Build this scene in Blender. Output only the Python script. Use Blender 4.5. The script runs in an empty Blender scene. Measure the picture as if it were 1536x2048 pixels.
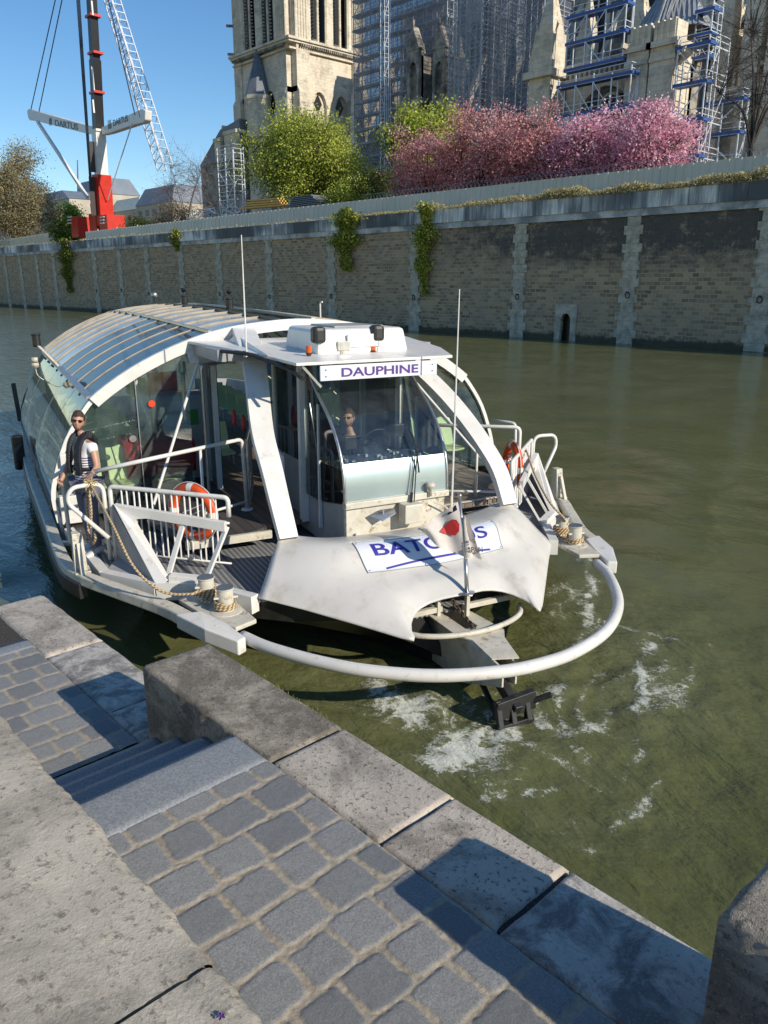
import bpy, bmesh, math, random
import numpy as np
from math import sin, cos, pi, radians, hypot, atan2
from mathutils import Vector, Matrix, noise
random.seed(7); rng = np.random.default_rng(7)
scn = bpy.context.scene; COL = scn.collection

# ------------------------------------------------------------------ camera and measuring helpers
H = 4.2; YAW = radians(137.06); PITCH = radians(16.55); FPX = 1548.0
Fw = Vector((cos(PITCH)*cos(YAW), cos(PITCH)*sin(YAW), -sin(PITCH)))
Rt = Vector((sin(YAW), -cos(YAW), 0)); Up = Rt.cross(Fw); CAM = Vector((0, 0, H))
cd = bpy.data.cameras.new('camera'); cam = bpy.data.objects.new('camera', cd); COL.objects.link(cam)
cam.matrix_world = Matrix(((Rt.x, Up.x, -Fw.x, 0), (Rt.y, Up.y, -Fw.y, 0), (Rt.z, Up.z, -Fw.z, H), (0, 0, 0, 1)))
cd.sensor_fit = 'VERTICAL'; cd.sensor_height = 36; cd.lens = 36*FPX/2048; cd.clip_start = .05; cd.clip_end = 3000
scn.camera = cam
def ray(x, y): return Fw + Rt*((x-768)/FPX) - Up*((y-1024)/FPX)
def WZ(x, y, z): d = ray(x, y); return CAM + d*((z-H)/d.z)          # where a sight line meets a height
def WY(x, y, Y): d = ray(x, y); return CAM + d*(Y/d.y)              # ... or a vertical plane along the quay
BA = radians(-15.7)
bf = Vector((cos(BA), sin(BA), 0)); bl = Vector((-sin(BA), cos(BA), 0))
_a = WZ(450, 1240, .9); _b = WZ(1152, 1105, .9)
BO = (_a+_b)/2 + bl*.2; BO.z = 0
def tob(p): q = p-BO; return Vector((q.dot(bf), q.dot(bl), q.z))
def BZ(x, y, z): return tob(WZ(x, y, z))
def PL(x, y, p, n): d = ray(x, y); return CAM + d*((p-CAM).dot(n)/d.dot(n))
def BS(x, y, s): return tob(PL(x, y, BO+bf*s, bf))
def BT(x, y, t): return tob(PL(x, y, BO+bl*t, bl))
def bw(s, t, z): return BO + bf*s + bl*t + Vector((0, 0, z))

# ------------------------------------------------------------------ materials
def nt(name):
    m = bpy.data.materials.new(name); m.use_nodes = True
    t = m.node_tree; return m, t, t.nodes['Principled BSDF'], t.nodes['Material Output']
def N(t, typ, **k):
    n = t.nodes.new(typ)
    for a, v in k.items():
        if a.startswith('i_'): n.inputs[a[2:].replace('_', ' ')].default_value = v
        else: setattr(n, a, v)
    return n
def ramp(t, pts, inp=None):
    r = t.nodes.new('ShaderNodeValToRGB'); e = r.color_ramp.elements
    while len(e) < len(pts): e.new(.5)
    for i, (p, c) in enumerate(pts):
        e[i].position = p; e[i].color = (c if len(c) == 4 else (*c, 1)) if hasattr(c, '__len__') else (c, c, c, 1)
    if inp is not None: t.links.new(inp, r.inputs[0])
    return r
def mixc(t, a, b, f, bt='MIX'):
    n = t.nodes.new('ShaderNodeMix'); n.data_type = 'RGBA'; n.blend_type = bt
    for v, i in ((f, 0), (a, 6), (b, 7)):
        if hasattr(v, 'links'): t.links.new(v, n.inputs[i])
        else: n.inputs[i].default_value = (*v, 1) if i else v
    return n.outputs[2]
def noi(t, scale, detail=4, rough=.55, vec=None, dist=0):
    n = N(t, 'ShaderNodeTexNoise', i_Scale=scale, i_Detail=detail, i_Roughness=rough, i_Distortion=dist)
    if vec is None:
        tc = t.nodes.get('TC') or N(t, 'ShaderNodeTexCoord', name='TC'); vec = tc.outputs['Object']
    t.links.new(vec, n.inputs['Vector']); return n.outputs['Fac']
def bump(t, b, h, s=.3, d=.02):
    n = N(t, 'ShaderNodeBump', i_Strength=s, i_Distance=d); t.links.new(h, n.inputs['Height']); t.links.new(n.outputs[0], b.inputs['Normal']); return n
def M(name, c, r=.6, c2=None, sc=3, lo=.35, hi=.65, bs=0, bsc=30, met=0, dirt=None, dsc=2.0, dl=.55, dh=.75, coat=0, det=5):
    m, t, b, o = nt(name)
    b.inputs['Roughness'].default_value = r; b.inputs['Metallic'].default_value = met; b.inputs['Coat Weight'].default_value = coat
    out = None
    if c2 is None: c2 = tuple(v*.8 for v in c)
    f = ramp(t, [(lo, 0), (hi, 1)], noi(t, sc, det)); out = mixc(t, c, c2, f.outputs[0])
    if dirt: f2 = ramp(t, [(dl, 0), (dh, 1)], noi(t, dsc, 8, .7)); out = mixc(t, out, dirt, f2.outputs[0])
    t.links.new(out, b.inputs['Base Color'])
    if bs: bump(t, b, noi(t, bsc, 5), bs, .01)
    return m
def glass(name, tint=(.75, .85, .83), rough=.02, refl=1.0, dirt=.04, dcol=(.5, .55, .52)):
    m, t, b, o = nt(name); t.nodes.remove(b)
    tr = N(t, 'ShaderNodeBsdfTransparent'); tr.inputs[0].default_value = (*tint, 1)
    gl = N(t, 'ShaderNodeBsdfGlossy'); gl.inputs['Roughness'].default_value = rough
    df = N(t, 'ShaderNodeBsdfDiffuse'); df.inputs[0].default_value = (*dcol, 1)
    fr = N(t, 'ShaderNodeFresnel', i_IOR=1.5)
    mu = N(t, 'ShaderNodeMath', operation='MULTIPLY'); mu.inputs[1].default_value = refl; mu.use_clamp = True; t.links.new(fr.outputs[0], mu.inputs[0])
    m1 = N(t, 'ShaderNodeMixShader'); t.links.new(mu.outputs[0], m1.inputs[0]); t.links.new(tr.outputs[0], m1.inputs[1]); t.links.new(gl.outputs[0], m1.inputs[2])
    dr = ramp(t, [(.35, dirt*.3), (.75, dirt*2)], noi(t, 3, 7, .7))
    m2 = N(t, 'ShaderNodeMixShader'); t.links.new(dr.outputs[0], m2.inputs[0]); t.links.new(m1.outputs[0], m2.inputs[1]); t.links.new(df.outputs[0], m2.inputs[2])
    t.links.new(m2.outputs[0], o.inputs[0]); return m
WHITE = M('white_paint', (.76, .75, .72), .36, (.67, .66, .62), 2.5, bs=.05, dirt=(.36, .28, .18), dsc=6, dl=.57, dh=.82)
WHITEOLD = M('worn_cream_paint', (.64, .61, .52), .5, (.53, .50, .41), 6, bs=.3, bsc=25, dirt=(.22, .13, .06), dsc=9, dl=.56, dh=.7)
COWL = M('cowl_paint', (.67, .65, .61), .42, (.57, .55, .51), 1.8, .3, .7, bs=.12, bsc=7, dirt=(.40, .35, .27), dsc=3.5, dl=.53, dh=.85)
ALU = M('brushed_metal', (.55, .56, .57), .35, (.4, .41, .42), 8, met=.9)
STEEL = M('steel_tube', (.6, .6, .6), .3, (.45, .45, .45), 8, met=.8)
DARK = M('dark_hull', (.012, .013, .015), .35, (.03, .028, .022), 4, bs=.2)
BLACK = M('black_rubber', (.012, .012, .013), .45, (.03, .03, .03), 6, bs=.1)
GRAYP = M('grey_panel', (.35, .36, .37), .5, (.28, .29, .3), 4)
SEAT = M('seat_green', (.72, .76, .38), .5, (.64, .68, .33), 5)
REDC = M('red_cloth', (.50, .02, .03), .6, (.36, .014, .022), 4, bs=.4, bsc=8)
ORANGE = M('life_ring_orange', (.75, .10, .015), .5, (.6, .07, .012), 6)
RED = M('red_paint', (.55, .02, .015), .4, (.45, .015, .012), 5)
NAVY = M('navy_cloth', (.012, .014, .03), .8, (.02, .022, .04), 20)
BLUEP = M('sign_blue', (.045, .035, .33), .45, (.04, .03, .28), 5)
VIOLET = M('sign_violet', (.10, .035, .26), .45, (.09, .03, .2), 5)
PLATE = M('sign_plate', (.66, .71, .79), .3, (.7, .72, .76), 3, dirt=(.55, .53, .47), dsc=4, dl=.62, dh=.9)
ROPE = None
GLASS = glass('side_glass', (.89, .95, .94), refl=1.1, dirt=.05, dcol=(.5, .62, .6))
WGLASS = glass('wheelhouse_glass', (.82, .90, .90), refl=2.0, dirt=.05, dcol=(.35, .45, .55))
DGLASS = glass('tinted_glass', (.16, .15, .13), refl=1.2, dirt=.06, dcol=(.15, .13, .11))
SKYG = glass('roof_glass', (.22, .26, .32), refl=9.0, dirt=.03, dcol=(.4, .42, .45), rough=.05)
def skyglass():
    m, t, b, o = nt('roof_glass_sky_tinted'); b.inputs['Base Color'].default_value = (.05, .07, .10, 1); b.inputs['Roughness'].default_value = .06; b.inputs['IOR'].default_value = 2.6
    tr = N(t, 'ShaderNodeBsdfTransparent'); tr.inputs[0].default_value = (.6, .66, .7, 1); mx = N(t, 'ShaderNodeMixShader'); mx.inputs[0].default_value = .62; t.links.new(tr.outputs[0], mx.inputs[1]); t.links.new(b.outputs[0], mx.inputs[2]); t.links.new(mx.outputs[0], o.inputs[0])
    b.inputs['Base Color'].links or t.links.new(mixc(t, (.05, .075, .12), (.30, .31, .30), ramp(t, [(.62, 0), (.72, .8)], noi(t, 2.2, 8, .7)).outputs[0]), b.inputs['Base Color']); return m
SKYG = skyglass()  # tinted glass whose blue base colour also stands in for reflected sky
SKYD = glass('roof_polycarbonate', (.82, .81, .77), rough=.2, refl=2.5, dirt=.12, dcol=(.45, .43, .38))

# rope: twisted strands from a wave over the tube's own uv
def ropemat():
    m, t, b, o = nt('rope_hemp'); uv = N(t, 'ShaderNodeUVMap')
    w = N(t, 'ShaderNodeTexWave', bands_direction='DIAGONAL', i_Scale=1.0, i_Distortion=.3); t.links.new(uv.outputs[0], w.inputs[0])
    c = ramp(t, [(0, (.16, .10, .05)), (.5, (.52, .38, .22)), (1, (.62, .48, .30))], w.outputs['Fac'])
    t.links.new(c.outputs[0], b.inputs['Base Color']); b.inputs['Roughness'].default_value = .9; bump(t, b, w.outputs['Fac'], .8, .006); return m
ROPE = ropemat()

# ------------------------------------------------------------------ mesh helpers
class MB:
    def __init__(s): s.v = []; s.f = []; s.uv = None; s.mi = []; s.cur = 0
    def add(s, vs, fs):
        n = len(s.v); s.v += [tuple(v) for v in vs]; s.f += [tuple(i+n for i in f) for f in fs]; s.mi += [s.cur]*len(fs); return s
    def box(s, a, b):
        (x0, y0, z0), (x1, y1, z1) = a, b
        return s.add([(x0,y0,z0),(x1,y0,z0),(x1,y1,z0),(x0,y1,z0),(x0,y0,z1),(x1,y0,z1),(x1,y1,z1),(x0,y1,z1)],
                     [(0,3,2,1),(4,5,6,7),(0,1,5,4),(1,2,6,5),(2,3,7,6),(3,0,4,7)])
    def bar(s, p, q, w, h=None, up=(0, 0, 1)):
        h = h or w; p = Vector(p); q = Vector(q); d = (q-p).normalized(); u = Vector(up)
        if abs(d.dot(u)) > .98: u = Vector((1, 0, 0)) if abs(d.x) < .9 else Vector((0, 1, 0))
        x = d.cross(u).normalized()*w/2; y = x.cross(d).normalized()*h/2
        vs = [c+i*x+j*y for c in (p, q) for i, j in ((-1,-1),(1,-1),(1,1),(-1,1))]
        return s.add(vs, [(0,1,2,3),(7,6,5,4),(0,4,5,1),(1,5,6,2),(2,6,7,3),(3,7,4,0)])
    def tube(s, P, r, n=8, closed=False, cap=True):
        P = [Vector(p) for p in P]; k = len(P); R_ = r if hasattr(r, '__len__') else [r]*k
        T = []
        for i in range(k):
            a = P[(i-1) % k] if (closed or i) else P[i]; b = P[(i+1) % k] if (closed or i < k-1) else P[i]
            T.append((b-a).normalized() if (b-a).length > 1e-9 else Vector((0, 0, 1)))
        u = Vector((0, 0, 1)); u = u if abs(T[0].dot(u)) < .95 else Vector((1, 0, 0)); vs = []
        for i in range(k):
            u = (u - T[i]*u.dot(T[i])); u = u.normalized() if u.length > 1e-6 else T[i].orthogonal().normalized(); w = T[i].cross(u)
            vs += [P[i] + (u*cos(2*pi*j/n) + w*sin(2*pi*j/n))*R_[i] for j in range(n)]
        fs = []
        for i in range(k if closed else k-1):
            a = i*n; b = ((i+1) % k)*n
            fs += [(a+j, a+(j+1) % n, b+(j+1) % n, b+j) for j in range(n)]
        if cap and not closed: fs += [tuple(range(n-1, -1, -1)), tuple((k-1)*n+j for j in range(n))]
        return s.add(vs, fs)
    def ribbon(s, P, w, h):                            # rectangular bar swept along a path
        P = [Vector(p) for p in P]; G = []
        for i, p in enumerate(P):
            d = (P[min(i+1, len(P)-1)]-P[max(i-1, 0)]).normalized(); x = d.cross(Vector((0, 0, 1))).normalized()*w/2; y = x.cross(d).normalized()*h/2
            G.append([p-x-y, p+x-y, p+x+y, p-x+y, p-x-y])
        s.grid(G); return s.add(G[0][:4]+G[-1][:4], [(0, 1, 2, 3), (7, 6, 5, 4)])
    def lathe(s, c, prof, n=20, ax='z'):
        c = Vector(c); vs = []
        for r, h in prof:
            for j in range(n):
                a = 2*pi*j/n; v = Vector((r*cos(a), r*sin(a), h))
                if ax == 'x': v = Vector((v.z, v.x, v.y))
                if ax == 'y': v = Vector((v.x, v.z, v.y))
                vs.append(c+v)
        k = len(prof); fs = [(i*n+j, i*n+(j+1) % n, (i+1)*n+(j+1) % n, (i+1)*n+j) for i in range(k-1) for j in range(n)]
        return s.add(vs, fs + [tuple(range(n-1, -1, -1)), tuple((k-1)*n+j for j in range(n))])
    def grid(s, G):                                   # G[i][j] points
        a = len(G); b = len(G[0]); vs = [p for r in G for p in r]
        return s.add(vs, [(i*b+j, i*b+j+1, (i+1)*b+j+1, (i+1)*b+j) for i in range(a-1) for j in range(b-1)])
    def prism(s, poly, d):                            # poly 3-D points, thickness vector d
        n = len(poly); d = Vector(d); vs = [Vector(p) for p in poly] + [Vector(p)+d for p in poly]
        return s.add(vs, [tuple(range(n)), tuple(range(2*n-1, n-1, -1))] + [((i+1) % n, i, i+n, (i+1) % n+n) for i in range(n)])
    def build(s, name, mat, parent=None, smooth=False, bevel=0, loc=None, solid=0, fix=True):
        me = bpy.data.meshes.new(name); me.from_pydata(s.v, [], s.f)
        for m in (mat if isinstance(mat, (list, tuple)) else [mat]): me.materials.append(m)
        if any(s.mi): me.polygons.foreach_set('material_index', s.mi)
        if fix:
            bm = bmesh.new(); bm.from_mesh(me); bmesh.ops.recalc_face_normals(bm, faces=bm.faces); bm.to_mesh(me); bm.free()
        if smooth: me.polygons.foreach_set('use_smooth', [True]*len(me.polygons))
        o = bpy.data.objects.new(name, me); COL.objects.link(o)
        if parent: o.parent = parent
        if loc: o.location = loc
        if solid: sm = o.modifiers.new('solid', 'SOLIDIFY'); sm.thickness = solid; sm.offset = 0
        if bevel: b = o.modifiers.new('bevel', 'BEVEL'); b.width = bevel; b.segments = 2; b.limit_method = 'ANGLE'
        return o
def curve(P, n=8, closed=False):
    P = [Vector(p) for p in P]; k = len(P); out = []
    for i in range(k if closed else k-1):
        p0, p1, p2, p3 = (P[(i-1) % k] if closed or i else P[0]*2-P[1]), P[i], P[(i+1) % k], (P[(i+2) % k] if closed or i+2 < k else P[-1]*2-P[-2])
        for j in range(n):
            t = j/n; out.append(.5*((2*p1)+(p2-p0)*t+(2*p0-5*p1+4*p2-p3)*t*t+(3*p1-3*p2+p3-p0)*t**3))
    if not closed: out.append(P[-1])
    return out
def rnd(P, r=.08, n=4):                               # polyline with rounded corners
    P = [Vector(p) for p in P]; out = [P[0]]
    for a, b, c in zip(P, P[1:], P[2:]):
        u = (a-b); w = (c-b); q = min(r, u.length/2, w.length/2); u = b+u.normalized()*q; w = b+w.normalized()*q
        out += [u*(1-t)**2 + b*2*t*(1-t) + w*t*t for t in [k/n for k in range(n+1)]]
    return out+[P[-1]]
def tag(o, label=None, cat=None, group=None, kind=None):
    if label: o['label'] = label
    if cat: o['category'] = cat
    if group: o['group'] = group
    if kind: o['kind'] = kind
    return o
def empty(name, loc=(0, 0, 0), rz=0, **k):
    o = bpy.data.objects.new(name, None); COL.objects.link(o); o.location = loc; o.rotation_euler = (0, 0, rz); o.empty_display_size = .2
    return tag(o, **k)
def copy_tree(o, parent=None):
    c = o.copy(); COL.objects.link(c); c.parent = parent
    for ch in [x for x in COL.objects if x.parent == o and x != c]: copy_tree(ch, c)
    return c
def ropeobj(name, P, r, parent=None, n=8, tw=14.0):
    mb = MB(); mb.tube(P, r, n, cap=False); o = mb.build(name, ROPE, parent, smooth=True, fix=False)
    me = o.data; uv = me.uv_layers.new(name='UVMap'); L = [0]
    for a, b in zip(P, P[1:]): L.append(L[-1]+(Vector(b)-Vector(a)).length)
    for p in me.polygons:
        for li in p.loop_indices:
            vi = me.loops[li].vertex_index; i, j = divmod(vi, n)
            jj = j
            if j == 0 and any(me.loops[q].vertex_index % n == n-1 for q in p.loop_indices): jj = n
            uv.data[li].uv = (L[i]*tw, jj/n)
    return o
def text_mesh(body, size, extrude=0, bold=.022):
    c = bpy.data.curves.new('lettering', 'FONT'); c.body = body; c.size = size; c.offset = bold; c.extrude = extrude; c.align_x = 'CENTER'; c.align_y = 'CENTER'
    o = bpy.data.objects.new('lettering', c); COL.objects.link(o); bpy.context.view_layer.update()
    me = bpy.data.meshes.new_from_object(o); bpy.data.objects.remove(o); bpy.data.curves.remove(c)
    vs = [v.co.copy() for v in me.vertices]; fs = [tuple(p.vertices) for p in me.polygons]; bpy.data.meshes.remove(me); return vs, fs
def lettering(name, body, w, h, org, ex, ey, mat, parent, cut=None):   # lettering scaled to w x h, centred on org, laid on axes ex, ey
    vs, fs = text_mesh(body, 1.0); xs = [v.x for v in vs]; ys = [v.y for v in vs]
    cx, cy = (min(xs)+max(xs))/2, (min(ys)+max(ys))/2; sx = w/(max(xs)-min(xs)); sy = h/(max(ys)-min(ys))
    mb = MB(); org = Vector(org); ex = Vector(ex).normalized(); ey = Vector(ey).normalized()
    mb.add([org+ex*((v.x-cx)*sx)+ey*((v.y-cy)*sy) for v in vs], fs); return mb.build(name, mat, parent, fix=False)
def vnoise(X, Y, seed=0):                               # smooth value noise, vectorised
    xi = np.floor(X).astype(np.int64); yi = np.floor(Y).astype(np.int64); fx = X-xi; fy = Y-yi
    fx = fx*fx*(3-2*fx); fy = fy*fy*(3-2*fy)
    def h(a, b): n = (a*374761393 + b*668265263 + seed*974711) & 0x7fffffff; n = ((n ^ (n >> 13))*1274126177) & 0x7fffffff; return ((n ^ (n >> 16)) & 0xffff)/65535.0
    return (h(xi, yi)*(1-fx)+h(xi+1, yi)*fx)*(1-fy) + (h(xi, yi+1)*(1-fx)+h(xi+1, yi+1)*fx)*fy
def fbm(X, Y, o=4, seed=0, g=.5):
    s = 0; a = 1; tot = 0
    for k in range(o): s = s + a*vnoise(X*2**k, Y*2**k, seed+k*17); tot += a; a *= g
    return s/tot
def np_grid(name, X, Y, Z, mat, attrs=None, parent=None):   # big grid from arrays
    a, b = X.shape; me = bpy.data.meshes.new(name); co = np.stack([X, Y, Z], -1).reshape(-1, 3)
    i = np.arange(a-1)[:, None]*b + np.arange(b-1)[None]; q = np.stack([i, i+b, i+b+1, i+1], -1).reshape(-1, 4)
    me.vertices.add(len(co)); me.vertices.foreach_set('co', co.ravel()); me.loops.add(q.size); me.loops.foreach_set('vertex_index', q.ravel())
    me.polygons.add(len(q)); me.polygons.foreach_set('loop_start', np.arange(0, q.size, 4)); me.polygons.foreach_set('loop_total', np.full(len(q), 4))
    me.update(); me.polygons.foreach_set('use_smooth', [True]*len(q))
    for k, v in (attrs or {}).items(): me.attributes.new(k, 'FLOAT', 'POINT').data.foreach_set('value', v.ravel().astype(np.float32))
    me.materials.append(mat); me.validate(); o = bpy.data.objects.new(name, me); COL.objects.link(o)
    if parent: o.parent = parent
    return o

# ------------------------------------------------------------------ light
SE, SA = radians(27), radians(8)
sd = Vector((cos(SA)*cos(SE), sin(SA)*cos(SE), sin(SE)))
w = bpy.data.worlds.new('World'); scn.world = w; w.use_nodes = True; wt = w.node_tree; bgn = wt.nodes['Background']
sky = N(wt, 'ShaderNodeTexSky', sky_type='NISHITA', sun_disc=False, sun_elevation=SE, sun_rotation=pi/2-SA, air_density=1.0, dust_density=.0, ozone_density=3.0, altitude=50)
hsv = N(wt, 'ShaderNodeHueSaturation'); hsv.inputs['Saturation'].default_value = 1.2; hsv.inputs['Value'].default_value = 1.0; wt.links.new(sky.outputs[0], hsv.inputs['Color']); wt.links.new(hsv.outputs[0], bgn.inputs[0]); bgn.inputs[1].default_value = .13
sl = bpy.data.lights.new('sun', 'SUN'); sl.energy = 5.0; sl.angle = radians(.55); sl.color = (1, .90, .75)
so = bpy.data.objects.new('sun', sl); COL.objects.link(so); so.location = (30, 0, 60); so.rotation_euler = (-sd).to_track_quat('-Z', 'Y').to_euler()
scn.view_settings.view_transform = 'Standard'; scn.view_settings.look = 'None'; scn.view_settings.exposure = 0; scn.view_settings.gamma = 1
scn.cycles.max_bounces = 10; scn.cycles.transparent_max_bounces = 24; scn.cycles.caustics_reflective = False; scn.cycles.caustics_refractive = False
scn.cycles.use_denoising = True
# ================================================================== river
def water_mat():
    m, t, b, o = nt('river_water'); tc = N(t, 'ShaderNodeTexCoord', name='TC')
    b.inputs['Roughness'].default_value = .06; b.inputs['IOR'].default_value = 1.33
    f = N(t, 'ShaderNodeAttribute', attribute_name='foam')
    far = N(t, 'ShaderNodeAttribute', attribute_name='chop')
    c = mixc(t, (.098, .106, .038), (.130, .137, .058), ramp(t, [(.35, 0), (.7, 1)], noi(t, .35, 3)).outputs[0])
    n1 = noi(t, 22, 10, .85, dist=1.0)
    mu = N(t, 'ShaderNodeMath', operation='ADD'); t.links.new(f.outputs['Fac'], mu.inputs[0])
    n1s = N(t, 'ShaderNodeMath', operation='MULTIPLY_ADD'); n1s.inputs[1].default_value = 4.2; n1s.inputs[2].default_value = -2.5; t.links.new(n1, n1s.inputs[0])
    rd = noi(t, 3.2, 7, .62, dist=.8); r1 = N(t, 'ShaderNodeMath', operation='MULTIPLY_ADD'); r1.inputs[1].default_value = 2; r1.inputs[2].default_value = -1; t.links.new(rd, r1.inputs[0]); r2 = N(t, 'ShaderNodeMath', operation='ABSOLUTE'); t.links.new(r1.outputs[0], r2.inputs[0])
    r3 = N(t, 'ShaderNodeMath', operation='MULTIPLY_ADD'); r3.inputs[1].default_value = -3.2; r3.inputs[2].default_value = .42; t.links.new(r2.outputs[0], r3.inputs[0]); r4 = N(t, 'ShaderNodeMath', operation='ADD'); t.links.new(r3.outputs[0], r4.inputs[0]); t.links.new(n1s.outputs[0], r4.inputs[1]); t.links.new(r4.outputs[0], mu.inputs[1])
    gate = N(t, 'ShaderNodeMath', operation='MULTIPLY'); t.links.new(mu.outputs[0], gate.inputs[0])
    g2 = ramp(t, [(.12, 0), (.4, 1)], f.outputs['Fac']); t.links.new(g2.outputs[0], gate.inputs[1])
    fm = ramp(t, [(.34, 0), (.62, .55), (.95, 1)], gate.outputs[0])
    milky = ramp(t, [(0, 0), (1, .32)], f.outputs['Fac'])
    c = mixc(t, c, (.22, .23, .14), milky.outputs[0]); c = mixc(t, c, (.62, .64, .56), fm.outputs[0]); t.links.new(c, b.inputs['Base Color'])
    rr = ramp(t, [(0, .05), (1, .6)], fm.outputs[0]); t.links.new(rr.outputs[0], b.inputs['Roughness'])
    mp = N(t, 'ShaderNodeMapping'); mp.inputs['Rotation'].default_value = (0, 0, .5); mp.inputs['Scale'].default_value = (1, 2.2, 1); t.links.new(tc.outputs['Object'], mp.inputs[0])
    h1 = noi(t, .9, 4, .6, mp.outputs[0], .6); h2 = noi(t, 4.5, 4, .6, mp.outputs[0], .4); h3 = noi(t, 14, 3, .6)
    a = N(t, 'ShaderNodeMath', operation='MULTIPLY_ADD'); a.inputs[1].default_value = 3.0; t.links.new(h1, a.inputs[0]); t.links.new(h2, a.inputs[2])
    a3 = N(t, 'ShaderNodeMath', operation='MULTIPLY'); t.links.new(h3, a3.inputs[0]); a3.inputs[1].default_value = .35
    a2 = N(t, 'ShaderNodeMath', operation='ADD'); t.links.new(a.outputs[0], a2.inputs[0]); t.links.new(a3.outputs[0], a2.inputs[1])
    sm = N(t, 'ShaderNodeMath', operation='MULTIPLY'); t.links.new(a2.outputs[0], sm.inputs[0]); t.links.new(far.outputs['Fac'], sm.inputs[1])
    bp = bump(t, b, sm.outputs[0], 1.0, .03); return m
xs = [9.0]
while xs[-1] > -9.5: xs.append(xs[-1]-.045 if xs[-1] < 1.5 else xs[-1]-.3)
st = .06
while xs[-1] > -900: xs.append(xs[-1]-st); st = min(st*1.035, 12)
ys = [2.22]
while ys[-1] < 13: ys.append(ys[-1]+.045)
st = .05
while ys[-1] < 52: ys.append(ys[-1]+st); st *= 1.04
X, Y = np.meshgrid(np.array(xs), np.array(ys), indexing='ij')
Sx = (X-BO.x)*bf.x + (Y-BO.y)*bf.y; Tx = (X-BO.x)*bl.x + (Y-BO.y)*bl.y      # boat axes
r = np.hypot(Sx-1.3, Tx-.2)
near = np.exp(-(r/3.2)**2)
# foam: thrown water off the stem, streaks curling away, and thin threads of bubbles over the open water
def blob(s, t, a, b_): return np.exp(-(((Sx-s)/a)**2 + ((Tx-t)/b_)**2))
def fblob(px, py, ra, rb=None):
    p = WZ(px, py, 0); rb = rb or ra; return np.exp(-(((X-p.x)/ra)**2 + ((Y-p.y)/rb)**2))
rid = 1-np.abs(2*fbm(X*1.5+3*fbm(X*.8, Y*.8, 2, 5), Y*1.5+3*fbm(X*.8+9, Y*.8, 2, 8), 4, 3)-1)
rid2 = 1-np.abs(2*fbm(X*3.2, Y*3.2, 4, 31)-1)
foam = 1.25*fblob(830, 1420, .32) + .95*fblob(760, 1375, .3, .15) + .8*fblob(940, 1500, .28) + .75*fblob(880, 1520, .22) + .5*fblob(720, 1400, .3)
foam += .75*fblob(1110, 1385, .16) + .35*fblob(1300, 1290, .28, .4) + .45*fblob(1130, 1180, .35) + .35*fblob(1330, 1370, .5) + .35*fblob(1000, 1560, .35)
spread = np.clip(.95*fblob(1050, 1450, .9, 1.1) + .55*fblob(1330, 1360, .9) + .35*fblob(1150, 1650, .7, .7) + .7*fblob(1160, 1220, .7, .8) + .2*fblob(1300, 1800, .5), 0, 1)
foam = foam*(.45+.9*rid2**2) + spread*np.clip((rid-.80)*4.2, 0, 1)*.95 + spread*.16
def streak(P, wd, amp):                                # a thread of foam along a polyline of water points
    g = 0; Q = [WZ(x, y, 0) for x, y in P]
    for a, b in zip(Q, Q[1:]):
        dx, dy = b.x-a.x, b.y-a.y; L2 = dx*dx+dy*dy; tt = np.clip(((X-a.x)*dx+(Y-a.y)*dy)/L2, 0, 1)
        jx = (fbm(X*2.2, Y*2.2, 3, 77)-.5)*.35; d = np.hypot(X-a.x-tt*dx+jx, Y-a.y-tt*dy+jx); g = np.maximum(g, np.exp(-(d/wd)**2))
    return amp*g*(.35+.9*rid2)
foam += streak([(1130, 1720), (1230, 1660), (1290, 1610), (1320, 1560)], .05, .5) + streak([(1050, 1470), (1150, 1470), (1230, 1440), (1290, 1400), (1290, 1290)], .07, .7)
foam += streak([(900, 1530), (1000, 1480), (1060, 1450)], .09, .7) + streak([(1180, 1100), (1190, 1160), (1160, 1210), (1180, 1250)], .07, .75) + streak([(1060, 1340), (1140, 1290), (1210, 1250)], .09, .6)
foam += streak([(980, 1600), (1080, 1590), (1140, 1570)], .05, .6) + streak([(1240, 1560), (1300, 1480)], .05, .4) + streak([(1190, 1240), (1300, 1270), (1400, 1290)], .06, .6)
foam = np.clip(foam, 0, 1.3)
Z = (fbm(X*.35+2*fbm(X*.2, Y*.2, 2, 61), Y*.6+2*fbm(X*.2+5, Y*.2, 2, 62), 3, 12)-.5)*.10 + (fbm(X*2.2, Y*2.6, 4, 22)-.5)*(.02+.11*near) + foam*.025*(fbm(X*9, Y*9, 2, 50))
# the wake ring round the bow: a few long low swells
ww = np.hypot(X-BO.x-.5, Y-BO.y-.5); Z += .018*np.sin(ww*3.1+2*fbm(X*.5, Y*.5, 2, 4))*np.exp(-((ww-5)/3)**2)
fl = np.clip((60-X*-1)/60, 0, 1)
Z *= np.clip(1.2-np.abs(Y-25)/60, .3, 1)
chop = np.clip(.17 + 1.0*np.clip((-X-12)/25, 0, 1) + .7*np.clip(near*1.6, 0, 1) , 0, 1.6)
Z += .02*np.clip((-X-9)/15, 0, 1)*(fbm(X*1.2, Y*2.4, 3, 91)-.5)*2
Z[Y <= 2.3] = 0
tag(np_grid('river', X, Y, Z, water_mat(), {'foam': foam, 'chop': chop}), 'olive green river churned white around the bow', kind='structure')

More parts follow.
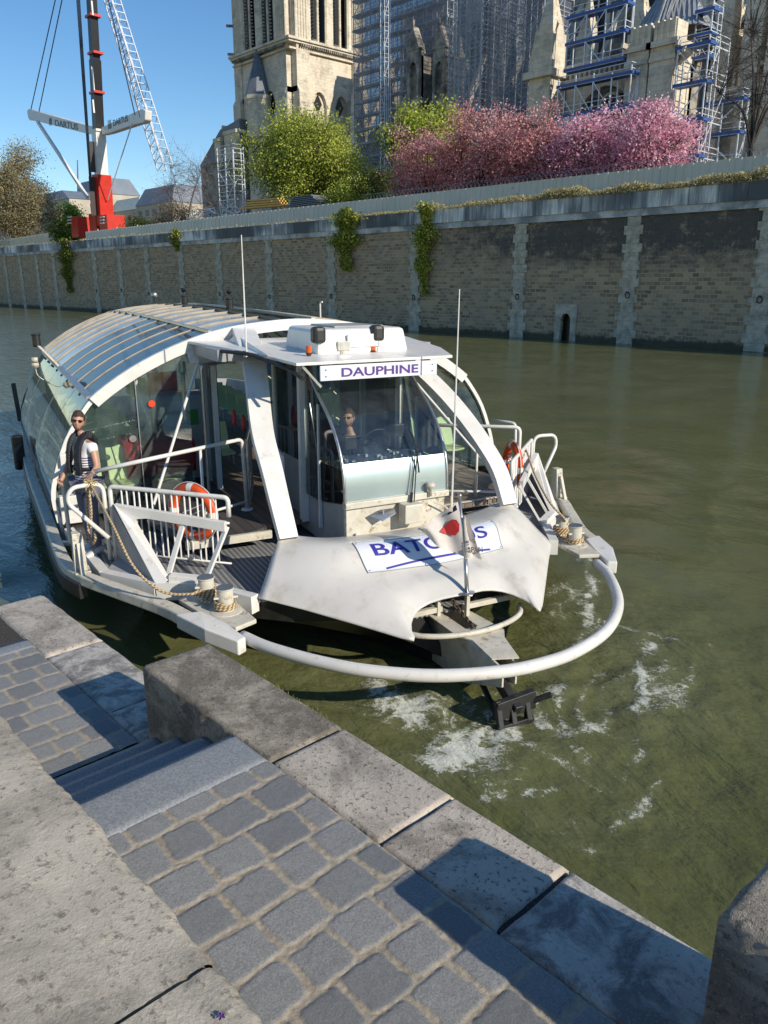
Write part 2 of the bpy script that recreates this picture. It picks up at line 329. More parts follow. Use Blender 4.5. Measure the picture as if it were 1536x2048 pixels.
# ================================================================== near quay
def stone_mat(name, c, c2, stain, sl_=.5, sh=.72, pit=.5, sc=3, ssc=2.2, spk=True, speck=(.08, .075, .07)):
    m, t, b, o = nt(name); b.inputs['Roughness'].default_value = .88
    col = mixc(t, c, c2, ramp(t, [(.32, 0), (.7, 1)], noi(t, sc, 6, .65)).outputs[0])
    col = mixc(t, col, stain, ramp(t, [(sl_-.06, 0), (sh-.12, .9)], noi(t, ssc, 9, .72, dist=.5)).outputs[0])
    if spk:
        v = noi(t, 42, 4, .75); col = mixc(t, col, speck, ramp(t, [(.55, 0), (.64, .85)], v).outputs[0])
        v2 = noi(t, 130, 3, .7); col = mixc(t, col, (.62, .6, .54), ramp(t, [(.58, 0), (.7, .5)], v2).outputs[0])
    t.links.new(col, b.inputs['Base Color'])
    h = N(t, 'ShaderNodeMath', operation='ADD'); t.links.new(noi(t, 42, 4, .75), h.inputs[0]); t.links.new(noi(t, 130, 4, .7), h.inputs[1])
    bump(t, b, h.outputs[0], pit, .012); return m
COP = stone_mat('coping_limestone', (.62, .55, .46), (.45, .40, .34), (.22, .19, .155), .52, .75)
COPD = stone_mat('coping_stained', (.50, .44, .35), (.32, .28, .225), (.15, .13, .10), .46, .66, .6)
COPP = stone_mat('coping_pale', (.62, .58, .52), (.42, .40, .36), (.15, .145, .14), .50, .70, .35, sc=6, ssc=5, speck=(.24, .23, .22))
WALLD = stone_mat('quay_wall_damp', (.09, .075, .06), (.05, .042, .034), (.03, .026, .02), .4, .7, .8)
LEDGE = stone_mat('parapet_limestone', (.60, .525, .41), (.44, .39, .305), (.29, .255, .205), .5, .74, .28, sc=4, ssc=3, speck=(.20, .165, .125))
STEP = M('step_granite', (.29, .31, .33), .85, (.20, .215, .235), 90, .4, .62, bs=.35, bsc=160)
def slab(name, x0, x1, y0, y1, zt, zb, mat, parent, res=.03, amp=.006, rad=.03, chip=.012, seed=0, dx=None):
    """weathered block: grid top with worn rounded arrises, sides dropping to zb"""
    nx = max(3, int((x1-x0)/res)); ny = max(3, int((y1-y0)/res)); r_ = rad
    u = np.concatenate([[x0]*1, np.linspace(x0, x1, nx), [x1]]); v = np.concatenate([[y0], np.linspace(y0, y1, ny), [y1]])
    X, Y = np.meshgrid(u, v, indexing='ij'); Z = np.full(X.shape, zt)
    d = np.minimum(np.minimum(X-x0, x1-X), np.minimum(Y-y0, y1-Y)); d = np.clip(d, 0, r_)
    Z -= r_ - np.sqrt(np.clip(r_**2-(r_-d)**2, 0, None)); Z += (fbm(X*6, Y*6, 4, seed)-.5)*amp*2
    e = (fbm(X*9, Y*9, 4, seed+5)-.5)*chip*2; ed = np.clip(1-d/r_, 0, 1) if r_ else 0
    X = X + e*ed*((X < x0+r_)*1.-(X > x1-r_)); Y = Y + e*ed*((Y < y0+r_)*1.-(Y > y1-r_))
    for A in (0, -1): Z[A, :] = zb; Z[:, A] = zb
    o = np_grid(name, X, Y, Z, mat, parent=parent); return o
quay = empty('quay_wall', (0, 0, 0), label='near stone quay wall with pale coping stones stepping down to the water', cat='quay wall')
YI, YO = 1.83, 2.29
G = .008
for x0, x1, zt, mt in [(-4.14, -2.79, 1.95, COPD), (-2.775, -2.0, 1.95, COP), (-1.995, -1.38, 1.95, COP), (-1.365, -.6, 1.95, COPP)]:
    slab('coping_stone', x0, x1, YI, YO+ (0 if zt < 1.9 else .005), zt, zt-.62, mt, quay, .015, .003, .022, .01, int(abs(x0)*70))
for x0, x1, zt, mt in [(-5.9, -4.78, 1.35, COPP), (-7.24, -5.91, 1.35, COP), (-4.77, -4.0, 1.35, COPP), (-9.0, -7.9, .75, COP), (-10.3, -9.01, .75, COP), (-7.88, -7.1, .75, COP)]:
    slab('coping_stone', x0, x1, YI-.01, YO, zt, zt-.6, mt, quay, .03, .003, .02, .008, int(abs(x0)*50))
slab('coping_stone', -.635, 1.2, YI+.02, YO+.01, 2.55, 1.3, COPD, quay, .02, .004, .03, .012, 99)
m_ = MB(); m_.box((-30, .4, -1.5), (-10.3, YO-.03, .70)); m_.box((-10.3, YI+.01, -1.5), (12, YO-.03, .76)); m_.box((-7.24, YI+.03, .7), (12, YO-.03, 1.33)); m_.box((-4.12, YI+.02, 1.2), (12, YO-.025, 1.93)); m_.box((1.15, YI, 1.9), (12, YO, 2.54))
m_.build('wall_face', WALLD, quay)
# moss tufts and weeds in the joint along the water's edge
GRASS = M('moss_green', (.09, .12, .02), .9, (.16, .17, .04), 30)
mb = MB()
for i in range(420):
    x = random.choice([-3.35, -3.15, -2.98, -3.6]) + random.gauss(0, .05); y = YO-.02+random.gauss(0, .012); z = 1.94; a = random.uniform(0, 6.3); l = random.uniform(.006, .022)
    mb.add([(x, y, z), (x+.006*cos(a), y+.006*sin(a), z), (x+l*.7*cos(a+1), y+l*.7*sin(a+1), z+l)], [(0, 1, 2)])
tag(mb.build('moss', GRASS, fix=False), 'small green moss tufts along the wet coping edge', kind='stuff')

# paving
def paver_mat():
    m, t, b, o = nt('granite_setts'); b.inputs['Roughness'].default_value = .85
    a = N(t, 'ShaderNodeAttribute', attribute_name='sett'); sid = N(t, 'ShaderNodeAttribute', attribute_name='shade')
    g = mixc(t, (.21, .213, .21), (.33, .332, .325), ramp(t, [(.38, 0), (.62, 1)], noi(t, 120, 3, .8)).outputs[0])
    g = mixc(t, g, (.38, .39, .39), ramp(t, [(.55, 0), (.8, .6)], noi(t, 9, 7, .7)).outputs[0])
    g = mixc(t, g, (.13, .14, .15), sid.outputs['Fac'])
    jn = mixc(t, (.46, .40, .31), (.29, .25, .19), ramp(t, [(.35, 0), (.65, 1)], noi(t, 25, 6, .7)).outputs[0])
    jn = mixc(t, jn, (.55, .5, .4), ramp(t, [(.64, 0), (.72, 1)], noi(t, 190, 2, .6)).outputs[0])
    t.links.new(mixc(t, jn, g, a.outputs['Fac']), b.inputs['Base Color'])
    h = N(t, 'ShaderNodeMath', operation='ADD'); t.links.new(noi(t, 50, 5, .7), h.inputs[0]); t.links.new(noi(t, 170, 3, .7), h.inputs[1]); bump(t, b, h.outputs[0], .55, .005); return m
PAVE = paver_mat()
def paving(name, x0, x1, y0, y1, z, rows, seed, res=.007, edge=YI):
    X, Y = np.meshgrid(np.arange(x0, x1, res), np.arange(y0, y1, res), indexing='ij')
    wx = (fbm(X*4, Y*4, 3, seed)-.5)*.03; wy = (fbm(X*4+7, Y*4, 3, seed+3)-.5)*.03; nz = (fbm(X*28, Y*28, 3, seed+9)-.5)*.018
    U = X+wx; V = Y+wy; best = np.full(X.shape, 9.); sh = np.zeros(X.shape)
    rg = random.Random(seed); xr = x1
    rows_ = []; x = x1
    while x > x0-.3:
        w_ = rows*rg.uniform(.92, 1.08); y = y1 - (0 if len(rows_) % 2 else .12) ; first = True
        rows_.append(w_)
        if len(rows_) % 2 == 0: pass
        yy = y1
        while yy > y0-.3:
            l = rg.uniform(.185, .255) if not (first and len(rows_) % 2) else rg.uniform(.11, .15); first = False
            cx, cy = x-w_/2+rg.gauss(0, .004), yy-l/2; hx, hy = w_/2-rg.uniform(.007, .013), l/2-rg.uniform(.008, .014); rr_ = .022
            rot = rg.gauss(0, .03); dx = (U-cx)+rot*(V-cy); dy = (V-cy)-rot*(U-cx)
            qx = np.abs(dx)-hx+rr_; qy = np.abs(dy)-hy+rr_; d = np.hypot(np.maximum(qx, 0), np.maximum(qy, 0))+np.minimum(np.maximum(qx, qy), 0)-rr_
            msk = d < best; sh = np.where(msk, rg.random()**2*.75, sh); best = np.minimum(best, d); yy -= l
        x -= w_
    best = best + nz
    s = np.clip(-best/.010+.3, 0, 1); s = s*s*(3-2*s)
    Z = z + .003*s + .0025*np.clip(-best/.015, 0, 1)**.5 - .003 + (fbm(X*22, Y*22, 3, seed+2)-.5)*.0025 + (1-s)*(fbm(X*70, Y*70, 2, seed+8)-.5)*.006
    return np_grid(name, X, Y, Z, PAVE, {'sett': s, 'shade': sh})
tag(paving('pavement', -2.80, -.55, .55, YI+.005, 1.945, .222, 3, .0065), 'upper quay paving of worn blue grey granite setts with sandy joints', kind='structure')
tag(paving('pavement', -6.15, -4.28, .75, YI, 1.345, .215, 11, .012), 'lower quay paving of granite setts at the foot of the steps', kind='structure')
st_ = empty('stone_steps', (0, 0, 0), label='four blue granite steps going down between the two quay levels in shadow', cat='steps')
slab('step', -3.12, -2.805, .4, YI, 1.95, 1.80, STEP, st_, .03, .001, .008, .002, 5)
for k in range(1, 4): slab('step', -3.12-.31*k, -2.9-.31*k+.1, .4, YI, 1.95-.15*k, 1.2, STEP, st_, .04, .001, .008, .002, 5+k)
st2 = empty('stone_steps', (0, 0, 0), label='lower flight of granite steps beyond the small landing', cat='steps')
slab('step', -6.35, -6.14, .4, YI, 1.35, .9, STEP, st2, .04, .001, .008, .002, 15)
for k in range(1, 4): slab('step', -6.35-.31*k, -6.1-.31*k, .4, YI, 1.35-.15*k, .5, STEP, st2, .04, .001, .008, .002, 25+k)
st3 = empty('stone_steps', (0, 0, 0), label='flight of granite steps rising to the next quay level behind the viewer', cat='steps')
for k in range(4): slab('step', -.52+.31*k, .3 if k < 3 else 3, .3, YI-.01, 1.95+.15*(k+1), 1.9, STEP, st3, .06, .001, .008, .002, 35+k)
g_ = MB(); g_.box((-12, .3, -1), (-7.2, YI, .74)); g_.box((-7.2, .3, -1), (-4.3, YI-.002, 1.33)); g_.box((-4.3, .3, -1), (-3.15, YI-.002, 1.33)); g_.box((-3.1, .3, -1), (3, YI-.002, 1.93))
tag(g_.build('ground', WALLD), 'solid bed of the quay under the paving', kind='structure')
# parapet beside the viewer
par = empty('parapet', (0, 0, 0), label='rough speckled limestone parapet top in the near left corner', cat='parapet')
YP = .495; ZP = 3.1
def ledge(x0, x1, zt, seed, nm='parapet_stone'):
    X, Y = np.meshgrid(np.arange(x0, x1, .006), np.concatenate([[-.5], np.linspace(-.5, YP, 130), [YP]]), indexing='ij'); Y = Y.copy()
    er = (fbm(X*7, X*0+seed, 4, seed)-.5)*.028 + (fbm(X*50, X*0, 3, seed+1)-.5)*.006; Y += er*np.clip((Y-YP+.2)/.2, 0, 1)
    pits = np.clip(fbm(X*60, Y*60, 3, seed+4)-.70, 0, 1)*.018; Z = zt + (fbm(X*3, Y*3, 4, seed+2)-.5)*.007 - pits
    d = np.clip((YP+er-Y)/.02, 0, 1); Z -= .012*(1-d)**2
    Z[:, 0] = 1.6; Z[:, -1] = 1.6; return np_grid(nm, X, Y, Z, LEDGE, parent=par)
JX = WZ(330, 1985, ZP).x; ledge(-4.5, JX-.0015, ZP, 4); ledge(JX+.0015, .6, ZP-.004, 9)
b_ = MB(); b_.box((-4.5, -.5, 1.2), (.6, YP-.012, ZP-.009)); b_.build('wall_core', LEDGE, par)
PET = M('petal_purple', (.08, .02, .22), .7)
p0 = WZ(442, 2037, ZP); mb = MB()
for k in range(5):
    a = k*1.26; mb.add([p0+Vector((0, 0, .004)), p0+Vector((.006*cos(a), .006*sin(a), .006)), p0+Vector((.008*cos(a+.5), .008*sin(a+.5), .004)), p0+Vector((.005*cos(a+1), .005*sin(a+1), .007))], [(0, 1, 2, 3)])
tag(mb.build('flower', PET, fix=False), 'tiny purple flower lying on the parapet top', 'flower')

# ================================================================== far embankment
def Yw(x): return 50.7 if x > -65 else 50.7-(-65-x)*.026
def wall_mat():
    m, t, b, o = nt('embankment_masonry'); tc = N(t, 'ShaderNodeTexCoord', name='TC'); b.inputs['Roughness'].default_value = .9
    sx = N(t, 'ShaderNodeSeparateXYZ'); t.links.new(tc.outputs['Object'], sx.inputs[0]); cb = N(t, 'ShaderNodeCombineXYZ'); t.links.new(sx.outputs[0], cb.inputs[0]); t.links.new(sx.outputs[2], cb.inputs[1])
    dn = N(t, 'ShaderNodeTexNoise', i_Scale=1.3, i_Detail=2.0); t.links.new(cb.outputs[0], dn.inputs[0])
    vm = N(t, 'ShaderNodeVectorMath', operation='MULTIPLY_ADD'); t.links.new(dn.outputs['Color'], vm.inputs[0]); vm.inputs[1].default_value = (.30, .16, 0); t.links.new(cb.outputs[0], vm.inputs[2])
    br = N(t, 'ShaderNodeTexBrick', offset=.5, i_Scale=1.0, i_Mortar_Size=.030, i_Mortar_Smooth=.4, i_Bias=-.15, i_Brick_Width=.54, i_Row_Height=.27)
    br.inputs['Color1'].default_value = (.50, .36, .22, 1); br.inputs['Color2'].default_value = (.14, .095, .06, 1); br.inputs['Mortar'].default_value = (.54, .44, .32, 1); t.links.new(vm.outputs[0], br.inputs[0])
    c = mixc(t, br.outputs[0], (.36, .30, .22), ramp(t, [(.38, 0), (.7, .6)], noi(t, .5, 5)).outputs[0])
    c = mixc(t, c, (.55, .30, .14), ramp(t, [(.68, 0), (.8, .6)], noi(t, 2.4, 3)).outputs[0])
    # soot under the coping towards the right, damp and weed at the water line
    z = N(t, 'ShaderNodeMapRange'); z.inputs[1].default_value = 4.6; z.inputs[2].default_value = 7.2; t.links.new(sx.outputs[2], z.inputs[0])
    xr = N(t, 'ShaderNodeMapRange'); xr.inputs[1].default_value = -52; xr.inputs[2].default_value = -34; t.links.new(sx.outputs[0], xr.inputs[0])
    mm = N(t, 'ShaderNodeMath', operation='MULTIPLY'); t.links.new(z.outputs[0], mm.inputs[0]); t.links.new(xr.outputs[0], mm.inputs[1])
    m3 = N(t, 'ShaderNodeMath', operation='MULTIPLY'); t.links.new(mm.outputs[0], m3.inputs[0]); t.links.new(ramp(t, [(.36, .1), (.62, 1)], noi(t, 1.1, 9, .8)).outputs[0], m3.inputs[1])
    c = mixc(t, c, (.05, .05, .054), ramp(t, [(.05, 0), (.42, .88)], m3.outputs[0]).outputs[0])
    lo = N(t, 'ShaderNodeMapRange'); lo.inputs[1].default_value = .95; lo.inputs[2].default_value = -.3; t.links.new(sx.outputs[2], lo.inputs[0])
    m4 = N(t, 'ShaderNodeMath', operation='ADD'); t.links.new(lo.outputs[0], m4.inputs[0]); t.links.new(noi(t, 1.6, 9, .8), m4.inputs[1]);
    c = mixc(t, c, (.03, .032, .016), ramp(t, [(.80, 0), (1.0, .9)], m4.outputs[0]).outputs[0])
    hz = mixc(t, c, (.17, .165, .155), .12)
    t.links.new(hz, b.inputs['Base Color']); bump(t, b, br.outputs['Fac'], .6, -.03); return m
MAS = wall_mat()
PIL = stone_mat('pilaster_limestone', (.62, .57, .47), (.44, .40, .33), (.22, .20, .16), .48, .78, .3, sc=2.2, ssc=1.6, spk=False)
def coping_mat():
    m, t, b, o = nt('embankment_coping'); tc = N(t, 'ShaderNodeTexCoord', name='TC'); b.inputs['Roughness'].default_value = .85
    mp = N(t, 'ShaderNodeMapping'); mp.inputs['Scale'].default_value = (1.6, 1, .16); t.links.new(tc.outputs['Object'], mp.inputs[0])
    n = noi(t, 1.0, 8, .75, mp.outputs[0]); big = noi(t, .12, 3)
    a = N(t, 'ShaderNodeMath', operation='ADD'); t.links.new(n, a.inputs[0]); t.links.new(big, a.inputs[1])
    c = ramp(t, [(.40, (.10, .11, .125)), (.475, (.20, .22, .24)), (.53, (.40, .42, .44)), (.60, (.80, .81, .81))], a.outputs[0])
    a.operation = 'MULTIPLY_ADD'; a.inputs[1].default_value = .62; t.links.new(big, a.inputs[2]); a.inputs[2].default_value = .2
    hm = N(t, 'ShaderNodeMath', operation='MULTIPLY'); t.links.new(big, hm.inputs[0]); hm.inputs[1].default_value = .5; t.links.new(hm.outputs[0], a.inputs[2])
    t.links.new(c.outputs[0], b.inputs['Base Color']); return m
COPM = coping_mat()
emb = empty('embankment_wall', (0, 0, 0), label='tall masonry embankment wall across the river with dark weathered coping', cat='embankment wall')
wx_ = [30, -20, -40, -65, -100, -160, -260, -420, -900]
def strip(mb, xs_, dy, z0, z1, th):
    for a, b in zip(xs_, xs_[1:]):
        A = [(a, Yw(a)+dy, z0), (b, Yw(b)+dy, z0), (b, Yw(b)+dy, z1), (a, Yw(a)+dy, z1)]; mb.prism(A, (0, th, 0))
# masonry field with a real opening for the drain niche
NX = WY(1131, 650, 50.7).x
mb = MB(); strip(mb, [NX-.55, -40, -65, -100, -160, -260, -420, -900], 0, -1.5, 8.5, 1.2); strip(mb, [30, -20, NX+.55], 0, -1.5, 8.5, 1.2)
mb.box((NX-.55, 50.7, 2.2), (NX+.55, 51.9, 8.5)); mb.build('masonry', MAS, emb)
mb = MB()   # arch surround and niche
ring_ = [(NX-.45*cos(a), 1.35+.6*sin(a)) for a in np.linspace(0, pi, 12)]
outl = [(NX-.95, -.5), (NX-.95, 2.6), (NX+.95, 2.6), (NX+.95, -.5), (NX+.45, -.5)] + [(x, z) for x, z in ring_[::-1]] + [(NX-.45, -.5)]
mb.prism([(x, 50.62, z) for x, z in outl], (0, .3, 0)); mb.build('drain_surround', PIL, emb)
mb = MB(); mb.box((NX-.6, 51.2, -1), (NX+.6, 51.6, 2.4)); mb.build('drain_opening', DARK, emb)
PXS = (-20, -8, 8) ; pil_px = (15, 45, 78, 112, 193, 243, 297, 365, 440, 540, 665, 828, 1037, 1258, 1525)
rg = random.Random(5)
for px in pil_px:
    x = WY(px, 560, 50.6).x if px > 700 else PL(px, 560, Vector((-65, 50.7, 0)), Vector((-.026, 1, 0))).x
    y = Yw(x); mb = MB(); z = -.6; k = 0
    while z < 8.48:
        h = min(rg.uniform(.5, .62), 8.48-z); wd = (.5 if k % 2 else .72)*rg.uniform(.93, 1.05)+(.12 if z < 2 else 0)
        mb.box((x-wd, y-.10-rg.uniform(0, .015), z), (x+wd, y+.3, z+h-.012)); z += h; k += 1
    p = mb.build('stone_pier', PIL, emb)
    if px > 180:
        rz = rg.uniform(2.6, 3.4); rm = MB(); rm.tube([(x+.16*cos(a), y-.17, rz+.2*sin(a)) for a in np.linspace(0, 2*pi, 14)[:-1]], .035, 6, closed=True); rm.bar((x, y-.3, rz+.2), (x, y+.1, rz+.2), .1); rm.build('mooring_ring', BLACK, p)
mb = MB(); strip(mb, wx_, -.18, 8.48, 8.95, .9)
mb.build('coping_band', stone_mat('coping_band_stone', (.70, .71, .72), (.50, .51, .52), (.2, .21, .225), .46, .70, .2, sc=.6, ssc=.5, spk=False), emb)
mb = MB(); x = 20
while x > -170:
    l = rg.uniform(1.7, 2.3); mb.prism([(x, Yw(x)-.30, 8.953), (x-l+.025, Yw(x-l)-.30, 8.953), (x-l+.025, Yw(x-l)-.30, 10.0), (x, Yw(x)-.30, 10.0)], (0, .8, 0)); x -= l
strip(mb, [x, -260, -420, -900], -.3, 8.953, 10.0, .8); mb.build('coping_parapet', COPM, emb)
# ================================================================== the boat
boat = empty('river_boat', BO, BA, label='white glass roofed river passenger boat with curved wheelhouse approaching the quay', cat='boat')
def both(f):
    for s in (-1, 1): f(s)
# hull ------------------------------------------------------------
HB = [(-17.5, 1.6), (-17, 2.5), (-15, 3.2), (-13, 3.5), (-9, 3.62), (-4.2, 3.60), (-2.5, 3.4), (-1.5, 2.85), (-.55, 2.1), (-.2, 1.7), (.1, 1.0), (.3, .35)]
HW = [(-17.3, 1.2), (-16.8, 2.1), (-15, 2.8), (-13, 3.1), (-9, 3.2), (-4.8, 3.1), (-3.4, 2.6), (-2.5, 1.9), (-1.6, 1.3), (-.9, .8), (-.2, .35), (.5, .06)]
mb = MB(); G_ = []
for (s, t), (s2, t2) in zip(HB, HW):
    z = .86 if s > -3.5 else 1.0
    G_.append([(s, -t, z), (s, -t, z-.22), (s2, -t2, .1), (s2, -t2*.9, -.4), (s2, t2*.9, -.4), (s2, t2, .1), (s, t, z-.22), (s, t, z)])
mb.grid(G_); mb.build('hull', DARK, boat)
HULLW = M('hull_side_paint', (.62, .64, .66), .4, (.5, .52, .55), 2, bs=.1, dirt=(.2, .18, .15), dsc=3, dl=.6, dh=.8)
def side(sg):
    mb = MB(); mb.grid([[(s, sg*(t+.02), z1) for z1 in (.45, 1.0, 1.28)] for s, t in HB[:6]]); mb.build('side_panel', HULLW, boat, solid=.04)
both(side)
def lett(body, s, t, z, w_, h_, mat):
    return lettering('side_lettering', body, w_, h_, (s, t, z), (1, 0, 0), (0, 0, 1), mat, boat)
# decks
GRAT = None
def grating_mat():
    m, t, b, o = nt('deck_grating'); tc = N(t, 'ShaderNodeTexCoord', name='TC')
    w1 = N(t, 'ShaderNodeTexWave', bands_direction='X', i_Scale=12.0); t.links.new(tc.outputs['Object'], w1.inputs[0])
    w2 = N(t, 'ShaderNodeTexWave', bands_direction='Y', i_Scale=5.0); t.links.new(tc.outputs['Object'], w2.inputs[0])
    mx = N(t, 'ShaderNodeMath', operation='MAXIMUM'); t.links.new(w1.outputs['Fac'], mx.inputs[0]); t.links.new(w2.outputs['Fac'], mx.inputs[1])
    c = ramp(t, [(.45, (.025, .027, .03)), (.75, (.30, .31, .32))], mx.outputs[0]); t.links.new(c.outputs[0], b.inputs['Base Color']); b.inputs['Roughness'].default_value = .6; bump(t, b, mx.outputs[0], .8, .01); return m
GRAT = grating_mat()
def plank_mat(name, c, c2, ax=0):
    m, t, b, o = nt(name); tc = N(t, 'ShaderNodeTexCoord', name='TC'); sx = N(t, 'ShaderNodeSeparateXYZ'); t.links.new(tc.outputs['Object'], sx.inputs[0])
    f = N(t, 'ShaderNodeMath', operation='MULTIPLY'); f.inputs[1].default_value = 7.5; t.links.new(sx.outputs[ax], f.inputs[0])
    fr = N(t, 'ShaderNodeMath', operation='FRACT'); t.links.new(f.outputs[0], fr.inputs[0]); fl = N(t, 'ShaderNodeMath', operation='FLOOR'); t.links.new(f.outputs[0], fl.inputs[0])
    wn = N(t, 'ShaderNodeTexWhiteNoise', noise_dimensions='1D'); t.links.new(fl.outputs[0], wn.inputs['W'])
    cc = mixc(t, c, c2, wn.outputs['Value']); cc = mixc(t, cc, tuple(v*.6 for v in c), ramp(t, [(.4, 0), (.7, .6)], noi(t, 5, 6, .7)).outputs[0])
    cc = mixc(t, (.01, .01, .01), cc, ramp(t, [(.05, 0), (.1, 1)], fr.outputs[0]).outputs[0]); t.links.new(cc, b.inputs['Base Color']); b.inputs['Roughness'].default_value = .6; bump(t, b, noi(t, 20, 4), .2, .01); return m
WOOD = plank_mat('deck_planks', (.17, .13, .10), (.24, .19, .15), 1)
WOODD = plank_mat('dark_deck_planks', (.06, .055, .055), (.09, .08, .08), 1)
def poly(pts, z, th=.03): mb = MB(); mb.prism([(s, t, z) for s, t in pts], (0, 0, -th)); return mb
fd = [(-3.4, -3.55), (-2.1, -3.3), (-1.36, -2.85), (-1.1, -2.45), (-.4, -2.0), (-.3, -1.7), (-.3, 1.7), (-.4, 2.0), (-1.1, 2.45), (-1.36, 2.85), (-2.1, 3.3), (-3.4, 3.55)]
poly(fd, .885).build('foredeck_grating', GRAT, boat)
poly([(-17.3, -1.4), (-16.5, -2.5), (-13, -3.4), (-9, -3.55), (-3.39, -3.5), (-3.39, 3.5), (-9, 3.55), (-13, 3.4), (-16.5, 2.5), (-17.3, 1.4)], .90, .05).build('cabin_floor', WOODD, boat)
mb = poly([(-9, -1.3), (-2.12, -1.3), (-1.95, -1.7), (-2.0, -2.35), (-3.0, -2.6), (-4.1, -2.6), (-4.1, -1.7), (-9, -1.6)], 1.13, .06); mb.build('raised_deck', WOODD, boat)
mb = poly([(-4.1, .9), (-1.9, .9), (-1.85, 1.7), (-1.9, 2.45), (-3.0, 2.9), (-4.1, 2.9)], 1.13, .06); mb.build('raised_deck', WOOD, boat)
poly([(-9, -1.3), (-2.2, -1.3), (-2.2, .9), (-9, .9)], 1.128, .06).build('aisle_deck', plank_mat('aisle_planks', (.20, .13, .09), (.26, .17, .12), 1), boat)
def trim(sg):
    mb = MB(); mb.bar((-1.93, sg*1.3, 1.09), (-1.95, sg*2.4, 1.09), .05, .1); mb.build('deck_trim', WHITEOLD, boat)
    # edge beam of the foredeck
    P = [(-3.9, sg*3.56, .84), (-2.05, sg*3.36, .80), (-1.34, sg*2.88, .82), (-1.08, sg*2.46, .84), (-.38, sg*2.04, .85)]
    mb = MB(); [mb.bar(a, b, .12, .2) for a, b in zip(P, P[1:])]; mb.build('edge_beam', WHITE, boat)
both(trim)
# rub rail (white-topped bumper down each side, then slanting in to the bow ring)
def rail(sg):
    mb = MB(); P = curve([(-15.5, sg*3.3, .8), (-13, sg*3.58, .8), (-9, sg*3.78, .8), (-5, sg*3.76, .8), (-3, sg*3.74, .8), (-2.2, sg*3.64, .84), (-1.5, sg*3.28, .82), (-.85, sg*2.92, .80), (-.40, sg*2.76, .80), (-.0, sg*2.62, .79)], 4)
    mb.ribbon(P, .15, .13); mb.build('rub_rail', WHITEOLD, boat, bevel=.02)
    mb = MB(); P = [p+Vector((0, sg*.05, -.13)) for p in P if p.x < -1.9]
    mb.ribbon(P, .1, .2); mb.build('rubber_strake', BLACK, boat, bevel=.02)
    mb = MB(); mb.prism([(-.45, sg*2.88, .875), (-.42, sg*2.62, .875), (-.06, sg*2.46, .855), (.30, sg*2.36, .82), (.36, sg*2.46, .82), (.02, sg*2.70, .87)], (0, 0, -.16)); mb.build('ring_bracket', WHITE, boat, bevel=.015)
    for s in (-3.4, -5.3, -7.2, -9.1, -11):
        mb = MB(); mb.bar((s, sg*3.5, .85), (s-.25, sg*3.75, .83), .06, .05); mb.build('rail_bracket', WHITEOLD, boat)
    # mooring post standing on the corner
    mb = MB(); b0 = Vector((-2.22, sg*3.60, .89))
    mb.prism([b0+Vector(v) for v in ((-.12, -.08, 0), (.16, -.08, 0), (.14, .10, 0), (-.1, .10, 0))], (0, 0, .02))
    lo_ = [b0+Vector(v) for v in ((-.11, -.075, .02), (.09, -.075, .02), (.09, .07, .02), (-.11, .07, .02))]; hi_ = [b0+Vector((v[0]*.62-.03, v[1]*.8, .47)) for v in ((-.11, -.075), (.09, -.075), (.09, .07), (-.11, .07))]
    mb.add(lo_+hi_, [(0, 1, 2, 3), (4, 5, 6, 7), (0, 1, 5, 4), (1, 2, 6, 5), (2, 3, 7, 6), (3, 0, 4, 7)])
    for k in range(4): mb.lathe(b0+Vector((.085-.02*k, -.03 if sg < 0 else .03, .1+.1*k)), [(.018, 0), (.018, .02)], 8, 'x')
    mb.bar(b0+Vector((.2, 0, 0)), b0+Vector((.06, 0, .36)), .05, .05)
    mb.build('mooring_post', WHITEOLD, boat, bevel=.012)
    # bollard pair
    for (s, t) in ((-.35, 2.37), (-.74, 2.47)):
        mb = MB(); mb.lathe((s, sg*t, .84), [(.17, 0), (.17, .015), (.085, .03), (.085, .26), (.095, .265), (.095, .275)], 22); o = mb.build('bollard', WHITEOLD, boat, bevel=.004)
        mb = MB(); mb.lathe((s, sg*t, 1.1165), [(.09, 0), (.088, .006)], 22); mb.build('bollard_cap', M('bollard_cap', (.12, .15, .18), .5), o); mb = MB(); mb.bar((s+.02, sg*t-.13, 1.02), (s+.02, sg*t+.13, 1.0), .02); mb.build('pin', WHITEOLD, o)
    mb = MB(); mb.prism([(-1.05, sg*2.55, .85), (-.5, sg*2.2, .85), (.0, sg*2.15, .85), (.1, sg*2.4, .85), (-.3, sg*2.6, .85), (-.9, sg*2.75, .85)], (0, 0, -.05)); mb.build('bollard_base', WHITEOLD, boat, bevel=.01)
both(rail)
R0 = 2.34
RP = curve([(.12, -R0, .745), (.5, -2.18, .745), (1.0, -1.85, .745), (1.38, -1.5, .745), (1.72, -1.02, .745), (1.93, -.45, .745), (1.98, 0, .745), (1.93, .45, .745), (1.72, 1.02, .745), (1.38, 1.5, .745), (1.0, 1.85, .745), (.5, 2.18, .745), (.12, R0, .745)], 6)
mb = MB(); mb.tube(RP, .062, 14); mb.build('bow_ring', WHITE, boat, smooth=True)
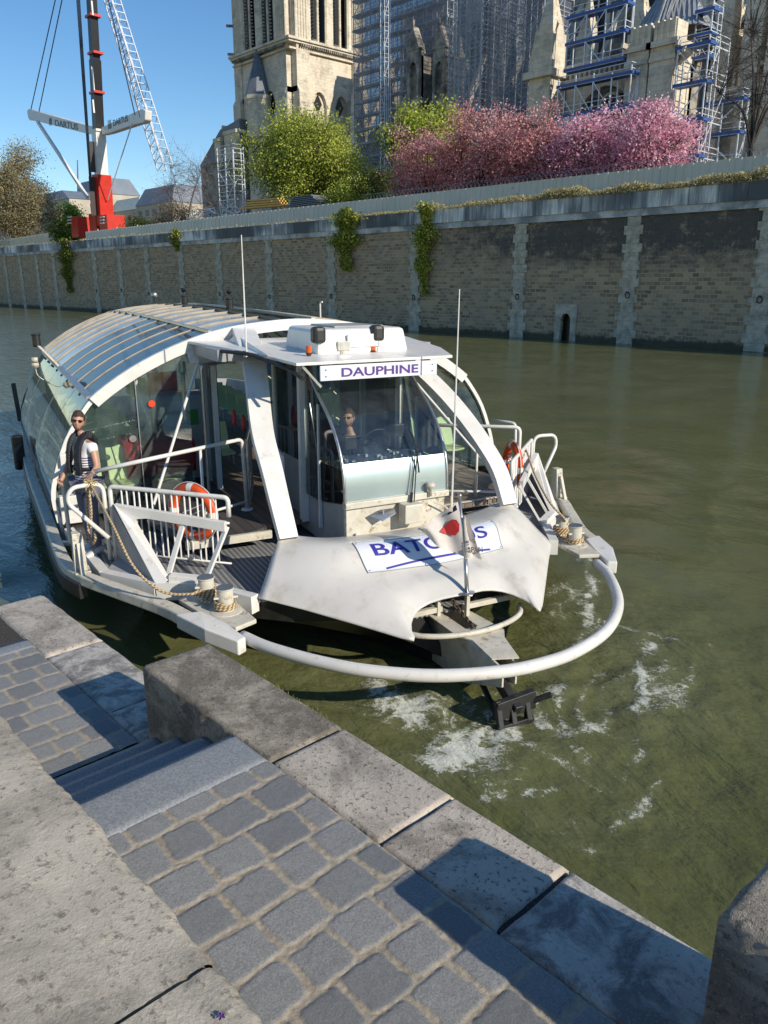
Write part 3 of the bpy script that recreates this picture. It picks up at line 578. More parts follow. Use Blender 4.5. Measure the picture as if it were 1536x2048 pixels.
# cowl -------------------------------------------------------------
def crv(K_):     # smooth curve through (v, s, t, z) knots given for v >= 0, mirrored
    K_ = sorted([(-v, a, -b, c) for v, a, b, c in K_ if v > 0]+K_); P = curve([(a, b, c) for v, a, b, c in K_], 8); V_ = np.interp(np.linspace(0, len(K_)-1, len(P)), range(len(K_)), [k[0] for k in K_]); A = np.array([tuple(p) for p in P])
    return lambda v: Vector([float(np.interp(v, V_, A[:, i])) for i in range(3)])
c_back = crv([(1, -.80, 1.57, 1.46), (.7, -.93, 1.1, 1.30), (.43, -.99, .68, 1.23), (0, -1.0, 0, 1.21)])
c_ridge = crv([(1, -.66, 1.715, 1.29), (.8, -.42, 1.28, 1.38), (.56, -.25, .93, 1.40), (.28, -.20, .46, 1.385), (0, -.19, 0, 1.375)])
c_low = crv([(1, -.52, 1.86, 1.09), (.8, -.10, 1.36, 1.12), (.56, .06, .89, 1.15), (.28, .13, .44, 1.15), (0, .16, 0, 1.145)])
c_pre = crv([(1, -.44, 1.94, .99), (.8, .06, 1.45, .97), (.56, .50, .88, .95), (.42, .40, .62, 1.0), (.28, .38, .42, 1.05), (0, .42, 0, 1.07)])
def crvl(K_):
    K_ = sorted([(-v, a, -b, c) for v, a, b, c in K_ if v > 0]+K_); A = np.array(K_); return lambda v: Vector([float(np.interp(v, A[:, 0], A[:, i])) for i in (1, 2, 3)])
c_front = crvl([(1, -.38, 2.0, .91), (.85, .02, 1.63, .855), (.7, .46, 1.24, .785), (.60, .84, .90, .715), (.56, .93, .80, .70), (.535, .90, .775, .72), (.51, .82, .77, .745), (.47, .72, .72, .78), (.42, .63, .64, .82), (.36, .575, .54, .855), (.28, .56, .41, .89), (.18, .59, .26, .925), (.08, .63, .1, .945), (0, .64, 0, .95)])
def surf(u, v):
    Q = [c(v) for c in (c_back, c_ridge, c_low, c_pre, c_front)]; k = u*4; i = min(3, int(k)); f = k-i
    p0 = Q[i-1] if i else Q[0]*2-Q[1]; p3 = Q[i+2] if i+2 < 5 else Q[4]*2-Q[3]; p1, p2 = Q[i], Q[i+1]
    return .5*((2*p1)+(p2-p0)*f+(2*p0-5*p1+4*p2-p3)*f*f+(3*p1-3*p2+p3-p0)*f**3)
def cnorm(u, v): e = .01; n = (surf(min(u+e, 1), v)-surf(u-e, v)).cross(surf(u, min(v+e, 1))-surf(u, max(v-e, -1))); n.normalize(); return n if n.z > 0 else -n
VV = sorted(set([round(x, 4) for x in list(np.linspace(-1, 1, 81))+[.56, -.56, .6, -.6, .535, -.535, .51, -.51, .52, -.52, .47, -.47]]))
mb = MB(); mb.grid([[surf(i/36, v) for v in VV] for i in range(37)]); cow = mb.build('bow_cowl', COWL, boat, smooth=True, fix=False)
sm = cow.modifiers.new('s', 'SOLIDIFY'); sm.thickness = .02; sm.offset = 0
def onplate(a, b, h=.016): u = .25+.25*(1-b); v = a*.56; return surf(u, v)+cnorm(u, v)*h
mb = MB(); mb.grid([[onplate(-1+2*j/60, i/20) for j in range(61)] for i in range(21)]); pl = mb.build('sign_plate', PLATE, cow, smooth=True, fix=False)
mb = MB(); bd = [onplate(-1+2*j/60, 0, .018) for j in range(61)]+[onplate(1, j/10, .018) for j in range(11)]+[onplate(1-2*j/60, 1, .018) for j in range(61)]+[onplate(-1, 1-j/10, .018) for j in range(11)]; mb.tube(bd, .0045, 5, closed=True); mb.build('plate_edge', GRAYP, pl)
for a_ in (-.97, .97):
    for b_ in (.06, .94): p = onplate(a_, b_, .018); mb = MB(); mb.lathe(p, [(.009, 0), (.007, .004)], 8); mb.build('screw', BLACK, pl)
def platetext(body, a0, a1, b0, b1, mat, name='lettering'):
    vs, fs = text_mesh(body, 1.0, bold=.014); xs_ = [v.x for v in vs]; ys_ = [v.y for v in vs]; x0, x1, y0, y1 = min(xs_), max(xs_), min(ys_), max(ys_)
    me = bpy.data.meshes.new(name); me.from_pydata([((v.x-x0)/(x1-x0), (v.y-y0)/(y1-y0)*.25, 0) for v in vs], [], fs); bm = bmesh.new(); bm.from_mesh(me)
    bmesh.ops.triangulate(bm, faces=bm.faces)
    for _ in range(4): bmesh.ops.subdivide_edges(bm, edges=[e for e in bm.edges if e.calc_length() > .03], cuts=1); bmesh.ops.triangulate(bm, faces=bm.faces)
    for v in bm.verts: v.co = onplate(a0+(a1-a0)*v.co.x, b0+(b1-b0)*v.co.y*4, .021)
    bm.to_mesh(me); bm.free(); me.materials.append(mat); o = bpy.data.objects.new(name, me); COL.objects.link(o); o.parent = pl; return o
platetext('BATOBUS', -.82, .80, .50, .88, BLUEP)
mb = MB(); sw = [(-.76+1.54*k/60, .08+.18*(1-((k-30)/30)**2)) for k in range(61)]
mb.grid([[onplate(a, b-.035, .021) for a, b in sw], [onplate(a, b+.0, .021) for a, b in sw], [onplate(a, b+.035, .021) for a, b in sw]]); mb.build('swoosh', BLUEP, pl, fix=False)
# bow gear inside the cowl opening
mb = MB(); IR = curve([(.60, -.78, .66), (.80, -.62, .66), (.93, -.35, .66), (.98, 0, .66), (.93, .35, .66), (.80, .62, .66), (.60, .78, .66)], 5); mb.tube(IR, .03, 10); mb.build('inner_ring', WHITEOLD, boat, smooth=True)
mb = MB()
mb.bar((.35, -.82, .70), (.35, -.12, .70), .05, .06); mb.bar((.42, .12, .70), (.42, .82, .70), .05, .06); mb.bar((.36, -.17, .6), (.36, -.17, .95), .04, .05); mb.bar((.50, .12, .6), (.50, .12, .93), .04, .05); mb.build('bow_frame', WHITEOLD, boat)
poly([(-.2, -.85), (.3, -.85), (.34, .85), (-.2, .85)], .64, .02).build('bow_grating', GRAT, boat)
mb = MB()   # anchor beam: a sloping box channel reaching past the ring
b0, b1 = Vector((-.3, 0, .60)), Vector((1.62, -.08, .50))
for sg in (-1, 1):
    mb.prism([(-.3, sg*.16, .62), (1.0, sg*.15, .62), (1.62, sg*.07-.1, .56), (1.62, sg*.07-.1, .36), (.9, sg*.14, .05), (-.3, sg*.15, .0)], (0, sg*.02, 0))
mb.prism([(.25, -.26, .63), (.9, -.26, .63), (1.05, -.17, .625), (1.45, -.2, .60), (1.55, .06, .60), (1.15, .17, .625), (1.0, .27, .63), (.25, .2, .63), (.25, .07, .63), (.8, .07, .63), (.8, -.09, .63), (.25, -.09, .63)], (0, 0, -.015))
mb.build('anchor_beam', WHITEOLD, boat)
mb = MB(); A = Vector((1.72, -.1, .18)) # folded anchor hanging under the beam
mb.bar((1.3, -.1, .42), (1.78, -.1, .16), .09, .12); mb.bar(A+Vector((0, -.22, .0)), A+Vector((0, .24, .03)), .07, .2); mb.bar(A+Vector((0, .2, 0)), A+Vector((.12, .36, .1)), .05, .05)
for q in (-.2, -.04, .14): mb.bar(A+Vector((-.02, q, .1)), A+Vector((.06, q, -.16)), .06, .06)
mb.bar(A+Vector((.05, -.24, -.16)), A+Vector((.05, .2, -.16)), .06, .06); mb.bar((1.1, -.1, .2), (1.7, -.26, .05), .05, .05); mb.build('anchor', BLACK, boat, bevel=.008)
ch = MB(); cp = curve([(.22, .02, .90), (.42, -.02, .80), (.6, .0, .70), (.85, -.02, .66)], 5); RUST = M('rusty_chain', (.10, .065, .04), .7, (.05, .035, .025), 12, bs=.3)
for i, p in enumerate(cp):
    a = Vector((0, 1, 0)) if i % 2 else Vector((0, .3, 1)).normalized(); d = (cp[min(i+1, len(cp)-1)]-cp[max(i-1, 0)]).normalized()
    ch.tube([p+d*.03*cos(q)+a*.02*sin(q) for q in np.linspace(0, 2*pi, 11)[:-1]], .009, 6, closed=True)
ch.build('anchor_chain', RUST, boat, smooth=True)
# struts -----------------------------------------------------------
SP = [(-.70, 1.52, 1.42), (-.95, 1.525, 1.8), (-1.27, 1.49, 2.1), (-1.67, 1.44, 2.4), (-2.08, 1.34, 2.7), (-2.57, 1.2, 3.0), (-3.2, 1.05, 3.3), (-4.15, .85, 3.52)]
def strut(sg):
    C = curve([(a, sg*b, c) for a, b, c in SP], 4); mb = MB(); G_ = []
    for i, p in enumerate(C):
        u = i/(len(C)-1); d = (C[min(i+1, len(C)-1)]-C[max(i-1, 0)]).normalized(); n = d.cross(Vector((0, 1, 0))).normalized(); w_ = .11+.06*u; h_ = .05
        t_ = Vector((0, w_, 0)); G_.append([p-t_-n*h_, p+t_-n*h_, p+t_+n*h_, p-t_+n*h_, p-t_-n*h_])
    mb.grid(G_); mb.build('bow_strut', WHITE, boat, bevel=.008)
both(strut)
# main arch --------------------------------------------------------
PR = [(3.68, .95), (3.72, 1.3), (3.66, 1.6), (3.46, 2.11), (3.19, 2.51), (2.98, 2.72), (2.5, 3.03), (1.92, 3.30), (1.34, 3.49), (.8, 3.59), (0, 3.65)]
PRF = [(-t, z) for t, z in PR]+[(t, z) for t, z in PR[::-1][1:]]
PC_ = curve([(0, t, z) for t, z in PRF], 3)
def station(s):  # roof shape along the boat: narrows and drops only at the stern, slight crown amidships
    a = max(0, (-s-11)/5.5); k = 1-.22*a*a; h = 1+.02*sin(min(1, max(0, (-s-4.2)/12))*pi)-.08*a*a
    return k, h
def shell(i, s): k, h = station(s); p = PC_[i]; return Vector((s, p.y*k, .9+(p.z-.9)*h))
NPC = len(PC_)
def archbar(s, i0, i1, w_, d_, name, mat, off=0, par=None, bev=0):
    mb = MB(); G_ = []
    for i in range(i0, i1+1):
        p = shell(i, s); a = shell(max(i-1, 0), s); b = shell(min(i+1, NPC-1), s); tg = (b-a).normalized(); n = Vector((1, 0, 0)).cross(tg).normalized()
        if n.dot(p-Vector((s, 0, 1.2))) < 0: n = -n
        q = p+n*off; G_.append([q+Vector((w_/2, 0, 0)), q+Vector((w_/2, 0, 0))-n*d_, q-Vector((w_/2, 0, 0))-n*d_, q-Vector((w_/2, 0, 0)), q+Vector((w_/2, 0, 0))])
    mb.grid(G_); return mb.build(name, mat, par or boat, bevel=bev)
i_lo = 9; i_hi = NPC-1-i_lo   # where the roof proper begins (about z 2.7)
# lower slim arch, thicker upper arch
archbar(-4.2, 0, 15, .06, .06, 'arch_frame', WHITE); archbar(-4.2, NPC-16, NPC-1, .06, .06, 'arch_frame', WHITE)
archbar(-4.18, 14, NPC-15, .10, .16, 'arch_beam', WHITE, .02)
# side glazing
def sideglass(sg):
    ss = [-4.25, -5.6, -7.0, -8.4, -9.8, -11.2, -12.6, -14, -15.4]
    for s0, s1 in zip(ss, ss[1:]):
        mb = MB(); idx = list(range(2, 15)) if sg < 0 else list(range(NPC-15, NPC-2))
        mb.grid([[shell(i, s0-.015+(s1-s0+.03)*k/3) for i in idx] for k in range(4)]); mb.build('side_window', GLASS, boat, smooth=True)
    for s in ss[2::2]:
        archbar(s, 0 if sg < 0 else NPC-15, 14 if sg < 0 else NPC-1, .03, .03, 'window_bar', STEEL)
    mb = MB(); pth = [shell(2 if sg < 0 else NPC-3, s)+Vector((0, 0, 0)) for s in np.linspace(-4.2, -15.4, 12)]; mb.ribbon(pth, .05, .08); mb.build('sill', BLACK, boat)
both(sideglass)
# roof: glass panels per bay split at the purlin, open strip along the crown, curved ribs
ribs = [-4.2, -5.05, -5.9, -6.75, -7.6, -8.45, -9.3, -10.15, -11.0, -11.85, -12.7, -13.5, -14.3, -15.1, -15.8]
mid = 24; iL = 14; iC = 29
for k, (s0, s1) in enumerate(zip(ribs, ribs[1:])):
    for a_, b_, side_ in ((iL, mid, -1), (mid, iC, -1), (NPC-1-iC, NPC-1-mid, 1), (NPC-1-mid, NPC-1-iL, 1)):
        blue = (side_ < 0 and a_ == iL and k < 5)
        mb = MB(); mb.grid([[shell(i, s) for i in range(a_, b_+1)] for s in (s0, s1)]); mb.build('roof_panel', SKYG if blue else SKYD, boat, smooth=True)
RIBM = M('roof_rib', (.45, .40, .32), .5, (.33, .29, .23), 4, dirt=(.2, .17, .13), dsc=6)
for s in ribs[1:]:
    wr = .045 if ribs.index(s) % 2 == 0 else .022
    if ribs.index(s) < 6: archbar(s, iL-1, mid, .014, .03, 'glazing_bar', RIBM, .015); archbar(s, mid, iC, wr, .04, 'roof_rib', RIBM, .03)
    else: archbar(s, iL-1, iC, wr, .04, 'roof_rib', RIBM, .03)
    archbar(s, NPC-1-iC, NPC-iL, wr, .04, 'roof_rib', RIBM, .03)
for i, w_ in ((iL, .10), (mid, .05), (iC, .06), (NPC-1-iL, .08), (NPC-1-mid, .05), (NPC-1-iC, .06)):
    mb = MB(); P = [shell(i, s)+Vector((0, 0, .02)) for s in np.linspace(-4.2, -15.8, 20)]; mb.ribbon(P, w_, .04); mb.build('purlin', ALU if i != iC else BLACK, boat)
# dark sheet standing in for shade in the open crown, then vents
mb = MB(); mb.grid([[shell(i, s)+Vector((0, 0, -.10)) for i in range(iC, NPC-iC)] for s in np.linspace(-4.3, -15.8, 12)]); mb.build('crown_shade_sheet', DARK, boat, smooth=True)
for px, py in ((370, 615), (460, 625)):
    p = BT(px, py, 0); mb = MB(); mb.lathe((p.x, 0, 3.55), [(.07, 0), (.07, .33), (.08, .34), (.08, .36)], 12); mb.lathe((p.x, 0, 3.97), [(.005, 0), (.06, .05), (.005, .1)], 12); mb.build('vent_pipe', BLACK, boat)
mb = MB(); p = BT(310, 603, 0); mb.lathe((p.x, 0, 3.70), [(.03, 0), (.03, .10), (.08, .12), (.085, .2), (.04, .24)], 14, 'z'); mb.build('horn', STEEL, boat, smooth=True)
p = BT(641, 640, 1.2); mb = MB(); mb.tube(rnd([(p.x, 1.2, 3.3), (p.x, 1.2, 3.85), (p.x+.1, 1.2, 3.86)], .02), .014, 6); mb.build('pole_lamp', WHITE, boat)
# lamp bracket on the roof edge (port quarter in the photo's left)
lb = shell(iL, -8.6); mb = MB(); mb.prism([lb+Vector((.25, 0, 0)), lb+Vector((-.3, 0, -.05)), lb+Vector((-.3, -.28, .35)), lb+Vector((-.22, -.3, .38))], (0, .05, 0)); mb.prism([lb+Vector((.35, .05, .02)), lb+Vector((-.35, .05, .02)), lb+Vector((-.3, -.12, -.4)), lb+Vector((-.1, -.12, -.4))], (0, .04, .02)); mb.build('lamp_bracket', WHITEOLD, boat)
mb = MB(); c = lb+Vector((-.3, -.30, .36)); mb.lathe(c, [(.06, 0), (.075, .02), (.075, .2), (.085, .21), (.085, .24)], 12); mb.build('navigation_lamp', BLACK, boat)
mb = MB(); c = lb+Vector((-.12, -.38, .05)); mb.lathe(c, [(.02, -.1), (.06, 0), (.065, .03)], 14, 'x'); mb.box(c+Vector((-.06, -.05, .05)), c+Vector((.06, .05, .13))); mb.tube(curve([c, c+Vector((0, .02, -.2)), c+Vector((0, .2, -.35))], 4), .010, 6); mb.build('horn', WHITEOLD, boat, smooth=True)
# arch knee box between arch and struts
def knee(sg):
    mb = MB(); a = [BS(370, 700, -4.2), BS(378, 727, -4.2), BS(470, 727, -4.2), BS(478, 672, -4.2), BS(420, 668, -4.2)]
    a = [Vector((-4.13, sg*abs(v.y), v.z)) for v in a]; mb.prism(a, (-.14, 0, 0)); mb.build('arch_knee', WHITE, boat, bevel=.01)
    mb = MB(); mb.tube([(-4.1, sg*1.55, 3.12), (-2.65, sg*2.7, 1.25)], .02, 8); mb.build('stay_rod', WHITE, boat)
both(knee)
# wheelhouse -------------------------------------------------------
WS = curve([(-2.02, 0, 3.16), (-1.72, 0, 2.9), (-1.34, 0, 2.62), (-1.08, 0, 2.32), (-.95, 0, 2.0), (-.92, 0, 1.64)], 5); WT = .70
mb = MB(); cut = 18
mb.grid([[(p.x, t, p.z) for t in (-WT, 0, WT)] for p in WS[:cut+1]]); mb.build('windscreen', WGLASS, boat, smooth=True)
BRU = M('satin_panel', (.48, .56, .56), .28, (.42, .5, .5), 1.5, met=.55)
mb = MB(); mb.grid([[(p.x, t, p.z) for t in (-WT, 0, WT)] for p in WS[cut:]]); mb.build('lower_windscreen', BRU, boat, smooth=True)
for sg in (-1, 1):
    mb = MB(); mb.tube([(p.x, sg*(WT+.01), p.z) for p in WS], .02, 8); mb.build('windscreen_frame', ALU, boat, smooth=True)
    # side glass: front leaf follows the curve; back leaf to the corner post
    fr = [(p.x, sg*WT, p.z) for p in WS if p.z > 2.06]; mb = MB(); mb.prism(fr+[(-1.0, sg*WT, 2.05), (-1.72, sg*WT, 2.05), (-2.0, sg*WT, 3.14)], (0, sg*.006, 0)); mb.build('side_glass', WGLASS, boat)
    mb = MB(); mb.prism([(-.99, sg*WT, 2.04), (-.93, sg*WT, 1.66), (-1.66, sg*WT, 1.52), (-1.66, sg*WT, 2.04)], (0, sg*.007, 0)); mb.build('tinted_side_glass', DGLASS, boat)
    mb = MB(); mb.prism([(-2.12, sg*WT, 3.14), (-1.74, sg*WT, 2.06), (-1.72, sg*WT, 1.5), (-2.2, sg*WT, 1.5)], (0, sg*.006, 0)); mb.build('side_glass', WGLASS, boat)
    mb = MB(); mb.prism([(-3.3, sg*WT, 3.14), (-2.3, sg*WT, 3.14), (-2.3, sg*WT, 1.9), (-3.3, sg*WT, 1.9)], (0, sg*.006, 0)); mb.build('side_glass', WGLASS, boat)
    mb = MB(); mb.bar((-2.2, sg*(WT+.02), 3.16), (-2.24, sg*(WT+.02), 1.1), .09, .1, (0, 1, 0)); mb.bar((-1.70, sg*WT, 2.75), (-1.72, sg*WT, 1.15), .035, .04, (0, 1, 0)); mb.bar((-3.3, sg*WT, 3.16), (-3.3, sg*WT, 1.1), .06, .06); mb.build('corner_post', WHITE, boat)
    mb = MB(); mb.prism([(-.94, sg*(WT-.03), 1.64), (-.98, sg*(WT-.03), .95), (-3.3, sg*(WT-.03), .95), (-3.3, sg*(WT-.03), 1.9), (-2.3, sg*(WT-.03), 1.9), (-2.3, sg*(WT-.03), 1.5), (-1.68, sg*(WT-.03), 1.5)], (0, -sg*.04, 0)); mb.build('lower_wall', GRAYP if sg < 0 else WHITE, boat)
mb = MB(); mb.box((-1.02, -.69, .95), (-.94, .69, 1.60)); mb.box((-.98, -.72, 1.6), (-.88, .72, 1.68)); mb.build('front_wall', WHITEOLD, boat, bevel=.01)
mb = MB(); mb.box((-3.33, -.7, 1.1), (-3.29, -.3, 3.14)); mb.box((-3.33, .3, 1.1), (-3.29, .7, 3.14)); mb.build('back_wall', GRAYP, boat)
# things on the front wall: box, plate, cleat, knob
fx = -.88; mb = MB(); a = BS(815, 1040, fx); mb.box((fx-.02, a.y-.12, 1.36), (fx+.16, a.y+.13, 1.60)); mb.build('wiper_motor_box', WHITEOLD, boat, bevel=.015)
a = BS(762, 1030, fx); mb = MB(); mb.prism([(fx+.0, a.y-.16, a.z+.0), (fx+.1, a.y-.02, a.z-.05), (fx+.12, a.y+.14, a.z+.03), (fx+.02, a.y+.17, a.z+.06), (fx-.02, a.y, a.z+.05)], (0, 0, .012)); mb.bar((fx+.06, a.y, a.z), (fx+.06, a.y, a.z+.09), .012); mb.build('cleat', ALU, boat)
a = BS(862, 985, fx+.04); mb = MB(); mb.lathe((fx+.02, a.y, 1.64), [(.025, 0), (.025, .1), (.06, .12), (.065, .15), (.03, .175)], 14); mb.build('vent_cap', WHITEOLD, boat, smooth=True)
mb = MB(); a = BS(882, 1030, fx); mb.tube(curve([(fx+.03, a.y-.12, 1.55), (fx+.05, a.y, 1.5), (fx+.03, a.y+.1, 1.42)], 5), .01, 6); mb.tube([(fx+.03, a.y+.13, 1.6), (fx+.03, a.y+.13, 1.3)], .012, 6); mb.build('cable', WHITEOLD, boat)
# wiper
mb = MB(); w0 = Vector(BS(820, 1025, -.82)); w1 = BS(832, 890, -.93); mb.tube([w0, w0.lerp(w1, .3)], .018, 6); mb.tube([w0, w1], .008, 6); mb.tube([w0+Vector((0, .05, 0)), w1+Vector((0, .02, 0))], .007, 6)
w2, w3 = BS(818, 858, -1.06), BS(838, 945, -.90); mb.tube([w2, (w1+w2)/2+Vector((.02, 0, 0)), w1, w3], .011, 6); mb.build('wiper', BLACK, boat)
# roof slab, name board
mb = MB(); mb.prism([(-1.32, -1.12, 3.27), (-1.36, 1.02, 3.27), (-2.2, 1.35, 3.30), (-4.2, 1.75, 3.36), (-4.2, -1.7, 3.36), (-2.3, -1.22, 3.30)], (0, 0, .035)); mb.build('wheelhouse_roof', WHITE, boat, bevel=.006)
mb = MB(); mb.box((-4.25, -1.6, 3.20), (-2.9, 1.6, 3.35)); mb.build('roof_beam_box', GRAYP, boat)
NB = [BS(640, 742, -1.36), BS(873, 711, -1.36), BS(874, 746, -1.36), BS(641, 765, -1.36)]
nt0 = (NB[0].y+NB[3].y)/2; nt1 = (NB[1].y+NB[2].y)/2; zt0, zt1, zb0, zb1 = NB[0].z, NB[1].z, NB[3].z, NB[2].z
zt = (zt0+zt1)/2; zb = (zb0+zb1)/2
nbd = MB(); nbd.box((-1.385, nt0, zb), (-1.355, nt1, zt)); nb_ = nbd.build('name_board', PLATE, boat, bevel=.003)
lettering('lettering', 'DAUPHINE', (nt1-nt0)*.66, (zt-zb)*.60, (-1.352, (nt0+nt1)/2, (zt+zb)/2), (0, 1, 0), (0, 0, 1), VIOLET, nb_)
for t_ in (nt0+.07, nt1-.07):
    for z_ in (zb+.05, zt-.05): mb = MB(); mb.lathe((-1.354, t_, z_), [(.008, 0), (.008, .004)], 8, 'x'); mb.build('screw', BLACK, nb_)
# roof box with twin lamps
q0 = BZ(562, 690, 3.31); mb = MB(); s0 = -2.0
lw = [(-2.0, -.58), (-2.0, .74), (-3.2, .74), (-3.2, -.58)]; hi_ = [(-2.05, -.53), (-2.05, .69), (-3.15, .69), (-3.15, -.53)]
mb.add([(a, b, 3.31) for a, b in lw]+[(a, b, 3.63) for a, b in hi_], [(0, 1, 2, 3), (4, 5, 6, 7), (0, 1, 5, 4), (1, 2, 6, 5), (2, 3, 7, 6), (3, 0, 4, 7)]); mb.build('roof_box', WHITE, boat, bevel=.05)
mb = MB(); mb.prism([(-2.3, -.2, 3.632), (-2.3, .5, 3.632), (-3.0, .4, 3.632), (-3.0, -.25, 3.632)], (0, 0, .02)); mb.build('box_lid', GRAYP, boat)
for t_ in (BS(641, 660, -1.97).y, BS(759, 656, -1.97).y):
    mb = MB(); mb.box((-2.14, t_-.085, 3.46), (-1.965, t_+.085, 3.665)); mb.build('roof_lamp', BLACK, boat, bevel=.045)
mb = MB(); mb.box((-2.02, -.16, 3.40), (-1.988, .32, 3.56)); mb.build('box_panel', WHITE, boat, bevel=.006)
def roofitem(px, py, f, name, mat):
    p = BZ(px, py, 3.305); mb = MB(); f(mb, Vector((p.x, p.y, 3.305))); return mb.build(name, mat, boat)
AMB = M('amber_lens', (.75, .14, .01), .2, (.5, .08, .01), 5)
o = roofitem(618, 715, lambda m, c: m.lathe(c, [(.025, 0), (.025, .03), (.04, .04), (.04, .06)], 12), 'beacon_base', BLACK); c0 = BZ(618, 715, 3.305)
mb = MB(); mb.lathe((c0.x, c0.y, 3.365), [(.034, 0), (.034, .06)], 12); mb.lathe((c0.x, c0.y, 3.4255), [(.04, 0), (.036, .02)], 12); mb.build('beacon_lens', AMB, o)
c0 = BZ(744, 707, 3.305); mb = MB(); mb.lathe((c0.x, c0.y, 3.305), [(.06, 0), (.06, .02), (.05, .03), (.05, .14), (.058, .145), (.05, .17)], 14); mb.build('navigation_lamp', BLACK, boat)
mb = MB(); mb.lathe((c0.x+.015, c0.y, 3.35), [(.042, 0), (.042, .07)], 12); mb.build('lamp_glass', AMB, boat)
c0 = BZ(687, 710, 3.305); mb = MB(); mb.lathe((c0.x, c0.y, 3.305), [(.06, 0), (.05, .06)], 12); mb.box((c0.x-.07, c0.y-.09, 3.365), (c0.x+.04, c0.y+.09, 3.48)); mb.build('searchlight', WHITEOLD, boat, bevel=.01)
mb = MB(); mb.box((c0.x+.041, c0.y-.065, 3.385), (c0.x+.046, c0.y+.065, 3.465)); mb.build('lamp_glass', STEEL, boat)
# masts
mb = MB(); mb.tube([(-2.55, -1.32, 3.3), (-2.52, -1.32, 4.75)], [.012, .006], 6); mb.tube([(-2.60, -1.32, 3.28), (-2.60, -1.32, 3.36)], .03, 8); mb.build('antenna', WHITE, boat)
mb = MB(); mb.tube([(-.88, .76, 1.4), (-.87, .77, 2.8), (-.86, .78, 4.12)], [.014, .011, .006], 6); mb.build('antenna', WHITE, boat)
# triangular gusset plate linking arch to strut top, cable tray
mb = MB(); P = [BS(455, 690, -4.0), BS(470, 672, -4.0), BZ(535, 715, 3.32), BZ(490, 712, 3.25)]; mb.prism(P, (0, 0, .03)); mb.build('gusset', WHITE, boat)
mb = MB(); mb.tube(rnd([(-2.9, -1.55, 3.34), (-2.3, -1.35, 3.34), (-1.5, -1.1, 3.2), (-1.32, -1.05, 3.12)], .1), .025, 8); mb.build('cable_conduit', BLACK, boat)
mb = MB(); mb.bar((-1.4, -1.02, 3.26), (-1.42, -.78, 3.0), .03); mb.bar((-1.5, -1.0, 3.25), (-2.2, -.74, 3.1), .05); mb.build('sign_bracket', STEEL, boat)
# wheelhouse interior
CON = M('console', (.05, .07, .11), .4, (.03, .04, .06), 8)
mb = MB(); mb.prism([(-1.12, -.62, 2.02), (-1.5, -.62, 2.12), (-1.6, -.62, 2.05), (-1.6, -.62, 1.25), (-1.05, -.62, 1.25)], (0, 1.24, 0)); cons = mb.build('console', CON, boat, bevel=.01)
mb = MB(); rg = random.Random(2)
for k in range(34): y = rg.uniform(-.56, .56); x = rg.uniform(-1.47, -1.18); h = 2.02+(-1.12-x)*.26; s_ = rg.uniform(.015, .05); mb.box((x, y, h), (x+.03, y+s_, h+rg.uniform(.015, .04)))
mb.build('instrument', M('instrument_face', (.5, .5, .48), .3, (.15, .15, .15), 30, .45, .55), cons)
for y_, z_, a_ in ((-.38, 2.28, .16), (.30, 2.38, .14)): mb = MB(); mb.box((-1.5, y_-a_/2, z_-.08), (-1.44, y_+a_/2, z_+.08)); mb.bar((-1.48, y_, 2.08), (-1.48, y_, z_), .02); mb.build('screen', BLACK, boat, bevel=.008)
mb = MB(); mb.tube([(-1.75+.06*cos(a), .12+.2*cos(a+pi/2), 2.18+.19*sin(a+pi/2)) for a in np.linspace(0, 2*pi, 24)[:-1]], .014, 6, closed=True); mb.bar((-1.75, -.07, 2.18), (-1.75, .31, 2.18), .015); mb.build('steering_wheel', BLACK, boat, smooth=True)
for k, y_ in enumerate((-.5, -.38, -.26, .05, .5)): mb = MB(); mb.bar((-3.0, y_, 1.2), (-3.0, y_, 3.1), .03); mb.build('interior_post', WHITE, boat)
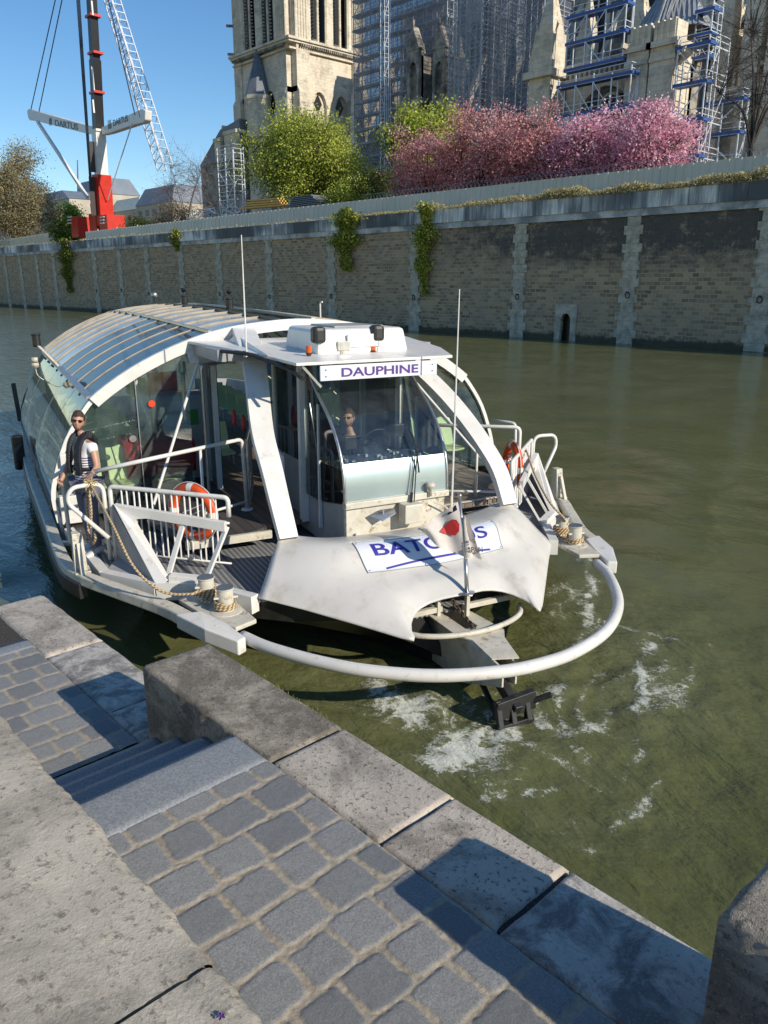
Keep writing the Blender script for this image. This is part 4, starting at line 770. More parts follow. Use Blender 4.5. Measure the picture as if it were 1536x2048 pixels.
# gates, rails -----------------------------------------------------
GA, GB = Vector((-2.38, -3.16, 0)), Vector((-1.33, -2.01, 0))
def gate(sg):
    a = Vector((GA.x, sg*-GA.y, 0)); b = Vector((GB.x, sg*-GB.y, 0)); zt_, zb_ = 1.84, 1.0; Z = Vector((0, 0, 1))
    mb = MB(); mb.tube(rnd([a+Z*.9, a+Z*zt_, b+Z*(zt_-.03), b+Z*1.58], .06), .028, 10); g = mb.build('gate_frame', WHITE, boat, smooth=True)
    mb = MB(); n = 8
    for k in range(n):
        p = a.lerp(b, .10+.86*k/n); q = a.lerp(b, .10+.86*(k+.42)/n); mb.tube(rnd([p+Z*zt_, p+Z*zb_, q+Z*zb_, q+Z*zt_], .03, 3), .011, 6)
    mb.tube([a+Z*1.5, b+Z*1.5], .016, 6); mb.tube([a+Z*zb_, b+Z*zb_], .013, 6); mb.build('gate_bars', WHITE, boat, smooth=True)
    # bulwark web with its cut-out, outside the gate, and two raking bars
    o_ = Vector((.09, sg*.12, 0))
    w0 = a+o_+Vector((.15, 0, 0)); w1 = b+o_
    w0 = Vector((-2.25, sg*3.12, 0)); w1 = Vector((-1.22, sg*2.07, 0)); A_ = w0+Z*1.66; B_ = w1+Z*1.57; C_ = w1+Z*1.45; D_ = w0.lerp(w1, .30)+Z*1.52; E_ = w0.lerp(w1, .20)+Z*1.50; F_ = Vector((-1.30, sg*2.74, .95)); G2 = Vector((-1.08, sg*2.42, .93)); H_ = Vector((-1.32, sg*2.86, .88)); I_ = Vector((-2.05, sg*3.34, .86)); J_ = w0.lerp(w1, .19)+Z*1.42
    mb = MB(); mb.prism([A_, B_, C_, D_, E_, J_, F_, H_], (.05, sg*.04, 0)); mb.bar(F_, G2, .12, .12); mb.build('bulwark_web', WHITE, boat, bevel=.006)
    mb = MB(); mb.prism([A_+Vector((-.02, sg*.02, -.02)), H_, I_, w0+Vector((-.10, 0, .95)), w0+Vector((-.06, 0, 1.5))], (.0, sg*.03, 0)); mb.build('bulwark_side', GRAYP, boat)  # grey colour stands in for shade on this side panel
    mb = MB(); mb.bar(w1+Z*1.5, Vector((-1.09, sg*2.40, .92)), .06, .03); mb.build('raking_bar', WHITE, boat); mb = MB(); mb.bar(w0.lerp(w1, .62)+Z*1.52, Vector((-1.38, sg*2.76, .92)), .06, .03); mb.build('raking_bar', WHITE, boat)
    # boarding loop rail
    c = Vector((-2.62, sg*3.30, 0)); mb = MB(); P = [Vector((-2.42, sg*3.23, .9)), Vector((-2.42, sg*3.23, 1.88)), Vector((-2.36, sg*3.60, 1.88)), Vector((-2.38, sg*3.66, 1.70)), Vector((-2.2, sg*3.25, 1.25))]
    mb.tube(rnd(P, .13, 6), .027, 10); mb.build('boarding_rail', WHITE, boat, smooth=True); mb = MB(); mb.tube(rnd([Vector((-3.35, sg*3.6, .9)), Vector((-3.4, sg*3.6, 1.9)), Vector((-3.75, sg*3.35, 1.92))], .08), .027, 10); mb.build('boarding_rail', WHITE, boat, smooth=True)
    # inner rail of the raised deck
    mb = MB(); P = [Vector((-3.0, sg*1.28, 1.13)), Vector((-2.95, sg*1.32, 2.15)), Vector((-2.35, sg*2.75, 2.12)), Vector((-2.55, sg*3.3, 2.0))]
    if sg > 0: P = [Vector((-2.6, sg*1.2, 2.2)), Vector((-1.72, sg*2.42, 2.2)), Vector((-1.74, sg*2.44, 1.15))]
    mb.tube(rnd(P, .08), .027, 10); m2 = P[1].lerp(P[2], .45) if sg < 0 else P[0].lerp(P[1], .6)
    mb.tube([m2, Vector((m2.x, m2.y, 1.14))], .02, 8); mb.tube([P[0 if sg < 0 else 0]+Z*(.12 if sg < 0 else -1.0), Vector((m2.x, m2.y, 1.25)) if sg < 0 else P[2]+Z*.08], .02, 8)
    mb.lathe((P[0].x, P[0].y, 1.13), [(.09, 0), (.08, .02), (.03, .03)], 12); mb.build('deck_rail', WHITE, boat, smooth=True)
both(gate)
# metal gate panels by the wheelhouse door and cabinet, left of the struts
mb = MB()
for k in range(15): q = Vector((-3.0-.08*k, -1.25+.03*k, 1.15)); mb.bar(q, q+Vector((0, 0, .95)), .014)
mb.bar((-3.0, -1.25, 2.12), (-4.2, -.8, 2.12), .03); mb.bar((-3.0, -1.25, 1.2), (-4.2, -.8, 1.2), .03)
for k in range(9): q = Vector((-2.25-.1*k, -.98, 1.15)); mb.bar(q, q+Vector((0, 0, .9)), .014)
mb.bar((-2.25, -.98, 2.05), (-3.1, -.98, 2.05), .025); mb.build('inner_gate', STEEL, boat)
mb = MB(); mb.tube(rnd([(-2.1, -1.05, 1.13), (-2.1, -1.05, 2.05), (-2.6, -.95, 2.05)], .07), .025, 8); mb.bar((-2.1, -1.05, 1.6), (-2.6, -.95, 1.6), .03); mb.bar((-2.1, -1.05, 1.3), (-2.6, -.95, 1.3), .03); mb.build('hand_rail', WHITE, boat, smooth=True)
for s_ in (-4.3, -4.9): mb = MB(); mb.bar((s_, -1.3, 1.13), (s_, -1.3, 3.3), .07); mb.build('door_post', WHITE, boat)
mb = MB(); mb.tube(rnd([(-4.0, -1.55, 1.13), (-4.0, -1.55, 3.05), (-4.0, -1.15, 3.1)], .06), .025, 8); mb.lathe((-4.3, -1.75, 2.2), [(.06, 0), (.03, .05), (.03, .7), (.05, .75), (.05, .9)], 10); mb.build('exhaust_pipe', STEEL, boat)
mb = MB(); mb.box((-4.92, -1.26, 1.2), (-4.32, -1.24, 3.2)); mb.build('door_glass', GLASS, boat)
mb = MB(); mb.prism([(-6.1, -1.9, 1.0), (-5.2, -1.9, 1.0), (-5.2, -1.9, 2.0), (-5.45, -1.9, 2.45), (-6.1, -1.9, 2.45)], (0, .8, 0)); cab = mb.build('cabinet', M('cabinet_grey', (.45, .46, .45), .5), boat, bevel=.03)
mb = MB(); mb.bar((-5.35, -1.93, 2.1), (-5.35, -1.93, 1.75), .1, .06); mb.build('telephone', BLACK, cab)
mb = MB(); mb.box((-5.195, -1.5, 2.0), (-5.185, -1.35, 2.25)); mb.build('notice', M('notice_green', (.05, .3, .08), .5), cab)
mb = MB(); mb.grid([[(-6.25+.05*sin(k), -1.9+.1*k, z_) for k in range(6)] for z_ in (1.7, 2.3, 2.75)]); mb.build('curtain', REDC, boat, solid=.02)
for px, py, s_ in ((468, 830, -3.8), (487, 840, -3.6)):
    p = BS(px, py, s_); mb = MB(); mb.lathe((p.x, p.y, p.z-.14), [(.03, 0), (.032, .02), (.032, .17), (.02, .19), (.012, .22)], 12); mb.build('fire_extinguisher', RED, boat, smooth=True)
mb = MB(); p = BS(487, 800, -4.1)
# white control panel by the left arch foot
mb = MB(); p = BS(124, 915, -4.12); mb.box((-4.16, p.y-.03, p.z-.12), (-4.08, p.y+.18, p.z+.05)); mb.build('control_panel', WHITE, boat, bevel=.01); mb = MB(); mb.box((-4.18, p.y-.1, .95), (-4.05, p.y+.25, 1.35)); mb.build('locker', WHITE, boat, bevel=.01)
mb = MB(); mb.grid([[(-4.2, -3.6+.3*j, z_) for j in range(9)] for z_ in (1.0, 1.9)]); 
# front screens of the saloon (clear glass between arch and deck)
mb = MB(); mb.prism([(-4.22, t, z) for t, z in [(-3.6, 1.0), (-3.62, 1.35), (-3.58, 1.65), (-3.38, 2.1), (-3.1, 2.5), (-2.85, 2.75), (-2.5, 2.95), (-2.1, 3.12), (-1.7, 3.2), (-1.7, 1.0)]], (-.006, 0, 0)); mb.build('front_window', GLASS, boat)
mb = MB(); mb.prism([(-4.22, t, z) for t, z in [(3.6, 1.0), (3.62, 1.35), (3.58, 1.65), (3.38, 2.1), (3.1, 2.5), (2.85, 2.75), (2.5, 2.95), (2.1, 3.12), (1.7, 3.2), (1.7, 1.0)]], (-.006, 0, 0)); mb.build('front_window', GLASS, boat)
mb = MB(); mb.bar((-4.2, -2.45, 1.0), (-4.2, -2.45, 2.95), .012, .02); mb.lathe((-4.19, -2.55, 2.05), [(.05, 0), (.05, .01)], 16, 'x'); mb.build('window_joint', STEEL, boat)
mb = MB(); mb.lathe((-4.185, BS(303, 807, -4.2).y, BS(303, 807, -4.2).z), [(.05, 0), (.05, .006)], 20, 'x'); mb.build('orange_sticker', M('orange_disc', (.85, .07, .01), .5), boat)
# knee walls under side glazing, interior leaning posts
for sg in (-1, 1):
    for s_ in (-6.5, -9.5): mb = MB(); mb.tube([(s_, sg*1.2, .95), (s_-1.2, sg*1.7, 3.35)], .05, 8); mb.build('interior_post', WHITE, boat)
# seats ------------------------------------------------------------
def seat_mesh():
    me = MB(); 
    me.grid([[(x, y, .42+.02*abs(y)/.2) for y in (-.2, 0, .2)] for x in (-.02, .2, .4)])
    me.grid([[(-.02-.16*k/4, y, .44+.5*k/4+(.0 if abs(y) < .1 else -.03*(k == 4))) for y in (-.2, -.1, 0, .1, .2)] for k in range(5)])
    o = me.build('seat', SEAT, None, smooth=False, solid=.035, bevel=.01); return o
s0 = seat_mesh(); s0.parent = boat; placed = []
for s_ in (-4.75,): placed += [(s_, -3.15, pi), (s_, -2.65, pi), (s_-.05, -2.0, pi)]
for s_ in np.arange(-6.2, -15, -.82):
    for t_ in (-2.75, -2.25, -.78): placed.append((s_, t_, 0))
for s_ in np.arange(-5.2, -13, -.82):
    for t_ in (.75, 2.3, 2.8): placed.append((s_, t_, 0))
placed += [(-4.7, 2.0, pi), (-4.7, 2.5, pi), (-4.7, 3.0, pi)]
leg = MB(); [leg.tube([(x, y, 0), (x-.05, y, .44)], .012, 5) for x in (.05, .35) for y in (-.17, .17)]; leg.bar((.05, -.17, .41), (.35, -.17, .41), .02); leg.bar((.05, .17, .41), (.35, .17, .41), .02); leg.bar((.2, -.17, .41), (.2, .17, .41), .02); lo_ = leg.build('seat_frame', STEEL, s0)
for k, (s_, t_, rz) in enumerate(placed):
    o = s0 if k == 0 else s0.copy()
    if k: COL.objects.link(o); o.parent = boat; l2 = lo_.copy(); COL.objects.link(l2); l2.parent = o
    o.location = (s_, t_, .9); o.rotation_euler = (0, 0, 0)
# fender board hanging at the port side, far post
mb = MB(); mb.bar((-13.2, -3.68, 1.0), (-13.3, -3.72, 1.9), .1, .14); mb.build('fender_post', BLACK, boat)
fe = MB(); fe.bar((0, 0, -.35), (0, 0, .35), .2, .16); p = bw(-9.6, -3.9, .95)
tag(fe.build('fender', BLACK, None, bevel=.04, loc=p), 'black rubber fender hanging on the hull side at the far left', 'fender'); 
# flagstaff
FS = Vector((.64, .02, .96)); mb = MB(); mb.lathe(FS, [(.10, 0), (.10, .012)], 4); mb.tube([FS, FS+Vector((-.05, 0, .38))], .024, 10); mb.tube([FS+Vector((-.05, 0, .36)), FS+Vector((-.2, .0, 1.04))], .014, 8); mb.tube([FS+Vector((-.2, 0, 1.03)), FS+Vector((-.2, 0, 1.07))], .022, 8); mb.build('flagstaff', STEEL, boat, smooth=True)
flag = empty('flag', BO, BA, label='small triangular white pennant with a red heart drooping from the bow flagstaff', cat='flag')
T0 = FS+Vector((-.20, 0, 1.0)); T1 = FS+Vector((-.06, 0, .40)); tip = FS+Vector((-.38, -.40, .68))
def fl(u, v):   # u along hoist top->bottom, v towards the fly
    h = T0.lerp(T1, u); low = T1+Vector((0, 0, 0)); fly = tip; 
    e = h.lerp(fly, v) ; w_ = .045*sin(v*9+u*3)*(.3+v); return e+Vector((w_, -.6*w_, -.05*sin(v*pi)*u))
FLG = M('flag_cloth', (.66, .62, .58), .85, (.55, .50, .47), 6)
mb = MB(); mb.grid([[fl(i/14, j/16) for j in range(17)] for i in range(15)]); mb.build('cloth', FLG, flag, smooth=True, fix=False)
mb = MB(); mb.grid([[Vector(T1.lerp(T0, i/8*.75))+Vector((.03+.04*sin(j*1.3), .17*j/6*(1-.7*i/8), -.03*j/6+.01*sin(j*2))) for j in range(7)] for i in range(9)]); mb.build('cloth_fold', FLG, flag, smooth=True, fix=False)
def onflag(pts, name, mat): mb = MB(); mb.add([fl(u, v)+Vector((.012, -.004, .004)) for u, v in pts], [tuple(range(len(pts)))]); mb.build(name, mat, flag, fix=False)
onflag([(.30, .12), (.26, .22), (.32, .32), (.42, .42), (.52, .52), (.60, .36), (.62, .18), (.52, .08), (.40, .06)], 'heart', M('heart_red', (.6, .03, .03), .7))
onflag([(.02, .1), (.10, .32), (.14, .3), (.13, .08)], 'dark_mark', BLACK)
lettering('lettering', '2PAN', .19, .06, T1+Vector((.085, .07, .10)), (0, 1, -.12), (-.25, 0, 1), BLACK, flag)
lettering('lettering', 'S', .04, .05, T1+Vector((.085, .05, .20)), (0, 1, -.12), (-.25, 0, 1), BLACK, flag)
# life rings -------------------------------------------------------
def lifering(c, nrm, label, grp='life rings hung on the bow gates'):
    c = Vector(c); n = Vector(nrm).normalized(); u = n.cross(Vector((0, 0, 1))).normalized(); v = u.cross(n)
    root = empty('life_ring', bw(*c), 0, label=label, cat='life ring', group=grp)
    n = bf*n.x+bl*n.y; u = bf*u.x+bl*u.y+Vector((0, 0, u.z)); v = Vector((0, 0, 1))
    mb = MB(); R1, r1 = .30, .075; G_ = []
    for a in np.linspace(0, 2*pi, 41):
        d = u*cos(a)+v*sin(a); G_.append([d*R1+(d*cos(b)*.85+n*sin(b)*.75)*r1 for b in np.linspace(0, 2*pi, 13)])
    mb.grid(G_); mb.build('ring', ORANGE, root, smooth=True)
    for a0 in (pi/2, pi, 3*pi/2, 0):
        mb = MB(); mb.grid([[(u*cos(a)+v*sin(a))*R1+((u*cos(a)+v*sin(a))*cos(b)*.87+n*sin(b)*.78)*(r1+.002) for b in np.linspace(0, 2*pi, 13)] for a in np.linspace(a0-.12, a0+.12, 4)]); mb.build('band', WHITE, root, smooth=True)
    mb = MB(); mb.tube([ (u*cos(a)+v*sin(a))*(R1+.078) for a in np.linspace(0, 2*pi, 33)[:-1]], .006, 5, closed=True); mb.build('grab_line', WHITE, root)
    for k in range(3): mb = MB(); mb.bar(v*(.12-.09*k)+u*(-.16+.05*k), v*(-.02-.09*k)+u*(.14), .05, .012); mb.build('strap', WHITE, root)
lifering(tuple(BZ(386, 1024, 1.50)), (.60, -.80, 0), 'bright orange life ring behind the bars of the near side gate')
lifering((-1.9, 2.45, 1.60), (.3, .95, 0), 'faded orange life ring seen edge on at the far side gate')
# mooring ropes ----------------------------------------------------
def coil(c, r, turns, z0, dz=.034, ph=0):
    return [Vector((c[0]+(r+.006*sin(3*a))*cos(a+ph), c[1]+(r+.006*sin(3*a))*sin(a+ph), z0+dz*a/(2*pi))) for a in np.linspace(0, 2*pi*turns, int(18*turns)+1)]
hand = BZ(176, 968, 1.88)
bA, bB = (-.35, -2.37), (-.74, -2.47)
fray = hand+Vector((.05, .02, .01))
c1 = coil(bB, .105, 3.3, .90, .030, 0); c2 = coil(bA, .105, 2.6, .885, .030, 2.0)
run = curve([fray, BZ(225, 1050, 1.62), BZ(265, 1130, 1.28), BZ(310, 1175, 1.05), BZ(345, 1188, .98), BZ(385, 1188, .98)], 8)
ro = empty('mooring_rope', BO, BA, label='tan mooring rope running from the crewman\'s hand to the near bollards', cat='rope')
for nm, P in (('rope_run', run+c1[::-1][:1]), ('bollard_turns', c1), ('bollard_turns', c2), ('rope_link', curve([c1[0], Vector((-.60, -2.55, .90)), c2[0]], 6)), ('rope_loop', curve([hand, hand+Vector((-.05, -.03, -.3)), hand+Vector((-.05, -.05, -.62)), hand+Vector((.02, -.03, -.74)), hand+Vector((.12, .0, -.66)), hand+Vector((.13, .0, -.55))], 8)), ('rope_loop', curve([hand+Vector((.0, 0, .0)), hand+Vector((.03, 0, -.3)), hand+Vector((-.02, -.02, -.55))], 8))):
    ropeobj(nm, P, .0155 if nm != 'bollard_turns' else .016, ro)
fm = MB(); rg = random.Random(9)
for k in range(70): d = Vector((rg.gauss(0, 1), rg.gauss(0, 1), rg.gauss(0, .8))).normalized(); fm.tube([fray, fray+d*rg.uniform(.03, .075), fray+d*rg.uniform(.06, .10)+Vector((0, 0, -.02))], .0045, 4)
fm.build('frayed_end', M('rope_fray', (.62, .50, .24), .9, (.5, .38, .16), 20), ro)
# the same on the far side
ro2 = empty('mooring_rope', BO, BA, label='tan mooring rope from the far side gate down to the far bollards', cat='rope')
d1 = coil((-.35, 2.37), .105, 2.4, .885, .030, 1); d2 = coil((-.74, 2.47), .11, 3.5, .885, .03, 0)
run2 = curve([BZ(1040, 893, 1.75), BZ(1052, 900, 1.78), BZ(1070, 950, 1.6), BZ(1100, 1005, 1.35), BZ(1130, 1040, 1.1), d2[-1]], 8)
for nm, P in (('rope_run', run2), ('bollard_turns', d1), ('bollard_turns', d2), ('rope_link', curve([d1[0], Vector((-.6, 2.28, .90)), d2[0]], 6))): ropeobj(nm, P, .0155, ro2)
# red covered luggage trolley in the saloon
tr = empty('luggage_trolley', bw(-5.05, -2.15, .95), BA, label='luggage trolley under a dark red cover beside the green seats', cat='trolley')
mb = MB(); rg = random.Random(3); mb.grid([[(x+rg.uniform(-.02, .02), y, z+rg.uniform(-.015, .015)) for x, z in ((.33, .42), (.38, .80), (.27, .92), (-.25, .95), (-.38, .8), (-.38, .42))] for y in np.linspace(-.45, .6, 9)]); mb.build('cover', REDC, tr, smooth=True, solid=.01)
mb = MB(); mb.box((-.3, -.4, .08), (.3, .55, .42)); mb.build('luggage', BLACK, tr, bevel=.03)
for x in (-.25, .25):
    for y in (-.35, .5): mb = MB(); mb.lathe((x, y-.02, .06), [(.05, 0), (.05, .04)], 12, 'y'); mb.build('wheel', BLACK, tr)
# ================================================================== cathedral island
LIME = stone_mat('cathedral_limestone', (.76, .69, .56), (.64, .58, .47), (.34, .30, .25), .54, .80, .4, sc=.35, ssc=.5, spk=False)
def courses(mat, sc=1.0):
    t = mat.node_tree; b = t.nodes['Principled BSDF']; src = b.inputs['Base Color'].links[0].from_socket
    tc = t.nodes['TC']; sx = N(t, 'ShaderNodeSeparateXYZ'); t.links.new(tc.outputs['Object'], sx.inputs[0])
    ad = N(t, 'ShaderNodeMath', operation='ADD'); t.links.new(sx.outputs[0], ad.inputs[0]); t.links.new(sx.outputs[1], ad.inputs[1])
    cb = N(t, 'ShaderNodeCombineXYZ'); t.links.new(ad.outputs[0], cb.inputs[0]); t.links.new(sx.outputs[2], cb.inputs[1])
    br = N(t, 'ShaderNodeTexBrick', i_Scale=sc, i_Mortar_Size=.03, i_Brick_Width=1.3, i_Row_Height=.5); br.inputs['Color1'].default_value = (1, 1, 1, 1); br.inputs['Color2'].default_value = (.90, .88, .85, 1); br.inputs['Mortar'].default_value = (.78, .76, .72, 1)
    t.links.new(cb.outputs[0], br.inputs[0]); t.links.new(mixc(t, src, br.outputs[0], 1.0, 'MULTIPLY'), b.inputs['Base Color'])
courses(LIME)
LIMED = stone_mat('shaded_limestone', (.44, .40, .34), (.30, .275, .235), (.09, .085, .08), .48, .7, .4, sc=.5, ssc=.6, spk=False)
SLATE = M('slate_roof', (.10, .12, .15), .5, (.14, .16, .19), 2)
ZINC = M('lead_roof', (.42, .44, .46), .4, (.30, .32, .34), 1.2, met=.2, dirt=(.2, .2, .2), dsc=1.5)
VOID = M('window_void', (.012, .013, .016), .4)
Zv = Vector((0, 0, 1))
def apanel(mb, o, ux, w_, z0, z1, ow, zs, th, hh=.9):   # wall panel with a pointed opening
    o = Vector(o); ux = Vector(ux); a = (w_-ow)/2; b = a+ow; n = 6; P = [(0, z0), (a, z0), (a, zs)]
    P += [(a+ow/2*(1-cos(q)), zs+ow*hh*sin(q)) for q in np.linspace(0, pi/2, n)[1:]]; P += [(b-ow/2*(1-cos(q)), zs+ow*hh*sin(q)) for q in np.linspace(pi/2, 0, n)[1:]]
    P += [(b, z0), (w_, z0), (w_, z1), (0, z1)]; mb.prism([o+ux*x+Zv*z for x, z in P], th)
def buttress(mb, x0, x1, y0, y1, z0, steps, d):          # stepped pier; steps = [(z, shrink)]
    for z, s_ in steps:
        mb.box((x0, y0, z0), (x1, y1, z))
        if s_: x0n, x1n, y0n, y1n = (x0 + (s_ if d[0] < 0 else 0), x1-(s_ if d[0] > 0 else 0), y0+(s_ if d[1] < 0 else 0), y1-(s_ if d[1] > 0 else 0)); mb.add([(x0, y0, z), (x1, y0, z), (x1, y1, z), (x0, y1, z), (x0n, y0n, z+s_*1.6), (x1n, y0n, z+s_*1.6), (x1n, y1n, z+s_*1.6), (x0n, y1n, z+s_*1.6)], [(0, 1, 5, 4), (1, 2, 6, 5), (2, 3, 7, 6), (3, 0, 4, 7), (4, 5, 6, 7)]); x0, x1, y0, y1 = x0n, x1n, y0n, y1n
        z0 = z
def pinnacle(mb, x, y, z, w_, h):
    mb.box((x-w_/2, y-w_/2, z), (x+w_/2, y+w_/2, z+h*.4)); q = w_*.62
    for dx, dy in ((1, 0), (-1, 0), (0, 1), (0, -1)): mb.add([(x+dx*w_/2-dy*w_/2, y+dy*w_/2-dx*w_/2, z+h*.3), (x+dx*w_/2+dy*w_/2, y+dy*w_/2+dx*w_/2, z+h*.3), (x+dx*w_*.56, y+dy*w_*.56, z+h*.56)], [(0, 1, 2)])
    mb.add([(x-q/1.4, y-q/1.4, z+h*.4), (x+q/1.4, y-q/1.4, z+h*.4), (x+q/1.4, y+q/1.4, z+h*.4), (x-q/1.4, y+q/1.4, z+h*.4), (x, y, z+h)], [(0, 1, 4), (1, 2, 4), (2, 3, 4), (3, 0, 4)])
    for k in range(4):
        for s_ in (-1, 1): mb.box((x+s_*q*(.62-.15*k)-.09, y-.09, z+h*(.46+.12*k)), (x+s_*q*(.62-.15*k)+.09, y+.09, z+h*(.50+.12*k)))
GZ = 9.2
cath = empty('cathedral', (0, 0, 0), label='gothic stone cathedral with a square bell tower beside its scaffolded nave', cat='cathedral')
TX0, TX1, TY0, TY1 = WY(478, 100, 90).x, WY(582, 100, 90).x, 90., 106.; CZ = 43.2
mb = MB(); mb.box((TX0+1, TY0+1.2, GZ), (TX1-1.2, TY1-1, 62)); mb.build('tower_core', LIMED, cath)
mb = MB(); mb.box((TX0+1.9, TY0+1.1, CZ+2), (TX1-1.9, TY1-2, 60)); mb.box((TX0+2, TY0+2, CZ+2), (TX1-1.1, TY1-2, 60)); mb.build('belfry_void', VOID, cath)
# corner buttresses of the tower
for (x0, x1, y0, y1, d) in [(TX1-3.0, TX1-.2, TY0-.9, TY0+1.6, (0, -1)), (TX1-1.4, TX1+1.2, TY0+.2, TY0+3.0, (1, 0)), (TX0-.6, TX0+1.8, TY0-.9, TY0+1.6, (0, -1)), (TX1-1.4, TX1+1.2, TY1-3, TY1, (1, 0)), (TX0-1.2, TX0+1.2, TY0+.2, TY0+3, (-1, 0))]:
    jz = abs(d[0])*.07+(x0 < TX0+1)*.11+(y0 > 95)*.19
    mb = MB(); X0, X1, Y0, Y1 = x0-.55, x1+.55 if d[0] > 0 else x1, y0-.9 if d[1] < 0 else y0, y1
    buttress(mb, x0-(1.0 if d[0] < 0 else 0), x1+(1.0 if d[0] > 0 else 0), y0-(1.0 if d[1] < 0 else 0), y1, GZ, [(24+jz, .4+jz*.3), (CZ-7.5+jz, .55), (CZ+jz*.6, 0)], d)
    sx_, sy_ = (x0+x1)/2, (y0+y1)/2; mb.box((x0+.25, y0+.25, CZ), (x1-.25, y1-.25, 62))
    for k in range(5):      # attached shafts up the belfry piers
        u = (k+.5)/5
        mb.lathe((x0+(x1-x0)*u, y0+.2, CZ+.6), [(.2, 0), (.2, 17)], 6)
        if d[0] > 0: mb.lathe((x1-.2, y0+(y1-y0)*u, CZ+.6), [(.2, 0), (.2, 17)], 6)
    mb.build('buttress', LIME, cath)
# walls between buttresses: blind arches with lozenge lights, then the tall lancets
def face(o, ux, L, out):
    o = Vector(o); ux = Vector(ux); out = Vector(out)
    mb = MB(); h = L/2
    for k in range(2):
        apanel(mb, o+ux*h*k+out*.7, ux, h, 28, CZ, h*.64, CZ-9.5, -out*.6, .85)
    mb.prism([o+out*.05+Zv*GZ, o+ux*L+out*.05+Zv*GZ, o+ux*L+out*.05+Zv*CZ, o+out*.05+Zv*CZ], -out*.4); mb.build('blind_arcade', LIME, cath)
    mb = MB()
    for k in range(2):
        c = o+ux*(h*(k+.5))+out*.09+Zv*(CZ-8.6); mb.prism([c-ux*.9, c-Zv*1.6, c+ux*.9, c+Zv*1.6], out*.06)
    mb.build('lozenge_window', VOID, cath)
    mb = MB()
    for k in range(2):
        apanel(mb, o+ux*h*k+out*.8, ux, h, CZ+.6, 62, h*.72, CZ+11, -out*.5, .8)
        for j in range(3):
            p = o+ux*(h*(k+.14+.36*j))+out*.5+Zv*(CZ+.6); mb.lathe(p, [(.3, 0), (.26, .4), (.22, .6), (.22, 11), (.36, 11.6)], 8)
            for z_ in np.arange(1.2, 11, .55):
                if j < 2: mb.box(tuple(p+ux*.35+out*-.3+Zv*z_-Vector((.12, .12, 0))), tuple(p+ux*.35+out*-.3+Zv*(z_+.2)+Vector((.12, .12, 0))))
        for j in range(2): apanel(mb, o+ux*(h*(k+.14+.36*j))+out*.45, ux, h*.36, CZ+11, CZ+15.5, h*.28, CZ+11, -out*.35, 1.1)
    mb.build('belfry_arcade', LIME, cath)
face((TX1, TY0+3.0, 0), (0, 1, 0), TY1-TY0-6, (1, 0, 0)); face((TX0+1.8, TY0, 0), (1, 0, 0), TX1-TX0-4.8, (0, -1, 0))
mb = MB()
for z_, e, h in ((CZ-.1, 1.55, .35), (CZ+.25, 1.85, .4), (CZ-1.1, 1.2, .3), (61.5, 2.2, .5)):
    mb.box((TX0-e*.5, TY0-e, z_), (TX1+e, TY0+1.5, z_+h)); mb.box((TX1-1, TY0+1.5, z_), (TX1+e, TY1+e, z_+h))
mb.build('cornice', LIME, cath)
mb = MB(); 
for k in range(34): y = TY0+.8+k*(TY1-TY0)/34; mb.box((TX1+1.3, y, CZ-.55), (TX1+1.75, y+.25, CZ-.1))
for k in range(30): x = TX0+k*(TX1-TX0)/30; mb.box((x, TY0-1.75, CZ-.55), (x+.25, TY0-1.3, CZ-.1))
mb.build('corbel_table', LIMED, cath)
mb = MB()
for k in range(4): 
    z_ = 58-4.6*k
    mb.bar((TX0+.5, TY0-.4, z_), (TX0-1.6, TY0-1.4, z_+.3), .35, .4)
mb.build('gargoyle', LIMED, cath)
# stair turret with slate cone, low gabled pier on the left
c = WY(515, 160, 88.4); mb = MB(); mb.lathe((c.x, 88.6, GZ), [(2.4, 0), (2.4, 26), (2.6, 26.2), (2.6, 26.8)], 8); mb.build('stair_turret', LIME, cath)
mb = MB(); mb.lathe((c.x, 88.6, GZ+26.8), [(2.6, 0), (.2, 7.6)], 8); mb.build('turret_roof', SLATE, cath)
mb = MB(); buttress(mb, TX0-2.6, TX0+.2, 86.5, 92, GZ, [(21, .5), (28.6, 0)], (0, -1)); mb.prism([(TX0-2.9, 86.3, 28.6), (TX0+.2, 86.3, 28.6), (TX0-1.35, 86.3, 32.3)], (0, 4, 0)); mb.build('gabled_pier', LIME, cath)
